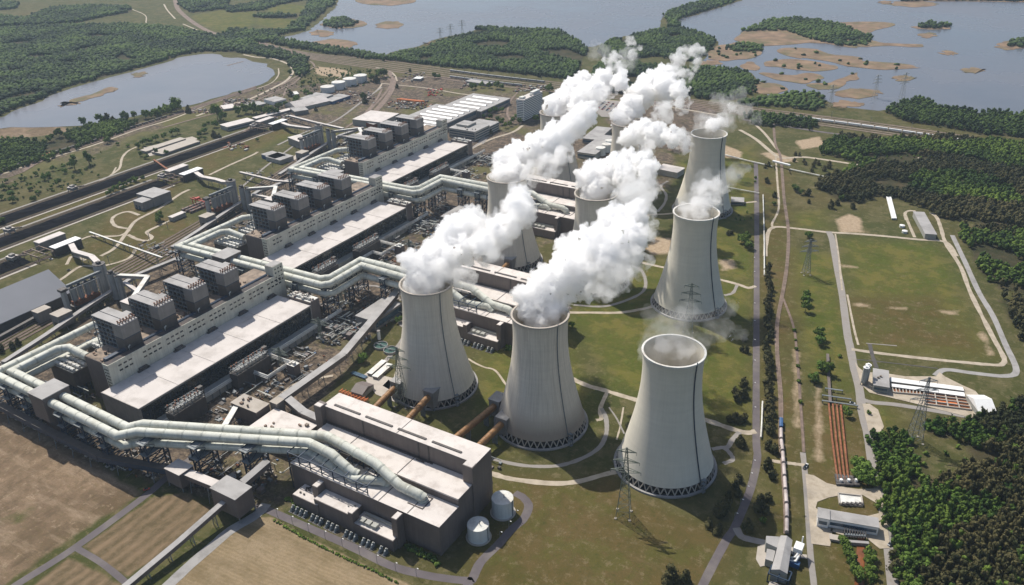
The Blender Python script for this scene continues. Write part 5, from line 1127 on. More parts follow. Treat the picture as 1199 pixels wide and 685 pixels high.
pb('workshop', [(418,140),(437,146),(447,139)], 9, 'lower grey-roofed workshop beside the white-roofed one behind the boilers', roof='roof_grey', wall='rust')
pb('tank_farm_building', [(371,118),(390,111),(377,106)], 9, 'tall grey block joined to the long red-banded shed below the four tanks', roof='roof_grey', wall='clad_light')
pb('long_shed', [(347,127),(386,118),(377,112.5)], 7, 'long pale shed with a red band along its foot below the four tanks', roof='roof_pale', wall='clad_light', gable=True)
pb('workshop', [(345,131),(361,128.5),(352,124.5)], 8, 'greenish grey block at the near end of the long red-banded shed', roof='roof_grey')
pb('long_shed', [(389,119),(410,112),(404,107.5)], 6, 'blue-grey shed to the right of the tall tank farm block', roof='roof_grey', wall='paint_blue')
pb('pipe_gallery', [(300,139),(343,128),(341,126)], 5, 'narrow grey gallery leading to the tank farm', roof='roof_pale')
pb('administration_building', [(266,149),(298,141),(292,137.5)], 8, 'pale lakeside building with two wings near the end of the outer coal bed', roof='roof_pale', wall='clad_light', win=True)
pb('administration_building', [(321,119.5),(335,116),(328,111.5)], 8, 'small blue and white block among trees beside the lake road', roof='roof_grey', wall='paint_white', win=True)
pb('low_shed', [(296,125),(312,121),(306,117.5)], 4, 'low grey shed in the yard beside the lake road', roof='roof_grey')
pb('low_shed', [(262,128),(276,126),(270,122)], 4, 'low grey shed close to the lake embankment', roof='roof_pale')
pb('low_shed', [(342,111),(350,110),(346,107)], 5, 'little white shed by the pair of round trees near the lake road', roof='steel_white')
pb('low_shed', [(171,177.5),(217.5,162.5),(214,160)], 4, 'long narrow roof in the loading yard, nearer the outer coal bed', roof='concrete')
pb('low_shed', [(190,180.5),(234,165.5),(226,161.5)], 4, 'long pale roof in the loading yard, nearest the outer coal bed', roof='concrete')
pb('low_shed', [(322,186),(335,182),(325,175)], 7, 'dark-roofed shed with blue front on the pale apron by the farthest silos', roof='roof_grey', wall='paint_blue')
pb('low_shed', [(311,186),(329,193),(341,183)], 9, 'flat hall with a white roof beside the farthest silo cluster', roof='roof_pale', wall='clad_grey') if False else None
pb('hall', [(337,161),(350,166),(358,160)], 13, 'square grey hall with a pale roof left of the farthest silo cluster', roof='roof_pale', wall='clad_grey')
pb('hall', [(311,183.5),(328,188),(337,181)], 7, 'low concrete hall with a two-part roof beside the sidings', roof='roof_grey', wall='clad_light')
pb('depot_roof', [(545,95),(571,99),(573,96)], 5, 'long low platform roof beside the main railway line', roof='roof_grey')
pb('hall', [(676,178),(697,181),(722,160)], 10, 'long grey-roofed hall between the two far steaming towers', roof='roof_grey', wall='clad_light', win=True)
pb('hall', [(682,162),(700,164),(716,150)], 9, 'second grey-roofed hall behind the one with three tanks', roof='roof_grey', wall='clad_grey', win=True)
pb('low_shed', [(768,197.5),(793,202.5),(797,196)], 9, 'pale flat-roofed building seen under the steam left of the farthest right hand tower', roof='roof_pale', wall='clad_light')
pb('low_shed', [(856,236),(871,237),(874,232)], 5, 'small grey block at the foot of the farthest right hand tower', roof='roof_grey', win=True)
pb('low_shed', [(604,118),(618,121),(624,117)], 6, 'flat pale shed left of the tall striped office slab', roof='concrete')
pb('low_shed', [(647,118),(662,111),(655,106)], 6, 'white roofed shed right of the tall office slab', roof='paint_white')
pb('low_shed', [(484,92),(492,92.5),(492,90)], 5, 'tiny white shed on the bare ground beyond the orange crane', roof='paint_white')
for q_, (x, y) in enumerate([(334,113),(384,104.5),(397,100.5)]): pass
XT = [(-1330,1352), (-1330,1391), (-1328,1432), (-1326,1472)]
for q_, (x, y) in enumerate([G(334.5,107)[:2], G(347.5+0,103)[:2], G(410,98)[:2], G(422,94)[:2]] if False else [G(384,107.3)[:2], G(397,103.5)[:2], G(410,99.5)[:2], G(422.5,95.5)[:2]]):
    tank(x, y, 15.5, 15 if q_ else 12, f'{nn[q_]} of four big white oil tanks in a row, counting from the long pale shed', group='four big white oil tanks', rail=False)
for q_, (x, y) in enumerate([G(703,181)[:2], G(710,177)[:2], G(714,172.5)[:2]]): tank(x, y, 8.5, 13, f'{nn[q_]} of three white round tanks beside the far cooling tower, counting from the front', group='three white tanks at the far tower', rail=False)
for q_, (x, y) in enumerate([G(446,406)[:2], G(457.5,411.5)[:2]]):
    t = Thing('clarifier_basin', x, y, f'round dark green clarifier basin, {"the one by the white stub tower" if q_ == 0 else "nearer the steaming tower"}', 'basin', 'green clarifier basins')
    b = MB(); n = 32; vs = []
    for r_, z in ((7.6, 0), (7.6, 2.6), (7, 2.6), (7, 1.2)): vs += [(x+r_*math.cos(2*math.pi*k/n), y+r_*math.sin(2*math.pi*k/n), z) for k in range(n)]
    b.add(vs, [(k*n+a, k*n+(a+1) % n, (k+1)*n+(a+1) % n, (k+1)*n+a) for k in range(3) for a in range(n)]); t.part(b, 'rim', 'concrete_grey')
    b = MB(); b.cyl((x, y), 7, 1.0, 1.3, 32); t.part(b, 'water', 'tank_green'); b = MB(); b.bar((x-7.4, y, 2.9), (x+7.4, y, 2.9), .8, .3); b.cyl((x, y), .8, 1, 3.6, 10); t.part(b, 'scraper_bridge', 'steel_grey')
t = Thing('stub_tower', *G(444,397)[:2], 'short white cylinder tower beside the green clarifier basins', 'silo'); x, y = G(444,397)[:2]; b = MB(); b.cyl((x, y), 1.8, 0, 10, 14); t.part(b, 'shell', 'paint_white'); b = MB(); b.cyl((x, y), 2, 10, 10.6, 14); t.part(b, 'cap', 'clad_grey')
pb('pale_shed', [(435,438),(452,423),(448,421)], 3, 'long narrow white roof next to its twin left of the tower with brown pipes', roof='steel_white')
pb('pale_shed', [(442,442),(459,427),(455,424)], 3, 'long narrow white roof closer to the tower with brown pipes', roof='steel_white')
pb('brown_shed', [(411,458),(424,462),(436,450)], 5, 'shed with a brown ridged roof behind the nearest process hall', roof='clad_brown', wall='clad_light', gable=True)
t = Thing('pipe_storage_rack', *G(412,463)[:2], 'orange storage rack of pipes behind the tall edge of the nearest process hall', 'rack'); x, y = G(398,461)[:2]; b = MB()
for q_ in range(9): b.bar((x+q_*4, y, 0), (x+q_*4, y, 3.6), .5); b.bar((x+q_*4, y+4, 0), (x+q_*4, y+4, 3.6), .5); b.bar((x+q_*4, y-1, 3), (x+q_*4, y+5, 3), .5)
t.part(b, 'frame', 'orange'); b = MB(); [b.tube([(x-1, y+q_, 1.6+q_ % 2), (x+33, y+q_, 1.6+q_ % 2)], .35, 6) for q_ in range(5)]; t.part(b, 'stored_pipe', 'orange')
pb('container', [(441,492),(446,494),(450,488)], 4, 'dark machine block beside the orange rack', roof='clad_dark', wall='clad_dark', cat='container')
pb('solar_array', [(411,437),(427,443),(429,440.5)], 1.2, 'narrow strip of dark blue panels on the lawn left of the steaming tower', roof='glass_blue', cat='panels')
# right side: settling plant, sheds, channels
pb('long_hall', [(1069.5,248),(1083.5,274),(1096,273.5)], 7, 'long narrow hall with a dark roof at the north corner of the big rectangular field', roof='roof_grey', wall='clad_light')
for q_, (p0, p1) in enumerate([((1037.5,225),(1045.5,256)), ((1040.5,225),(1048.5,256))]):
    a, c_ = G(*p0, 2), G(*p1, 2); t = Thing('greenhouse_strip', a[0], a[1], f'narrow white strip roof by the wood edge, {"left" if q_ == 0 else "right"} one of two', 'shed', 'narrow white strips by the wood')
    b = MB(); b.bar(a, c_, 3.2, 1.6); t.part(b, 'roof', 'paint_white'); b = MB()
    for s_ in np.linspace(0, 1, 9): p_ = Vector(a).lerp(Vector(c_), s_); b.bar((p_.x, p_.y, 0), (p_.x, p_.y, 1.4), .4)
    t.part(b, 'post', 'steel_grey')
for q_, p_ in enumerate([(1056,266),(1059,272.5)]):
    x, y = G(*p_)[:2]; t = Thing('water_tank', x, y, f'small squat white tank {"nearer the long narrow hall" if q_ == 0 else "nearer the field track"}', 'tank', 'squat white tanks'); b = MB(); b.cyl((x, y), 3.4, 0, 3, 18); t.part(b, 'shell', 'tank_white'); b = MB(); b.cyl((x, y), 3.6, 3, 3.8, 18, 1); t.part(b, 'lid', 'paint_white')
for q_, p_ in enumerate([(1013,447),(1010.5,450)]):
    x, y = G(*p_)[:2]; t = Thing('lime_silo', x, y, f'{"rear" if q_ == 0 else "front"} one of two slim white silos at the settling basins', 'silo', 'slim white lime silos')
    b = MB(); b.cyl((x, y), 2.6, 3, 19, 18); b.cyl((x, y), .8, .5, 3, 18, 2.6); t.part(b, 'shell', 'silo', True); b = MB(); b.cyl((x, y), 2.8, 19, 19.6, 18); b.box(x-1, x+1, y-1, y+1, 19.6, 21); t.part(b, 'cap', 'paint_white'); b = MB(); [b.bar((x+a, y+c_, 0), (x+a, y+c_, 4), .5) for a in (-2, 2) for c_ in (-2, 2)]; t.part(b, 'leg', 'steel_grey')
pb('dosing_house', [(1023,451),(1041,454),(1037,434)], 7, 'grey-blue flat house with blue window panels beside the two slim silos', roof='roof_grey', wall='clad_light', win=True, extra=2)
def quadpx(name, px, z, m, lb, cat, grp=None, th=.6):
    P = G2(px, z); t = Thing(name, P[0][0], P[0][1], lb, cat, grp); b = MB(); b.prism(P, z-th, z); t.part(b, 'roof' if 'canopy' in name else 'body', m)
    return t
for q_, px in enumerate([[(1042,441.5),(1127,453),(1129,457.5),(1043,446.5)], [(1043.5,449),(1129,459.5),(1130,464),(1044,452.5)]]):
    t = quadpx('basin_canopy', px, 2.6, 'paint_white', f'long white roof over the settling basins, {"upper" if q_ == 0 else "lower"} of the two', 'roof', 'long white basin roofs'); b = MB()
    for s_ in np.linspace(0, 1, 12): p_ = Vector(G(*px[3], 0)).lerp(Vector(G(*px[2], 0)), s_); b.bar(p_, p_+Vector((0, 0, 2)), .4); 
    t.part(b, 'post', 'steel_grey')
q4 = lambda A_, B_, C_, D_, u, v: tuple(A_[k]*(1-u)*(1-v)+B_[k]*u*(1-v)+C_[k]*u*v+D_[k]*(1-u)*v for k in (0, 1))
t = Thing('settling_basin', *G(1100,470)[:2], 'grid of rusty brown settling basins in front of the white roofs', 'basin'); A_, B_, C_, D_ = G2([(1080,463.5),(1131,466),(1137,480),(1080,473)])
b = MB(); w_ = MB(); u_n, v_n = 4, 4
for (A_, B_, C_, D_, un, vn) in [(*G2([(1082,460),(1131,466),(1137,481),(1083,474)]), 4, 4), (*G2([(1044,454),(1081,458.5),(1081,463.5),(1046,460.5)]), 9, 1)]:
    for i_ in range(un+1): b.bar((*q4(A_, B_, C_, D_, i_/un, 0), 1.0), (*q4(A_, B_, C_, D_, i_/un, 1), 1.0), .9, 1.6)
    for i_ in range(vn+1): b.bar((*q4(A_, B_, C_, D_, 0, i_/vn), 1.05), (*q4(A_, B_, C_, D_, 1, i_/vn), 1.05), .9, 1.7)
    w_.prism([A_, B_, C_, D_], .42, .62)
t.part(b, 'basin_wall', 'concrete'); t.part(w_, 'rusty_water', 'rust_water'); b = MB()
for i_ in (0, 1, 2, 3): 
    A_, B_, C_, D_ = G2([(1082,460),(1131,466),(1137,481),(1083,474)]); b.prism([q4(A_, B_, C_, D_, .27+.25*(i_ % 3), .52), q4(A_, B_, C_, D_, .48+.25*(i_ % 3), .52), q4(A_, B_, C_, D_, .48+.25*(i_ % 3), .72), q4(A_, B_, C_, D_, .27+.25*(i_ % 3), .72)], .63, .7) if i_ < 2 else None
t.part(b, 'sludge', 'orange')
pb('tent_hall', [(1146,482),(1166.5,482.5),(1160,463)], 6, 'white gabled tent hall at the corner of the wood', roof='paint_white', wall='clad_light', gable=True)
# rust coloured pipe channels to the pump house
t = Thing('rusty_pipe_row', *G(980,520)[:2], 'four parallel rusty open channels running down to the pump house', 'pipes')
for q_ in range(4):
    b = MB(); b.tube([G(970.5+q_*4.6, 472, 1.4), G(974.5+q_*4.7, 514, 1.4), G(981+q_*4.2, 562, 1.4)], .95, 8); t.part(b, 'pipe', 'rust', True)
for q_, (px, py, w_) in enumerate(((976,459,8), (979,468,13), (983,475,16))): 
    x, y = G(px, py)[:2]; t = Thing('valve_bridge', x, y, f'{nn[q_]} low grey walkway crossing above the rusty channels, counting from the north', 'footbridge', 'walkways over the rusty channels'); b = MB(); u = Vector((math.cos(R(14)), math.sin(R(14)), 0)); p_ = Vector((x, y, 3)); b.bar(p_-u*w_, p_+u*w_, 1.6, .5); t.part(b, 'deck', 'steel_grey'); b = MB(); [b.bar((p_+u*s_*w_).to_tuple()[:2]+(0,), p_+u*s_*w_, .6) for s_ in (-.95, 0, .95)]; t.part(b, 'post', 'steel_grey')
conveyor([G(969,415,2), G(970,440,2), G(972,471,2)], 2.2, 1.2, 'thin covered channel running from the round bush to the rusty channels', 'clad_brown', 'clad_brown', 0)
t = Thing('intake_house', *G(992,568)[:2], 'dark grey valve block with three white hoods at the lower end of the rusty channels', 'plant house'); P = G2([(977,557),(1004,560),(1006,570),(979,569)]); b = MB(); b.prism(P, 0, 2.2); t.part(b, 'body', 'clutter_dark'); b = MB()
for q_ in range(3): x, y = G(984+q_*9, 566)[:2]; b.cyl((x, y), 1.3, 2.2, 4.4, 10)
t.part(b, 'hood', 'paint_white')
t = Thing('overflow_basin', *G(995,586)[:2], 'white stained concrete basin between the oval lawns and the pump house', 'basin'); P = G2([(981,579),(1008,582),(1010,593),(983,591)]); b = MB()
for a, c_ in zip(P, P[1:]+P[:1]): b.bar((*a, 1), (*c_, 1), 1, 2)
t.part(b, 'wall', 'concrete'); b = MB(); b.prism(P, .45, 1.0); t.part(b, 'floor', 'steel_white'); b = MB()
for q_ in range(5): p_ = Vector(G(985+q_*5, 592)); b.box(p_.x, p_.x+3, p_.y, p_.y+2, 1, 2.6)
t.part(b, 'gate', 'clutter_dark')
pb('pump_station', [(971,608),(1029,618),(1027,607)], 8, 'long blue-white pump station with a grey-green roof', roof='roof_grey', wall='paint_white', win=True)
pb('pump_station', [(958,606),(971,608.5),(969,597)], 9, 'squarer head building at the left end of the long pump station', roof='roof_grey', wall='paint_white', win=True)
t = Thing('weir_gantry', *G(1000,624)[:2], 'dark steel weir gantry and screens in front of the pump station', 'weir'); P = G2([(988,619),(1011,623),(1013,631),(988,629)]); b = MB()
for s_ in np.linspace(0, 1, 9): p_ = Vector((*P[0], 0)).lerp(Vector((*P[1], 0)), s_); r__ = Vector((*P[3], 0)).lerp(Vector((*P[2], 0)), s_); b.bar(p_, p_+Vector((0, 0, 4)), .5); b.bar(r__, r__+Vector((0, 0, 4)), .5); b.bar(p_+Vector((0, 0, 4)), r__+Vector((0, 0, 4)), .5)
t.part(b, 'frame', 'clutter_dark'); b = MB(); b.bar((*P[0], 4), (*P[1], 4), 1.5, .4); b.bar((*P[3], 3), (*P[2], 3), 2, 1); t.part(b, 'walkway', 'steel_grey'); b = MB(); b.prism(P, .45, .6); t.part(b, 'bed', 'roof_dark')
pb('slab_block', [(972,631),(988,634),(988,629)], 2, 'white concrete slab left of the weir gantry', roof='concrete', wall='concrete', cat='slab')
t = Thing('outlet_channel', *G(1002,630)[:2], 'grey curved retaining wall at the head of the rust-red channel', 'wall'); b = MB(); b.bar(G(992,635,1.5), G(1017,637,1.5), 2.5, 3); t.part(b, 'wall', 'concrete_grey')
# wagon unloading hall at the end of the freight train
t = Thing('unloading_hall', *G(915,650)[:2], 'grey ridged wagon unloading hall swallowing the tail of the freight train', 'building')
def quadw(P, z0, z1): b = MB(); b.prism(P, z0, z1); return b
P = G2([(914,627),(928,632.5),(922,672),(903,667)], 10); t.part(quadw(P, 0, 10), 'wall', 'clad_light')
mid0 = tuple((P[0][k]+P[1][k])/2 for k in (0, 1)); mid1 = tuple((P[2][k]+P[3][k])/2 for k in (0, 1)); b = MB(); b.add([(*P[0], 10.1), (*P[1], 10.1), (*P[2], 10.1), (*P[3], 10.1), (*mid0, 12.2), (*mid1, 12.2)], [(0, 3, 5, 4), (1, 4, 5, 2), (0, 4, 1), (2, 5, 3)]); b.flip() if True else None; t.part(b, 'roof', 'roof_grey')
t = Thing('annex_hall', *G(903,633)[:2], 'flat grey side wing of the wagon unloading hall', 'building'); P = G2([(897,628),(914,629),(910,642),(897,636)], 9); t.part(quadw(P, 0, 9), 'wall', 'clad_light'); t.part(quadw(P, 9.02, 9.5), 'roof', 'roof_grey')
t = Thing('annex_hall', *G(900,648)[:2], 'second lower side wing next to the wagon unloading hall', 'building'); P = G2([(898,643),(908,645),(905,658),(896,655)], 6); t.part(quadw(P, 0, 6), 'wall', 'clad_light'); t.part(quadw(P, 6.02, 6.5), 'roof', 'roof_grey')
t = Thing('dust_collector', *G(933,650)[:2], 'white dust collector with bent pipes and a blue base beside the unloading hall', 'machine'); x, y = G(932,655)[:2]; b = MB(); b.box(x-3, x+3, y-1, y+7, 7, 11); t.part(b, 'hopper', 'paint_white'); b = MB(); b.tube([(x-4, y-4, 3), (x, y-4, 6), (x+1, y-1, 8)], .8, 8); b.tube([(x-4, y-7, 3), (x+1, y-7, 5), (x+2, y-3, 7)], .8, 8); b.tube([(x+1, y+8, 8), (x+1, y+8, 16)], .5, 8); t.part(b, 'pipe', 'paint_white'); b = MB(); b.box(x-3, x+4, y-9, y-5, 0, 4); [b.bar((x+a, y+c_, 0), (x+a, y+c_, 7), .5) for a in (-2.5, 2.5) for c_ in (0, 6)]; t.part(b, 'base', 'paint_blue')
t = Thing('steel_tipper', *G(912,677)[:2], 'dark blue steel frame at the mouth of the unloading hall', 'steel frame'); x, y = G(912,680)[:2]; b = MB()
for a in (-7, 0, 7):
    for c_ in (-5, 4): b.bar((x+a, y+c_, 0), (x+a, y+c_, 8), .8)
    b.bar((x+a, y-5, 8), (x+a, y+4, 8), .8)
for c_ in (-5, 4): b.bar((x-7, y+c_, 8), (x+7, y+c_, 8), .8); b.bar((x-7, y+c_, 0), (x+7, y+c_, 8), .5)
t.part(b, 'frame', 'steel_blue'); b = MB(); b.box(x-5, x+5, y-10, y-5.5, 0, 2.5); t.part(b, 'platform', 'concrete')
# small grey tank wagons and engine loading point
def along(P, s):
    for a, c_ in zip(P, P[1:]):
        L = np.linalg.norm(c_-a)
        if s <= L: return a+(c_-a)*s/L, (c_-a)/L
        s -= L
    return P[-1], (P[-1]-P[-2])/np.linalg.norm(P[-1]-P[-2])
def plen(P): return sum(np.linalg.norm(b_-a) for a, b_ in zip(P, P[1:]))
def wagon(L, m, label, cat, group, kind='tank', z=.9):
    t = Thing('tank_wagon' if kind == 'tank' else 'freight_wagon', 0, 0, label, cat, group)
    b = MB()
    if kind == 'tank': b.tube([(-L/2+.3, 0, 2.9), (-L/2+.9, 0, 2.9), (L/2-.9, 0, 2.9), (L/2-.3, 0, 2.9)], 1.55, 14)
    else: b.gable(-L/2, L/2, -1.5, 1.5, 1.2, 3.6, 4.1, 'x')
    t.part(b, 'tank' if kind == 'tank' else 'body', m, kind == 'tank'); b = MB(); b.box(-L/2-.3, L/2+.3, -1.3, 1.3, .95, 1.3); t.part(b, 'underframe', 'clad_dark'); b = MB()
    for x in (-L/2+2, -L/2+3.8, L/2-3.8, L/2-2):
        for y in (-.75, .75): b.add([(x+.46*math.cos(a), y+dy, .47+.46*math.sin(a)) for dy in (-.07, .07) for a in np.linspace(0, 2*math.pi, 10, endpoint=False)], [tuple(range(10))[::-1], tuple(range(10, 20))]+[(i_, (i_+1) % 10, 10+(i_+1) % 10, 10+i_) for i_ in range(10)])
    t.part(b, 'wheelset', 'rail')
    return t
def put(t, p, d, z, label=None, first=False):
    o = t.o if first else copy_tree(t.o, None, (0, 0, 0), label)
    o.location = (p[0], p[1], z); o.rotation_euler[2] = math.atan2(d[1], d[0])
    if label: o['label'] = label
    return o
PR = [np.array(p_) for p_ in TRAIN_R]; tot = plen(PR); tw = wagon(14.5, 'wagon', '', 'tank wagon', 'tank wagons entering the unloading hall')
for q_ in range(8):
    p_, d = along(PR, tot-6-q_*16.6); put(tw, p_, d, .85, f'{CNT[q_]} dusty pale tank wagon of the train, counting from the unloading hall', q_ == 0)
p_, d = along(PR, tot-6-8*16.6); lw = wagon(13, 'paint_blue', 'green-blue locomotive at the head of the dusty tank train', 'locomotive', None, 'box'); put(lw, p_, d, .85, None, True); lw.o.name = 'locomotive'
for line, n, s0, m, lb, L in ((3, 16, 945, 'paint_white', 'white-roofed wagon of the long train on the lake shore line', 24), (1, 12, 508, 'steel_grey', 'blue-grey wagon of the train by the wooded peninsula', 22), (4, 9, 560, 'shed_blue', 'dark wagon standing on the yard track before the peninsula', 22)):
    Pl = [np.array(p_) for p_ in TR[line]]; x0 = np.array(G(s0, 86 if s0 < 900 else 137)[:2]); ds = [np.linalg.norm(p_-x0) for p_ in Pl]; k0 = int(np.argmin(ds)); start = plen(Pl[:k0+1]) if k0 else 0
    fw = wagon(L-2, m, '', 'freight wagon', lb.replace('wagon', 'wagons', 1), 'box'); sg = 1
    for q_ in range(n):
        p_, d = along(Pl, start+q_*L); o = put(fw, p_, d, .75, lb, q_ == 0); o.scale = (1, 1.15, 1.25)
WL = [np.array(G(*p_)[:2]) for p_ in [(-30,218),(-15,207.5),(60,181),(110,166),(150,152),(200,136)]]
fw = wagon(13, 'clad_dark', '', 'freight wagon', 'dark wagons on the western siding', 'box')
for q_ in range(26):
    if q_ in (7, 8, 15, 16, 17): continue
    p_, d = along(WL, 40+q_*15.5); put(fw, p_, d, .7, 'dark freight wagon standing on the siding beside the western wood', q_ == 0)
yw = wagon(10, 'orange', '', 'track machine', 'yellow track machines on the western siding', 'box')
for q_ in range(4): p_, d = along(WL, 40+(7.2+q_*.8+(7 if q_ > 1 else 0))*15.5); put(yw, p_, d, .7, 'orange-yellow track machine parked among the dark wagons by the western wood', q_ == 0)
conveyor([G(105,272,5), G(150,288,8), G(190,302,14)], 2, 1.4, 'thin pale pipe gallery crossing the sidings toward the nearest boilers', 'steel_white', 'steel_grey', 22)
conveyor([G(281,202,9), G(322,212,12), G(345,214,20)], 3.5, 2.4, 'pale gallery above the sidings leading to the middle boilers', 'roof_pale', 'clad_grey', 22)
conveyor([G(339,136,9), G(366,143,10), G(402,151,18)], 4.5, 3, 'pale curved gallery leading to the farthest boilers', 'roof_pale', 'clad_grey', 22)
# ---------------------------------------------------------------- lattice pylons
def pylon(x, y, h_, label, rot, wb=5.5, arms=3, m='steel_green', tk=1.):
    t = Thing('lattice_pylon', x, y, label, 'pylon', 'lattice power pylons'); ca, sa = math.cos(rot), math.sin(rot)
    def T(a, b_, z): return (x+a*ca-b_*sa, y+a*sa+b_*ca, z)
    b = MB(); wd = lambda z: wb*max(0., 1-z/h_)**1.15+.55; n = 11; zz = [h_*(1-(1-k/n)**1.25) for k in range(n+1)]
    for z0, z1 in zip(zz, zz[1:]):
        w0_, w1_ = wd(z0), wd(z1); c0 = [(-w0_, -w0_), (w0_, -w0_), (w0_, w0_), (-w0_, w0_)]; c1 = [(-w1_, -w1_), (w1_, -w1_), (w1_, w1_), (-w1_, w1_)]
        for k in range(4):
            l = (k+1) % 4; b.bar(T(*c0[k], z0), T(*c1[k], z1), .34*tk); b.bar(T(*c0[k], z0), T(*c1[l], z1), .16*tk); b.bar(T(*c0[l], z0), T(*c1[k], z1), .16*tk); b.bar(T(*c1[k], z1), T(*c1[l], z1), .18*tk)
    t.part(b, 'mast', m); b = MB()
    for k in range(arms):
        z = h_*(.66+.14*k); L = (11.5, 10, 7.5)[k]
        for sg in (-1, 1):
            for e in (-1, 1): b.bar(T(0, e*wd(z), z), T(sg*L, 0, z+.4), .38); b.bar(T(0, e*wd(z+3), z+3), T(sg*L, 0, z+.4), .3)
            b.bar(T(sg*L*.5, -wd(z)*.5, z+.2), T(sg*L*.5, 0, z+1.8), .22); b.bar(T(sg*L, 0, z+.4), T(sg*L, 0, z-2.4), .25)
    t.part(b, 'cross_arm', m); b = MB(); [b.box(T(a, c_, 0)[0]-.9, T(a, c_, 0)[0]+.9, T(a, c_, 0)[1]-.9, T(a, c_, 0)[1]+.9, 0, .7) for a in (-wb-.5, wb+.5) for c_ in (-wb-.5, wb+.5)]; t.part(b, 'footing', 'concrete')
    return t
for (px, py, h_, lb, m, ro) in [(730,603,66,'tall green lattice pylon on brown grass before the nearest right hand tower','steel_green',.3), (805,392,62,'green lattice pylon standing just behind the vapour of the nearest right hand tower','steel_green',.3), (471,474,64,'green lattice pylon squeezed between a brown pipe and the steaming tower','steel_green',.3),
    (943.5,321,46,'green pylon on the grass strip left of the big rectangular field','steel_grey',.6), (1070,516,66,'big pale pylon rising from the wood edge by the rusty basins','steel_grey',.5), (1054.5,121,62,'grey pylon standing in the lake beside the shore wood','steel_grey',.9), (1024,115,48,'faint pylon in shallow water left of the lake pylon','steel_grey',.9),
    (972,125,44,'faint pylon among the shore reeds right of the far wood','steel_grey',.9), (541.5,42,44,'tall pylon before the big lake on the wooded peninsula','steel_grey',.9), (528,45,40,'smaller pylon second from the peninsula tip','steel_grey',.9), (516,49,38,'small pylon third from the peninsula tip','steel_grey',.9), (321,398-60,30,'slim mast between turbine hall pipes','steel_grey',.2)]:
    if px == 321: continue
    x, y = G(px, py)[:2]; pylon(x, y, h_, lb, ro, wb=max(3.0, h_*.075), m='clad_light' if py < 130 else m, tk=.7 if py < 130 else 1.)
for q_, (px, py, h_) in enumerate([(376,396,26),(312,408,22),(345,372,20),(400,355,20),(330,430,24),(480,300,24),(452,322,22),(562,230,20)]):
    x, y = G(px, py)[:2]; t = pylon(x, y, h_, f'{CNT[q_]} short lattice mast of the switchyards beside the turbine halls', .1, wb=1.6, arms=2); t.o['group'] = 'short switchyard masts'; t.o.name = 'switchyard_mast'
# overhead wire masts along main line
mb = None
for q_ in range(26):
    Pl = [np.array(p_) for p_ in TR[0]]; p_, d = along(Pl, 60+q_*72)
    if mb is None:
        mb = Thing('catenary_mast', 0, 0, 'thin catenary mast beside the main railway line', 'mast', 'catenary masts of the main line'); b = MB(); b.bar((0, 0, 0), (0, 0, 11), .55); mb.part(b, 'post', 'steel_grey'); b = MB(); b.bar((0, 0, 9.5), (0, 5, 9.8), .3); mb.part(b, 'arm', 'steel_grey'); mb.o.location = (*p_, .3)
    else: copy_tree(mb.o, None, (*p_, .3))
for k in range(16):
    x, y = -965-k*9, 560+k*38; copy_tree(mb.o, None, (x, y, .3), 'thin mast among the railway sidings by the silos')['group'] = 'masts along the sidings'
# white pipeline crossing the north lawn
for q_, (P, r_, lb) in enumerate([([(848,181),(875,188),(904,194.5)], 1.1, 'long white pipeline strip crossing the lawn right of the far tower'), ([(925,198),(948,203),(971,208)], 1.1, 'white pipeline strip from the tracks to the wood'), ([(893.5,228),(894.5,262),(895,292),(895,322)], .8, 'thin pale pipeline on low posts beside the straight asphalt road'), ([(852,219),(872,223),(889,226)], .8, 'thin grey pipeline joining the straight road from the far tower'), ([(893,470),(892,495),(891,512)], .8, 'short thin pale pipeline beside the road at the dark conifers')]):
    Q = [G(a, c_, 2.2) for a, c_ in P]; t = Thing('pipeline', Q[0][0], Q[0][1], lb, 'pipeline', 'pipelines on the lawns'); b = MB(); b.tube(Q, r_, 8); t.part(b, 'pipe', 'steel_white', True); b = MB()
    for a, c_ in zip(Q, Q[1:]):
        n = int((Vector(c_)-Vector(a)).length//9)+1
        for k in range(n): p_ = Vector(a).lerp(Vector(c_), k/n); b.bar((p_.x, p_.y, 0), (p_.x, p_.y, 1.8), .35)
    t.part(b, 'post', 'concrete')
t = Thing('pipe_crossing', *G(915,194)[:2], 'raised white pipe crossing box over the double track', 'bridge'); b = MB(); b.bar(G(905,188.5,7), G(925,193.5,7), 4, 2.2); t.part(b, 'deck', 'paint_white'); b = MB(); [b.bar(G(px, py, 0), G(px, py, 7), 1.2) for px, py in ((906,194),(924,199))]; t.part(b, 'pier', 'concrete')
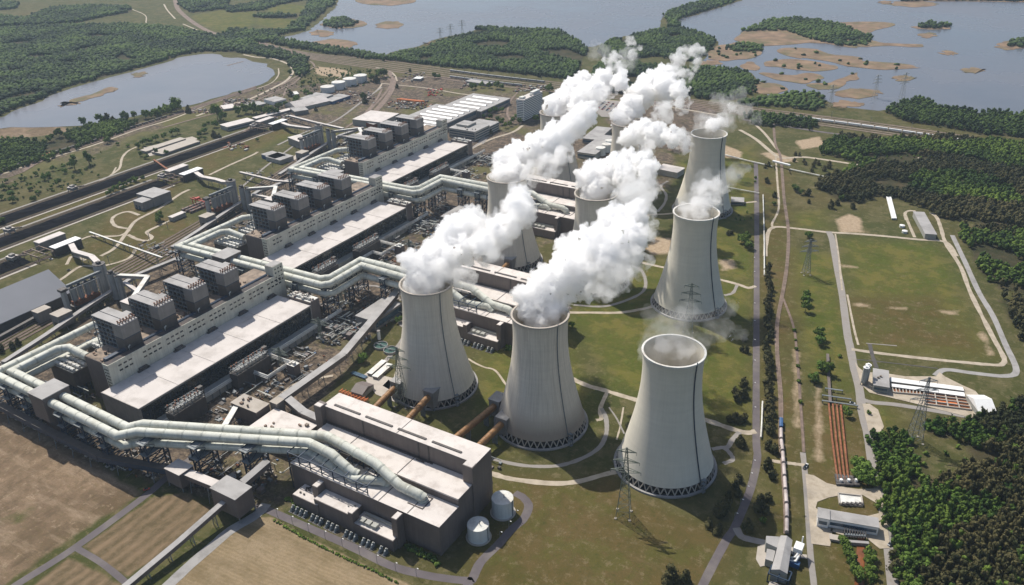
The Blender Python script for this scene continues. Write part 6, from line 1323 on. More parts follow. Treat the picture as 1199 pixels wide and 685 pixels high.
# cranes, red machinery
t = Thing('gantry_crane', *G(480,118)[:2], 'orange gantry crane over the scrap yard behind the farthest boilers', 'crane'); a, c_ = Vector(G(465,116,9)), Vector(G(493,119,9)); b = MB(); b.bar(a, c_, 2.6, 2.2); b.bar(a+Vector((4, 5, 0)), c_+Vector((4, 5, 0)), 2.6, 2.2); t.part(b, 'girder', 'orange'); b = MB()
for p_ in (a, c_):
    for s_ in (0, 1): b.bar((p_.x+4*s_, p_.y+5*s_, 0), (p_.x+4*s_, p_.y+5*s_, 9), 1.2)
t.part(b, 'leg', 'orange')
for q_, (x0, y0, x1, y1, n, lb) in enumerate([(455,118,505,128,130,'sprawling scrap and parts yard around the orange gantry crane'), (500,104,518,113,30,'heap of bright red machinery by the workshop hall'), (262,168,290,176,30,'red and grey parts stored near the sidings'), (470,86,500,96,40,'building material lying on bare ground beyond the crane'), (385,160,420,172,50,'pipework beside the farthest silo cluster'), (262,126,300,117,110,'huts, cable drums and pallets in the yard beside the lake road'), (225,133,262,128,50,'stored parts on the verge near the big round lakeside trees'), (392,122,440,108,90,'pipes and tank fittings by the red-banded shed'), (540,90,560,104,40,'pale blocks at the platform roof by the main line'), (600,108,640,100,60,'pallets and huts behind the striped office slab'), (305,140,345,132,60,'pipe bundles along the gallery to the tank farm')]):
    t = Thing('parts_yard', *G((x0+x1)/2, (y0+y1)/2)[:2], lb, 'storage yard', None)
    for k in range(min(n, 280)):
        x, y = G(random.uniform(x0, x1), random.uniform(y0, y1))[:2]; s_ = random.uniform(1.5, 5); mm = random.choice(['scrap', 'paint_red' if q_ == 1 else 'clutter_dark', 'paint_red' if q_ == 1 else 'clad_light', 'rust' if q_ in (0, 2) else 'scrap'])
        o = bpy.data.objects.new(random.choice(['parts_row', 'machine_block', 'crate']), unit('box', mm)); C.objects.link(o); o.parent = t.o; o.location = (x-t.base[0], y-t.base[1], 0); o.scale = (s_, s_*random.uniform(.5, 2), random.uniform(.8, 3.2)); o.rotation_euler[2] = random.choice([0, .15, .4])
# stackers on the coal beds
stk = Thing('coal_stacker', 0, 0, '', 'stacker', 'travelling stackers on the coal beds'); b = MB(); b.box(-6, 6, -5, 5, 5, 9); b.box(-3, 3, -3, 3, 9, 12); stk.part(b, 'cab', 'clad_grey'); b = MB(); [b.bar((a, c_, 0), (a*.7, c_*.7, 5.5), .9) for a in (-7, 7) for c_ in (-5, 5)]; stk.part(b, 'leg', 'steel_grey'); b = MB(); b.bar((0, 0, 8), (24, 4, 13), 1.4, 1.8); b.bar((0, 0, 12), (20, 3, 13.5), .4); stk.part(b, 'boom', 'clutter'); b = MB(); b.box(-6.2, 6.2, -5.2, 5.2, 9, 9.4); stk.part(b, 'roof', 'roof_pale')
for q_, (x, y, rz_, lb) in enumerate([(-1176, 552, .1, 'grey stacker machine on the middle coal bed, nearer the storage hall'), (-1251, 700, .1, 'stacker machine on the outer coal bed, beside the bushy meadow'), (-1080, 500, .1, 'stacker machine at the end of the inner coal bed by the twin sheds'), (-1252, 1085, .1, 'stacker machine at the far end of the outer coal bed'), (-1168, 806, .1, 'white-legged stacker where the middle coal bed meets its twin sheds')]):
    o = stk.o if q_ == 0 else copy_tree(stk.o); o.location = (x, y, 1); o.rotation_euler[2] = rz_; o['label'] = lb
t = Thing('belt_gantry', *G(190,192)[:2], 'rusty red belt gantry crossing the outer coal bed', 'gantry'); b = MB(); a, c_ = Vector(G(180,187,5)), Vector(G(197,199,5)); b.bar(a, c_, 3, 1.8); t.part(b, 'truss', 'rust'); b = MB(); [b.bar((p_.x, p_.y, 0), (p_.x, p_.y, 5), 1) for p_ in (a, a.lerp(c_, .5), c_)]; t.part(b, 'leg', 'rust')
# ---------------------------------------------------------------- cars and trucks
def car_proto(m, lb):
    t = Thing('parked_car', 0, 0, lb, 'car', 'cars in the car park behind the far towers'); b = MB(); vs = [(-2.1, .35), (-2.15, .75), (-1.2, .9), (1.1, .9), (2.1, .72), (2.15, .35)]
    b.add([(x, -.85, z) for x, z in vs]+[(x, .85, z) for x, z in vs], [tuple(range(6)), tuple(range(6, 12))[::-1]]+[(i_, 6+i_, 6+(i_+1) % 6, (i_+1) % 6) for i_ in range(6)]); b.flip(); t.part(b, 'body', m)
    b = MB(); vs = [(-1.5, .9), (-1.0, 1.42), (.35, 1.42), (1.0, .9)]; b.add([(x, -.75, z) for x, z in vs]+[(x, .75, z) for x, z in vs], [tuple(range(4)), tuple(range(4, 8))[::-1]]+[(i_, 4+i_, 4+(i_+1) % 4, (i_+1) % 4) for i_ in range(4)]); b.flip(); t.part(b, 'cabin', 'glass_dark'); b = MB()
    for x in (-1.35, 1.35):
        for y in (-.8, .8): b.add([(x+.33*math.cos(a), y+dy, .33+.33*math.sin(a)) for dy in (-.1, .1) for a in np.linspace(0, 2*math.pi, 8, endpoint=False)], [tuple(range(8))[::-1], tuple(range(8, 16))]+[(i_, (i_+1) % 8, 8+(i_+1) % 8, 8+i_) for i_ in range(8)])
    t.part(b, 'wheel', 'rail'); return t
defm('car_silver', (.45, .46, .48), .3, .03, .3, spec=.6)
cps = [(car_proto('paint_white', 'white car in the car park seen between the far plumes'), 'white'), (car_proto('car_silver', 'silver car in the car park seen between the far plumes'), 'silver'), (car_proto('clad_dark', 'dark car in the car park seen between the far plumes'), 'dark'), (car_proto('paint_red', 'red car in the car park seen between the far plumes'), 'red')]
flat('parking_lot', [G2([(694,128),(704,118),(733,119),(748,124),(740,138),(704,137)]), G2([(560,166),(566,160),(571,162),(566,169)])], 'path_grey', .5)
used = set(); P0, P1, P3 = [np.array(G(*p_)[:2]) for p_ in ((698,127.5), (706,119.5), (736,136))]
u = (P1-P0); v = (P3-P0); k = 0
for r_ in range(7):
    for c_ in range(14):
        if random.random() < .3: continue
        p_ = P0+u*(c_+.5)/14*1.05+v*(r_+.3)/7; ct, nm_ = random.choice(cps); o = ct.o if nm_ not in used else copy_tree(ct.o); used.add(nm_)
        o.location = (p_[0], p_[1], .52); o.rotation_euler[2] = math.atan2(v[1], v[0]); o.scale = (1.25, 1.25, 1.25); k += 1
for (px, py, nm_, lb, rz_) in [(172,574,'red','small red vehicle on the access road emerging under the ducts',.9), (1055,457,'dark','dark blue van-like car beside the rusty settling basins',.2), (942,548,'dark','dark car at the small pale yard by the freight train',1.5), (944,546,'white','white car at the small pale yard by the freight train',1.5), (1042,638,'silver','silver car where the pump station yard narrows',1.2), (60,304,'white','white car near the end of the inner coal bed',.4), (415,375,'silver','silver car by the bent long conveyor',.3), (412,378,'white','white car by the bent long conveyor, next to a silver one',.3), (437,352,'dark','dark car on the path below the kinked ducts',.6), (81,317,'dark','dark car on the white apron near the blue hall',.8), (560,163,'white','white car on the forecourt of the banded office block',.3), (998,473,'silver','silver car parked on the pale track left of the settling basins',0.)]:
    ct = dict((b_, a) for a, b_ in cps)[nm_]; o = copy_tree(ct.o); x, y = G(px, py)[:2]; o.location = (x, y, .5); o.rotation_euler[2] = rz_; o['label'] = lb; del o['group']; o.scale = (1.2, 1.2, 1.2)
# street lamps along the near roads
lp = None
for P, n in (([(316,600),(350,617),(413,645),(456,666),(500,678)], 9), ([(882,540),(874,575),(856,618)], 5), ([(608,600),(597,618),(580,638)], 3), ([(881,300),(881,500)], 9)):
    W = [np.array(G(*p_)[:2]) for p_ in P]; L = plen(W)
    for q_ in range(n):
        p_, d = along(W, L*(q_+.5)/n)
        if lp is None: lp = Thing('street_lamp', 0, 0, 'thin street lamp beside the plant road', 'street lamp', 'street lamps beside the plant roads'); b = MB(); b.cyl((0, 0), .14, 0, 8, 6); b.bar((0, 0, 8), (1.5, 0, 8.3), .16); lp.part(b, 'post', 'steel_grey'); b = MB(); b.box(1.2, 2.4, -.25, .25, 8.2, 8.5); lp.part(b, 'lamp_head', 'paint_white'); lp.o.location = (*p_, .05)
        else: copy_tree(lp.o, None, (*p_, .05))
# ================================================================ TREES
LEAFQ = 150
def crown_mesh(seed, h_, r_, shape='round', nq=170, ls=1.0, m='leaf'):
    r0 = np.random.default_rng(seed); vs = []; fs = []; tint = []
    K = 9 if shape != 'cone' else 8; cl = []
    for k in range(K):
        if shape == 'cone': t_ = k/(K-1); cc = np.array([r0.normal()*.18*r_, r0.normal()*.18*r_, h_*(.22+.72*t_)]); cr_ = r_*(1.02-.85*t_)*r0.uniform(.85, 1.15)
        elif shape == 'tall': t_ = r0.random(); a = r0.random()*6.28; cc = np.array([math.cos(a)*r_*.35, math.sin(a)*r_*.35, h_*(.25+.65*t_)]); cr_ = r_*.6*r0.uniform(.7, 1.1)
        else: a = k*2.4+r0.random(); e = r0.uniform(-.45, 1); cc = np.array([math.cos(a)*r_*.58*(1-abs(e)*.3), math.sin(a)*r_*.58*(1-abs(e)*.3), h_*.58+e*h_*.27]); cr_ = r_*r0.uniform(.36, .56)
        cl.append((cc, cr_, r0.uniform(.2, .9)))
    for cc, cr_, tt in cl:
        n0 = len(vs); ph = r0.random(3)*6
        for p_ in ICO1V: vs.append(tuple(cc+p_*cr_*.82*(1+.22*r0.normal())))
        for f in ICO1F: fs.append(tuple(i_+n0 for i_ in f)); tint.append(tt*.8+.1*r0.normal())
    for q_ in range(nq):
        cc, cr_, tt = cl[r0.integers(len(cl))]; d = r0.normal(size=3); d /= np.linalg.norm(d); 
        if d[2] < -.4: d[2] *= -1
        c_ = cc+d*cr_*r0.uniform(.8, 1.15); u_ = np.cross(d, r0.normal(size=3)); u_ /= np.linalg.norm(u_); w_ = np.cross(d, u_)+d*r0.normal()*.5; s_ = ls*r0.uniform(.6, 1.3)
        n0 = len(vs); vs += [tuple(c_-u_*s_*.6-w_*s_*.5), tuple(c_+u_*s_*.6-w_*s_*.4), tuple(c_+u_*s_*.4+w_*s_*.6), tuple(c_-u_*s_*.5+w_*s_*.5)]; fs.append((n0, n0+1, n0+2, n0+3)); tint.append(tt+r0.normal()*.16)
    me = bpy.data.meshes.new('crown'); me.from_pydata(vs, [], fs); a = me.attributes.new('tint', 'FLOAT', 'FACE'); a.data.foreach_set('value', np.clip(np.array(tint, np.float32), 0, 1)); me.materials.append(M[m]); return me
import bmesh as _bm
_b = _bm.new(); _bm.ops.create_icosphere(_b, subdivisions=1, radius=1); ICO1V = np.array([v.co[:] for v in _b.verts]); ICO1F = [[v.index for v in f.verts] for f in _b.faces]; _b.free()
def trunk_mesh(seed, h_, r_):
    r0 = random.Random(seed); b = MB(); b.cyl((0, 0), r_, 0, h_*.62, 7, r_*.45)
    for k in range(4): a = k*1.6+r0.random(); z = h_*(.3+.08*k); b.bar((0, 0, z), (math.cos(a)*h_*.22, math.sin(a)*h_*.22, z+h_*.2), r_*.7)
    me = bpy.data.meshes.new('trunk'); me.from_pydata(b.v, [], b.f); me.materials.append(M['bark']); return me
KINDS = {}
def kind(nm, hs, rs, shape, m, n=3, **kw): KINDS[nm] = [(crown_mesh(hash((nm, i_)) % 9999 if False else len(nm)*31+i_*7, hs, rs, shape, m=m, **kw), trunk_mesh(i_, hs, hs*.03)) for i_ in range(n)]
kind('broad', 10, 5, 'round', 'leaf', n=4, nq=240, ls=.9); kind('fresh', 9, 5, 'round', 'leaf_fresh', n=4, nq=240, ls=.85); kind('poplar', 15, 4, 'tall', 'leaf'); kind('pine', 8.5, 3.6, 'cone', 'leaf_pine', nq=170, ls=.8); kind('bush', 4, 3.2, 'round', 'leaf', nq=110)
TREEC = 0
def tree(px, py, r_, kd, label, group=None, world=None):
    global TREEC
    x, y = world if world else G(px, py)[:2]; base_r = dict(broad=5, fresh=5, poplar=4, pine=3.6, bush=3.2)[kd]; s_ = r_/base_r
    cm, tm = random.choice(KINDS[kd]); nm = 'bush' if kd == 'bush' else 'pine_tree' if kd == 'pine' else 'broadleaf_tree'
    o = empty(nm, (x, y, 0), label, 'bush' if kd == 'bush' else 'tree', group); o.rotation_euler[2] = random.uniform(0, 6.28); o.scale = (s_*random.uniform(.9, 1.1), s_*random.uniform(.9, 1.1), s_*random.uniform(.85, 1.15))
    for nme, me_ in (('crown', cm), ('trunk', tm)): c_ = bpy.data.objects.new(nme, me_); C.objects.link(c_); c_.parent = o
    TREEC += 1; return o
GR = {
 'meadow': ('green tree or shrub scattered over the meadow beside the outer coal bed', 'trees on the meadow by the outer coal bed', [(105,193,8,'poplar'),(88,199,7.5,'poplar'),(82,196,5,'broad'),(69,217,6,'broad'),(39.7,235,5,'bush'),(36,223,4.5,'bush'),(44.4,227,4.5,'bush'),(14,230,6,'fresh'),(15,237,6,'fresh'),(2,234,5,'broad'),(87.6,219,3.5,'bush'),(52.6,211,6,'fresh'),(58,208,5,'fresh'),(76,203,5,'fresh'),(62,200,4,'broad'),(75,197,4,'broad'),(60.7,220,3,'fresh'),(115.6,207,2.5,'fresh'),(91,213,3,'broad'),(18.7,220,5,'fresh'),(12,222,4,'broad'),(5,222,6,'broad'),(25,212,4,'broad'),(42,206,4,'broad'),(8,214,4,'broad'),(30,209,3,'bush'),(94,214,2,'bush'),(80,217,2.4,'bush'),(56,223,2,'bush'),(63,224,2,'bush'),(101,199,3,'bush'),(73,221,2.4,'fresh'),(-5,245,6,'broad'),(3,262,6,'broad')]),
 'coalrow': ('leafy green tree in the short row between the outer and middle coal beds', 'trees between the coal beds', [(168,212,4.5,'broad'),(160,213,5,'fresh'),(153,216,5,'broad'),(147,218,4.5,'broad'),(141,220,5,'broad'),(136,224,5.5,'fresh'),(131,227,5,'fresh'),(157,212,4,'broad'),(127,229,4,'fresh'),(145,222,4,'fresh')]),
 'yard': ('tree or shrub around the pale loading yard roofs', 'trees around the loading yard', [(183,180,3.4,'broad'),(172.5,186,3.2,'broad'),(165,183,3,'broad'),(130,164,6,'broad'),(126,168,5,'broad'),(183,166,5,'broad'),(177,168,4,'broad'),(193,163,4.5,'broad'),(202,159,5,'broad'),(208,157,4.5,'broad'),(168,171,4.5,'broad'),(172,168,4,'broad'),(162,174,4,'broad'),(234,160,3.5,'broad'),(251,161,4.5,'pine'),(257,161,3,'pine'),(240,156,5,'fresh'),(138,170,3,'bush'),(150,172,3,'bush'),(170,186,2.5,'bush'),(195,181,3.5,'fresh'),(233,164,2.5,'fresh'),(240,163,2.4,'fresh')]),
 'lake': ('round green tree on the strip between the small lake and the railway', 'trees along the small lake', [(98,147,6,'broad'),(107,148,4,'broad'),(118,144,6.5,'broad'),(126,143,5.5,'pine'),(133,143,4.5,'pine'),(147,142,7,'broad'),(158,139,5,'broad'),(171,139,6.5,'broad'),(178,138,4,'broad'),(185,136,5.5,'broad'),(207,130,10,'broad'),(198,134,6,'broad'),(221,132,4.6,'pine'),(60,166,6,'broad'),(70,161,6,'broad'),(80,165,5,'broad'),(88,166,4,'broad'),(100,162,4.5,'broad'),(110,158,4,'broad')]),
 'lakeside': ('dense green tree around the lakeside administration building', 'trees by the lakeside building', [(255,140,10,'broad'),(262,142,7,'broad'),(279,135,7,'broad'),(288,133,8,'broad'),(297,133,8,'broad'),(304,134,6,'broad'),(313,135,7,'broad'),(319,134,7,'broad'),(325,134,5,'broad'),(252,149,5.5,'fresh'),(234,160,3.6,'broad'),(325,128,5,'broad'),(329,126,4,'broad'),(335,124,4.5,'broad'),(341,113,5,'pine'),(347,119,5.5,'broad'),(347,124,5.5,'broad'),(364,115,5.5,'broad'),(358.5,110,5,'fresh'),(370,130,3,'pine'),(288,118,2.5,'bush'),(281,109.5,3,'bush'),(301.6,165.5,2.6,'broad'),(240,150,4,'broad'),(244,145,3,'bush'),(355,100,4,'broad'),(363,99,4,'broad'),(368,104,4,'broad'),(375,96,4,'fresh')]),
 'tanks': ('green tree near the four oil tanks and the scrap yard', 'trees near the oil tanks', [(445.7,91,8,'broad'),(450,90,7,'broad'),(437,95,7.5,'broad'),(441,97,6,'pine'),(426,118,6,'broad'),(428,121,5,'pine'),(386.6,92,4.5,'broad'),(402,91,4,'broad'),(407.6,91,4,'broad'),(421,88,4,'broad'),(433,86,4,'broad'),(480,84,3,'pine'),(509,92,4.5,'broad'),(514,92,4,'fresh'),(465,103,3.5,'pine'),(420,90,4,'broad'),(395,93,3,'bush'),(340,88,5,'broad'),(378,99,4,'fresh')]),
 'office': ('garden tree on the lawns around the striped office slab', 'trees around the offices', [(552.6,105,5,'broad'),(556,104,4,'broad'),(564,102.5,4.5,'broad'),(573,103,4.5,'broad'),(582,104,5.5,'broad'),(587.6,105,5,'broad'),(579.6,132,4.5,'fresh'),(574,134,4,'fresh'),(587.6,131,4,'fresh'),(583,143,4,'broad'),(587.6,146,5,'broad'),(580,152,4.5,'broad'),(574.5,140,4,'broad'),(627,143,5.5,'broad'),(600.7,145,4.5,'broad'),(608,145,4,'broad'),(643.8,108,6.5,'broad'),(640,106,4,'broad'),(575,157,3,'pine'),(605,139,4,'fresh'),(597,148,4,'broad'),(571,144,4,'fresh'),(566,138,3,'fresh'),(592,150,4,'broad')]),
 'north': ('dark tree standing near the railway curve and white pipeline', 'trees near the railway curve', [(932,225,5.5,'broad'),(938,228,5,'broad'),(946,229,5,'pine'),(929,222,4,'broad'),(897.6,214,4.5,'pine'),(907,231,3.6,'pine'),(970,197,4.5,'pine'),(971,193,3.6,'pine'),(965,200,4,'pine'),(958,193,3.6,'pine'),(955,191,3,'pine'),(941,190,3,'pine'),(930,189.5,3,'pine'),(900,195,4,'pine'),(896,197,3,'pine'),(884.5,209,2.4,'bush'),(884,214,2.4,'bush'),(865,208,3.4,'bush'),(946.7,238,2.6,'pine'),(931,182,3,'pine'),(936,183,3,'pine'),(952,196,4,'pine'),(943,193,3,'pine'),(950,201,3,'pine'),(973,244,5,'pine'),(998,244,4,'pine'),(906,240,3.5,'bush'),(980,240,4.4,'pine')]),
 'road': ('small dark conifer dotted along the straight asphalt road', 'conifers along the straight road', [(871,399,3.4,'pine'),(868.6,411,3,'pine'),(873.7,413,3.2,'pine'),(870,453,4.5,'pine'),(860,460,3.4,'pine'),(866,467,4.4,'pine'),(871,465,4,'pine'),(862,470,3.6,'pine'),(861,493,4,'pine'),(871,493,4,'pine'),(853.6,494,3.4,'pine'),(866,495,3.6,'pine'),(865,564,4,'pine'),(861,573,3.6,'pine'),(864,581,3.4,'pine'),(853,582,3,'pine'),(849,594,4.4,'pine'),(846,602,4.6,'pine'),(840,600,3.6,'pine'),(843,606,4,'pine'),(830,618,3.4,'pine'),(839,625,3.4,'pine'),(842,620,2.6,'pine'),(875,620,4.6,'pine'),(888,598,4.6,'pine'),(890,588,4,'pine'),(898,586,3.8,'pine'),(898,549,5,'pine'),(866.5,521,4.4,'pine'),(870,524,3.4,'pine'),(785.6,678,5,'pine'),(782,684,5,'pine'),(802,683,5,'pine'),(793,682,3.4,'pine'),(897,600,4,'pine'),(903,560,4,'pine'),(900,525,4.4,'pine'),(906,530,4,'pine'),(893,612,3,'bush'),(780,690,4,'pine')]),
 'column': ('dark conifer in the dense column between the road and the railway', 'conifers between road and railway', [(899+random.uniform(-3, 3.5), 318+q_*5.4, random.uniform(3.2, 5), 'pine') for q_ in range(36)]),
 'field': ('bright green round tree on the grass strip left of the rectangular field', 'trees on the grass strip', [(943,357,6,'fresh'),(943,365,6.5,'broad'),(944,349,5,'fresh'),(958,397,7,'broad'),(960,404,6,'fresh'),(962,434,6,'fresh'),(969,439,6.4,'broad'),(952,446,5,'fresh'),(954,449,4.4,'broad'),(945.5,278,5,'fresh'),(948,280,4.4,'broad'),(992,488,4,'broad'),(990,482,3.4,'fresh')]),
 'siding': ('small dark bush growing on the overgrown siding', 'bushes on the overgrown siding', [(929.5,388,2.3,'bush'),(932,410,2.5,'bush'),(934,430,2.3,'bush'),(935,448,2.4,'bush'),(937,472,2.4,'bush'),(931,399,1.8,'bush'),(983,418,2.4,'bush')]),
 'pump': ('light green tree or bush close to the pump station and its channel', 'greenery at the pump station', [(1003,549,6,'fresh'),(1010,553,7,'fresh'),(1016,560,6.5,'fresh'),(1009,566,6,'fresh'),(1002,558,5,'fresh'),(1017,568,5,'fresh'),(1014,548,4,'fresh'),(988,640,4,'broad'),(991,648,4.4,'broad'),(994,656,4.4,'broad'),(997,664,4.6,'broad'),(1000,673,5,'broad'),(1004,682,5,'broad'),(985,634,3,'fresh'),(1017,653,4.4,'broad'),(1018,663,4.6,'broad'),(1018,674,4.6,'broad'),(1019,684,4.6,'broad'),(1045,655,4,'pine'),(1048,668,4.4,'pine')]),
 'plant': ('lone tree or shrub on the plant lawns between pipes and towers', 'trees on the plant lawns', [(425.6,424,6,'fresh'),(422,426,4,'fresh'),(466,378,4,'fresh'),(470,376,3,'broad'),(188,258,6.5,'broad'),(186,262,4.5,'broad'),(15,408,4,'pine'),(22,404,3.4,'pine'),(2,412,4,'pine'),(872,288,6.5,'broad'),(868,284,6,'broad'),(877,292,6,'broad'),(856,274,3.4,'pine'),(852,275,3,'pine'),(874,281,6,'broad'),(669,384,4,'broad'),(541,620,0,'bush')]),
}
for k, (lb, gp, L) in GR.items():
    for (px, py, r_, kd) in L:
        if k in ('office', 'lakeside', 'tanks', 'lake', 'yard'): r_ *= 1.35
        if r_: tree(px, py, r_, kd, lb, gp)
# hedges against the halls
for q_, (px, m_, lb) in enumerate([([(470,640),(490,652),(516,662),(537,668)], 'leaf', 'clipped dark green hedge along the foot of the nearest process hall'), ([(612,270+0),(0,0)], '', '')]):
    if not m_: continue
def hedge(P, wd, ht, label, seed, world=False, m='leaf'):
    r0 = np.random.default_rng(seed); W = [np.array(p_ if world else G(*p_)[:2]) for p_ in P]; L = plen(W); vs = []; fs = []; ti = []; n = int(L*2.2)
    for q_ in range(n):
        p_, d = along(W, r0.random()*L); nn_ = np.array([-d[1], d[0]]); c_ = np.array([*(p_+nn_*r0.uniform(-.5, .5)*wd), ht*r0.uniform(.3, .75)]); tt = r0.random(); n0 = len(vs); s_ = r0.uniform(.6, 1.3)*ht*.6
        for v_ in ICO1V: vs.append(tuple(c_+v_*s_*(1+.2*r0.normal())))
        for f in ICO1F: fs.append(tuple(i_+n0 for i_ in f)); ti.append(tt)
    me_ = bpy.data.meshes.new('hedge'); me_.from_pydata(vs, [], fs); a = me_.attributes.new('tint', 'FLOAT', 'FACE'); a.data.foreach_set('value', np.array(ti, np.float32)); me_.materials.append(M[m]); o = bpy.data.objects.new('hedge', me_); C.objects.link(o); tag(o, label, 'hedge')
hedge([(-318, 352), (-292, 351), (-285, 347)], 5, 2.2, 'dark green hedge in the corner beside the nearest process hall', 3, True)
hedge([(-318+VX, 352+VY), (-292+VX, 351+VY), (-285+VX, 347+VY)], 8, 2.4, 'bright green hedge in front of the middle process hall', 4, True, 'leaf_fresh')
hedge([(-435, 346), (-412, 340)], 4, 1.8, 'low green hedge under the ducts at the left end of the nearest hall', 5, True)
hedge([(320,609),(358,631),(405,654),(441,670),(466,684)], 1.6, 1.2, 'thin dark hedge line between the ploughed field and the curved road', 6)
# ---- woods: thousands of simple crowns, one sheet of stuff per wood; the nearest trees stand alone
def sample(polys, clears, sp, seed):
    r0 = np.random.default_rng(seed); out = []
    for P in polys:
        W = np.array(G2(P)); x0, y0 = W.min(0); x1, y1 = W.max(0); x0 = max(x0, -3800); y1 = min(y1, 4400); nx = int((x1-x0)/sp)+1; ny = int((y1-y0)/sp)+1
        gx, gy = np.meshgrid(np.arange(nx), np.arange(ny)); X_ = x0+(gx+r0.random(gx.shape)*.95)*sp; Y_ = y0+(gy+r0.random(gy.shape)*.95)*sp; X_, Y_ = X_.ravel(), Y_.ravel()
        s_ = sdf(X_, Y_, [[tuple(w_) for w_ in W]]); k = s_ > r0.normal(0, sp*.45, s_.shape)
        for c_ in clears: k &= ~inpoly(X_, Y_, G2(c_))
        out.append(np.stack([X_[k], Y_[k]], 1))
    return np.concatenate(out) if out else np.zeros((0, 2))
def vnoise(p, s, seed):
    from mathutils import noise as N_
    return np.array([N_.noise(Vector((a/s+seed, b_/s, seed))) for a, b_ in p])
def wood(name, pts, r_, h_, m, seed, det=0, tilt=(0, 1), thin=0.):
    r0 = np.random.default_rng(seed); n = len(pts)
    if n == 0: return
    nz = vnoise(pts, 90, seed) if n < 60000 else np.zeros(n)
    keep = nz > -.55+thin; pts = pts[keep]; nz = nz[keep]; n = len(pts)
    if det: TV, TF = [], []; base_ = [crown_tmpl(i_+seed*10, det) for i_ in range(5)]
    else: base_ = [(ICO1V*(1+.22*np.random.default_rng(i_).normal(size=(len(ICO1V), 1)))*np.array([1, 1, 1]), np.array(ICO1F)[:, :], None) for i_ in range(5)]
    V_, Lq, Tt = [], [], []; off = 0; order = r0.integers(0, 5, n)
    loops = []; starts = []; tots = []; tints = []
    for kx in range(5):
        idx = np.where(order == kx)[0]; tv, tf, tt = base_[kx]; nv = len(tv)
        s_ = r_*r0.uniform(.7, 1.25, len(idx)); a = r0.random(len(idx))*6.28; hh = h_*r0.uniform(.75, 1.2, len(idx))*(1+.25*nz[idx]); ca, sa = np.cos(a), np.sin(a)
        X_ = (tv[None, :, 0]*ca[:, None]-tv[None, :, 1]*sa[:, None])*s_[:, None]+pts[idx, 0][:, None]; Y_ = (tv[None, :, 0]*sa[:, None]+tv[None, :, 1]*ca[:, None])*s_[:, None]+pts[idx, 1][:, None]; Z_ = (tv[None, :, 2]*.5+.5)*hh[:, None]
        V_.append(np.stack([X_, Y_, Z_], -1).reshape(-1, 3)); F_ = (tf[None, :, :]+(np.arange(len(idx))*nv)[:, None, None]+off).reshape(-1, tf.shape[1]); loops.append(F_); off += len(idx)*nv
        tb = np.clip(.42+nz[idx]*.7+r0.normal(0, .26, len(idx)), 0, 1)*(tilt[1]-tilt[0])+tilt[0]; tt_ = np.zeros(len(tf)) if tt is None else tt
        tints.append((tb[:, None]+tt_[None, :]+r0.normal(0, .05, (len(idx), len(tf)))).ravel())
    V_ = np.concatenate(V_); F_ = np.concatenate(loops); T_ = np.clip(np.concatenate(tints), 0, 1)
    me_ = bpy.data.meshes.new(name); me_.vertices.add(len(V_)); me_.vertices.foreach_set('co', V_.ravel()); w_ = F_.shape[1]; me_.loops.add(F_.size); me_.loops.foreach_set('vertex_index', F_.ravel()); me_.polygons.add(len(F_)); me_.polygons.foreach_set('loop_start', np.arange(0, F_.size, w_)); me_.polygons.foreach_set('loop_total', np.full(len(F_), w_)); me_.update(calc_edges=True)
    at_ = me_.attributes.new('tint', 'FLOAT', 'FACE'); at_.data.foreach_set('value', T_.astype(np.float32)); me_.materials.append(M[m]); o = bpy.data.objects.new(name, me_); C.objects.link(o); tag(o, kind='stuff'); return o
def crown_tmpl(seed, nq):
    "unit crown of leaf triangles around a few lumps"
    r0 = np.random.default_rng(seed); vs = []; fs = []; ti = []; cl = [(np.array([r0.normal()*.3, r0.normal()*.3, z]), .62-.22*abs(z)) for z in (-.35, -.05, .2, .45, .7)]
    for c_, cr_ in cl:
        n0 = len(vs); tt = r0.normal()*.12
        for v_ in ICO1V: vs.append(c_+v_*cr_*(1+.2*r0.normal()))
        for f in ICO1F: fs.append([i_+n0 for i_ in f]); ti.append(tt)
    for q_ in range(nq):
        c_, cr_ = cl[r0.integers(len(cl))]; d = r0.normal(size=3); d /= np.linalg.norm(d); d[2] = abs(d[2])*.9-.1; p_ = c_+d*cr_*r0.uniform(.95, 1.3); u_ = np.cross(d, r0.normal(size=3)); u_ /= np.linalg.norm(u_)+1e-6; w_ = np.cross(d, u_)+d*r0.normal()*.6; s_ = r0.uniform(.15, .32); n0 = len(vs)
        vs += [p_-u_*s_, p_+u_*s_, p_+w_*s_*1.5]; fs.append([n0, n0+1, n0+2]); ti.append(r0.normal()*.2)
    return np.array(vs), np.array(fs), np.array(ti)
wood('far_woodland', sample([F['far_left'], F['far_left_b'], F['far_left_c']], CLEAR, 9.0, 1), 5.6, 11, 'leaf_far', 1, thin=.1)
wood('far_woodland', sample([F['north_shore'], F['shore_strip'], F['hedge_a'], F['hedge_b'], F['hedge_c'], F['spit'], F['tree_isle'], F['tree_isle_b'], F['tree_isle_c']], [], 10, 2), 6, 11, 'leaf_far', 2)
wood('peninsula_woodland', sample([F['peninsula'], F['peninsula_b'], F['peninsula_c'], F['peninsula_d'], F['rail_strip']], CLEAR, 7.6, 3), 4.7, 11, 'leaf_far', 3, thin=.15)
wood('island_woodland', sample([F['isle_wood'], F['isle_b'], F['south_bank']], [], 10, 4), 5.8, 9, 'leaf_far', 4, tilt=(.3, 1))
wood('shore_woodland', sample([F['bank_right'], F['rail_wood']], [], 8, 5), 5, 10, 'leaf_far', 5, det=20, thin=.12)
ew = sample([F['right_a'], F['right_b']], CLEAR, 7.0, 6); es = np.random.default_rng(4).random(len(ew)); en = vnoise(ew, 120, 3.3)
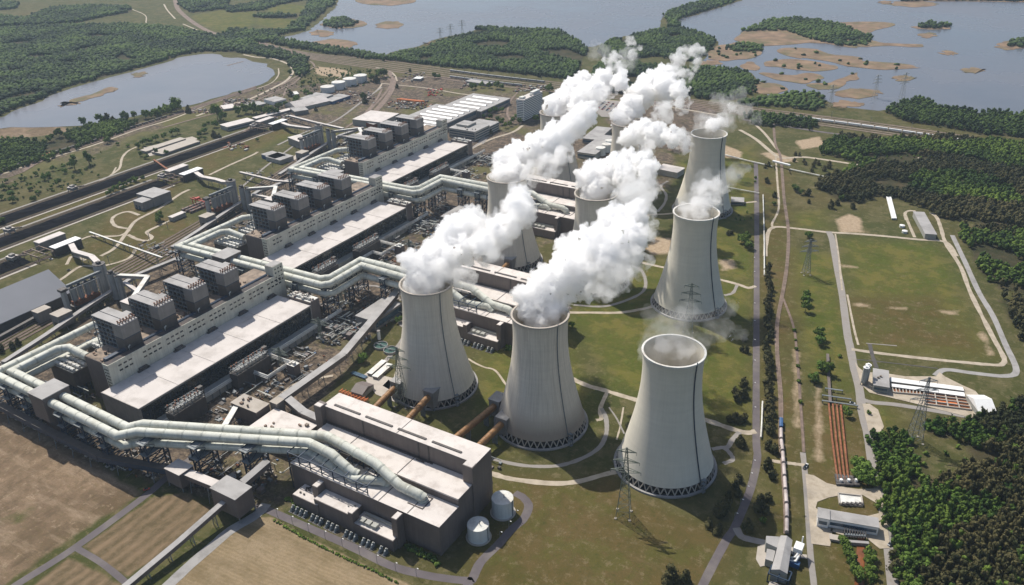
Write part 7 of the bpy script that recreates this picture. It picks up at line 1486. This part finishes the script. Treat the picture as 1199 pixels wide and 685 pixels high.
wood('eastern_woodland', ew[(en < .12) & (es < .9)], 4.4, 10, 'leaf', 6, det=30, thin=.16, tilt=(0, .8)); wood('eastern_woodland', ew[(en >= .12) & (es < .96)], 4.0, 10, 'leaf_pine', 16, det=30, thin=.05)
wood('western_woodland', sample([F['left_mid'], F['left_shore']], [], 7.2, 7), 4.5, 8.5, 'leaf', 7, det=30, thin=.22)
near = sample([NEARW, NEARW2], CLEARN, 4.9, 8)
def inview(x, y, z=5):
    d = np.array([x, y, z-HC]); c_ = d@FW; a, b_ = d@RT, d@UP; X_, Y_ = FOC*a/c_, FOC*b_/c_; return 599.5+cr*X_+sr*Y_, 342.5-(-sr*X_+cr*Y_)
nzz = vnoise(near, 45, 8.8)*.8+np.array([(lambda q: max(-.5, min(.6, (q[0]-1095)/160+(q[1]-600)/400*(1 if q[0] > 1080 else 0))))(inview(*p_)) for p_ in near]); dst = np.hypot(near[:, 0], near[:, 1]); ordr = np.argsort(dst)
RES = [(1003,20)]
pick = []
vis = [k for k in ordr if True]
def inview(x, y, z=5):
    d = np.array([x, y, z-HC]); c_ = d@FW; a, b_ = d@RT, d@UP; X_, Y_ = FOC*a/c_, FOC*b_/c_; return 599.5+cr*X_+sr*Y_, 342.5-(-sr*X_+cr*Y_)
for k in ordr:
    qx, qy = inview(*near[k])
    if qx < 1205 and qy < 692: pick.append(k)
    if len(pick) >= 290-TREEC if TREEC < 280 else len(pick) >= 10: break
pick = set(pick)
for k in pick:
    kd = 'pine' if nzz[k] > .22 else random.choice(['broad', 'broad', 'fresh', 'broad']) if nzz[k] < .05 else random.choice(['broad', 'pine'])
    tree(0, 0, random.uniform(2.7, 4.6), kd, 'tree of the dense mixed wood beside the pump station yard', 'front trees of the near wood', world=tuple(near[k]))
rest = np.array([k for k in range(len(near)) if k not in pick])
rp = near[rest]; rz_ = nzz[rest]
sel = np.random.default_rng(3).random(len(rp)); mk = rz_ <= .12
wood('mixed_woodland', rp[mk & (sel < .7)], 3.2, 8.5, 'leaf', 9, det=70, tilt=(.0, .9)); wood('mixed_woodland', rp[mk & (sel >= .7)], 3.6, 7.5, 'leaf_fresh', 19, det=70, tilt=(0, .6)); wood('pine_woodland', rp[~mk & (sel > .06)], 3.2, 9.5, 'leaf_pine', 10, det=70); wood('mixed_woodland', rp[~mk & (sel <= .06)], 3.6, 9, 'leaf', 20, det=70)
# loose scrub: sparse shrubs over rough ground
scr = sample([[(985,165),(1060,168),(1180,175),(1190,215),(1120,205),(1040,190)], [(60,225),(110,200),(120,175),(60,195),(0,215),(0,240)], [(350,75),(440,82),(470,88),(430,100),(380,110),(350,110)], [(1085,510),(1120,520),(1135,540),(1110,560),(1085,555),(1070,530)], [(300,105),(345,98),(350,112),(320,130),(290,140)], [(840,250),(884,250),(884,262),(850,262)], [(1010,480),(1040,500),(1050,520),(1020,512)]], [], 11, 12)
wood('scrub', scr[np.random.default_rng(5).random(len(scr)) < .45], 2.4, 3.2, 'leaf', 12, det=20)
isl = sample([p_ for p_ in ISL[2:8]], [], 16, 13); wood('island_scrub', isl[np.random.default_rng(6).random(len(isl)) < .12], 5.5, 6, 'leaf_far', 13)
# ================================================================ STEAM
def steam_mat(name, dens, nscale=0, thr=(.4, .6)):
    m = bpy.data.materials.new(name); m.use_nodes = True; nt = m.node_tree; nt.nodes.clear()
    out = nt.nodes.new('ShaderNodeOutputMaterial'); v = nt.nodes.new('ShaderNodeVolumePrincipled')
    v.inputs['Color'].default_value = (1, 1, 1, 1); v.inputs['Density'].default_value = dens; v.inputs['Anisotropy'].default_value = .45
    if nscale:
        g = _n(nt, 'NewGeometry'); n_ = noise(nt, g.outputs['Position'], nscale, 6, .66)
        nt.links.new(mrange(nt, n_, thr[0], thr[1], 0, dens), v.inputs['Density'])
    nt.links.new(v.outputs[0], out.inputs['Volume']); return m
M['steam'] = steam_mat('steam', .42, .07, (.36, .51))
M['steam_thin'] = steam_mat('steam_thin', .16, .06, (.44, .60))
M['steam_faint'] = steam_mat('steam_faint', .035, .045, (.42, .66))
texs = []
for nm, s_, typ in (('big', 22, 'CLOUDS'), ('mid', 9, 'CLOUDS'), ('fine', 4, 'CLOUDS')):
    t_ = bpy.data.textures.new(nm, 'CLOUDS'); t_.noise_scale = s_; t_.noise_depth = 2; t_.noise_type = 'HARD_NOISE'; texs.append(t_)
from mathutils import noise as mnoise
ICO = bmesh_ico = None
import bmesh
_b = bmesh.new(); bmesh.ops.create_icosphere(_b, subdivisions=3, radius=1); ICOV = np.array([v.co[:] for v in _b.verts]); ICOF = [[v.index for v in f.verts] for f in _b.faces]; _b.free()
PSC = 1.2
def puffs(root, name, L, m, vox=1.3, amp=(15, 10, 5), extra=5):
    vs = []; fs = []; r0 = random.Random(len(L)*7+int(L[0][0]))
    def ball(c, r_):
        n = len(vs); vs.extend([tuple(np.array(c)+p*r_) for p in ICOV]); fs.extend([tuple(i+n for i in f) for f in ICOF])
    for (px, py, rp, z) in L:
        c = np.array(G(px, py, z)); cd = np.linalg.norm(c-np.array([0, 0, HC])); r_ = rp*cd/FOC*PSC
        ball(c, r_*.86)
        for k in range(extra):
            d = np.array([r0.gauss(0, 1) for _ in range(3)]); d /= np.linalg.norm(d); ball(c+d*r_*.68, r_*r0.uniform(.3, .5))
    me = bpy.data.meshes.new(name); me.from_pydata(vs, [], fs); o = bpy.data.objects.new(name, me); C.objects.link(o); me.materials.append(M[m])
    rm = o.modifiers.new('r', 'REMESH'); rm.mode = 'VOXEL'; rm.voxel_size = vox; rm.use_smooth_shade = True
    for t_, a in zip(texs, amp):
        if not a: continue
        d = o.modifiers.new('d', 'DISPLACE'); d.texture = t_; d.texture_coords = 'GLOBAL'; d.strength = a; d.mid_level = .3
    dg = bpy.context.evaluated_depsgraph_get(); dg.update(); me2 = bpy.data.meshes.new_from_object(o.evaluated_get(dg)); o.modifiers.clear(); o.data = me2
    o.parent = root; o.location = tuple(-c for c in root.location); return o
def plume(i, j, label, dense, thin=(), faint=()):
    global PSC
    PSC = (1.2, 1.08, .94)[j]
    x, y = AX+i*UX+j*VX, AY+i*UY+j*VY
    t = empty('steam_plume', (x, y, 113), label, 'steam plume', 'steam plumes of the cooling towers')
    if dense: puffs(t, 'cloud_body', dense, 'steam')
    if thin: puffs(t, 'wisp', thin, 'steam_thin', 2.5, (14, 8, 0))
    if faint: puffs(t, 'haze_wisp', faint, 'steam_faint', 2.5, (14, 8, 0))
if STEAM:
    plume(-2, 0, 'bright white plume leaning right from the tower beside the nearest process hall',
          [(498,330,23,110),(501,320,22,118),(509,308,22,126),(520,294,23,134),(533,277,23,141),(545,268,20,146),(556,254,11,150),(548,292,15,140),(566,287,12,146),(580,274,12,149),(592,262,13,152),(602,247,13,156),(612,232,11,160),(616,249,8,156)],
          [(497,326,26,116),(566,288,19,146),(577,276,19,148),(591,262,20,152),(603,244,19,156),(613,228,15,160),(546,322,13,130),(580,298,11,146),(560,268,14,150),(614,252,14,155),(520,318,20,126)])
    plume(-1, 0, 'largest white plume rising from the dark-footed tower across the picture centre',
          [(633,360,28,110),(638,348,25,118),(652,332,26,126),(670,318,26,133),(690,308,25,139),(674,289,16,140),(685,284,16,143),(710,296,27,147),(733,281,24,153),(724,263,22,157),(744,256,16,160)],
          [(706,326,22,138),(723,324,18,142),(758,272,14,160),(740,305,18,150),(747,236,17,165),(735,230,15,165),(755,250,14,164),(700,340,12,135)])
    plume(0, 0, 'faint vapour over the white-rimmed tower nearest the camera', [], [(779,407,12,105),(797,407,14,105)], [(789,405,34,109),(865,392,10,120),(852,360,12,126),(774,384,22,122),(800,378,24,128),(824,392,16,126),(840,380,14,130)])
    plume(-2, 1, 'white plume of the tower behind the middle process hall, rising to the far towers',
          [(597,206,19,110),(592,194,17,118),(608,182,19,126),(626,176,19,132),(642,170,19,138),(656,160,18,144),(671,146,17,150),(686,135,15,156)], [(645,192,15,136),(660,180,14,142),(585,190,12,120),(625,205,14,126),(690,120,14,160)])
    plume(-1, 1, 'white plume of the central tower, its head breaking over the pale low building',
          [(697,225,19,110),(694,214,18,117),(704,204,19,123),(720,199,19,129),(733,204,15,134),(752,189,13,141),(757,200,13,141),(735,186,13,137)], [(748,226,17,140),(757,214,14,144),(738,216,14,134),(765,225,10,142)])
    plume(0, 1, 'thin white vapour blowing off the middle tower of the right hand row', [(818,248,8,109),(824,241,8,113),(829,232,7,118)], [(808,250,14,109),(822,246,17,110),(826,232,17,119),(832,222,14,127),(838,212,10,132)], [(815,246,26,109),(824,232,22,119),(828,216,17,129),(850,210,15,138),(862,200,12,144)])
    plume(-2, 2, 'white plume climbing over the far office slab and the wooded peninsula',
          [(651,133,13,110),(648,125,14,117),(659,118,16,123),(672,108,17,130),(682,95,13,136),(680,118,16,130),(694,108,17,138),(707,92,14,145),(724,95,11,150)], [(717,72,12,158),(738,48,8,168),(747,55,6,168),(741,64,7,165),(726,80,10,158),(710,110,12,146)], [(735,70,18,165),(700,60,14,160)])
    plume(-1, 2, 'white plume billowing highest, toward the reed islands, from the far tower beside three tanks',
          [(726,142,13,110),(731,134,15,116),(740,125,17,122),(752,110,19,129),(764,100,18,135),(780,102,17,140),(777,88,14,143),(796,106,12,146),(738,160,15,116),(752,152,16,120),(770,157,15,125),(787,161,13,130)], [(794,70,12,155),(805,60,10,160),(817,60,10,165),(814,76,9,162),(804,88,11,156),(790,84,12,150),(758,172,13,122),(800,165,14,134),(800,120,12,148),(775,130,16,136)])
    plume(0, 2, 'thin vapour trailing right from the farthest tower of the right hand row', [(834,150,8,112),(843,142,7,118)], [(831,150,15,112),(846,139,11,120),(858,127,9,128)], [(831,152,24,110),(885,140,10,140),(850,120,12,134),(848,140,15,120),(858,128,14,128),(840,116,10,130),(872,130,12,136),(866,112,10,138)])
# ================================================================ HAZE
if HAZE:
    m = bpy.data.materials.new('haze_air'); m.use_nodes = True; nt = m.node_tree; nt.nodes.clear()
    out = nt.nodes.new('ShaderNodeOutputMaterial'); v = nt.nodes.new('ShaderNodeVolumePrincipled')
    v.inputs['Color'].default_value = (.66, .82, 1, 1); v.inputs['Density'].default_value = .00004; v.inputs['Anisotropy'].default_value = .2
    nt.links.new(v.outputs[0], out.inputs['Volume'])
    b = MB(); b.box(-45000, 45000, -45000, 45000, -1, 520); o = b.build('haze', m); tag(o, kind='stuff')
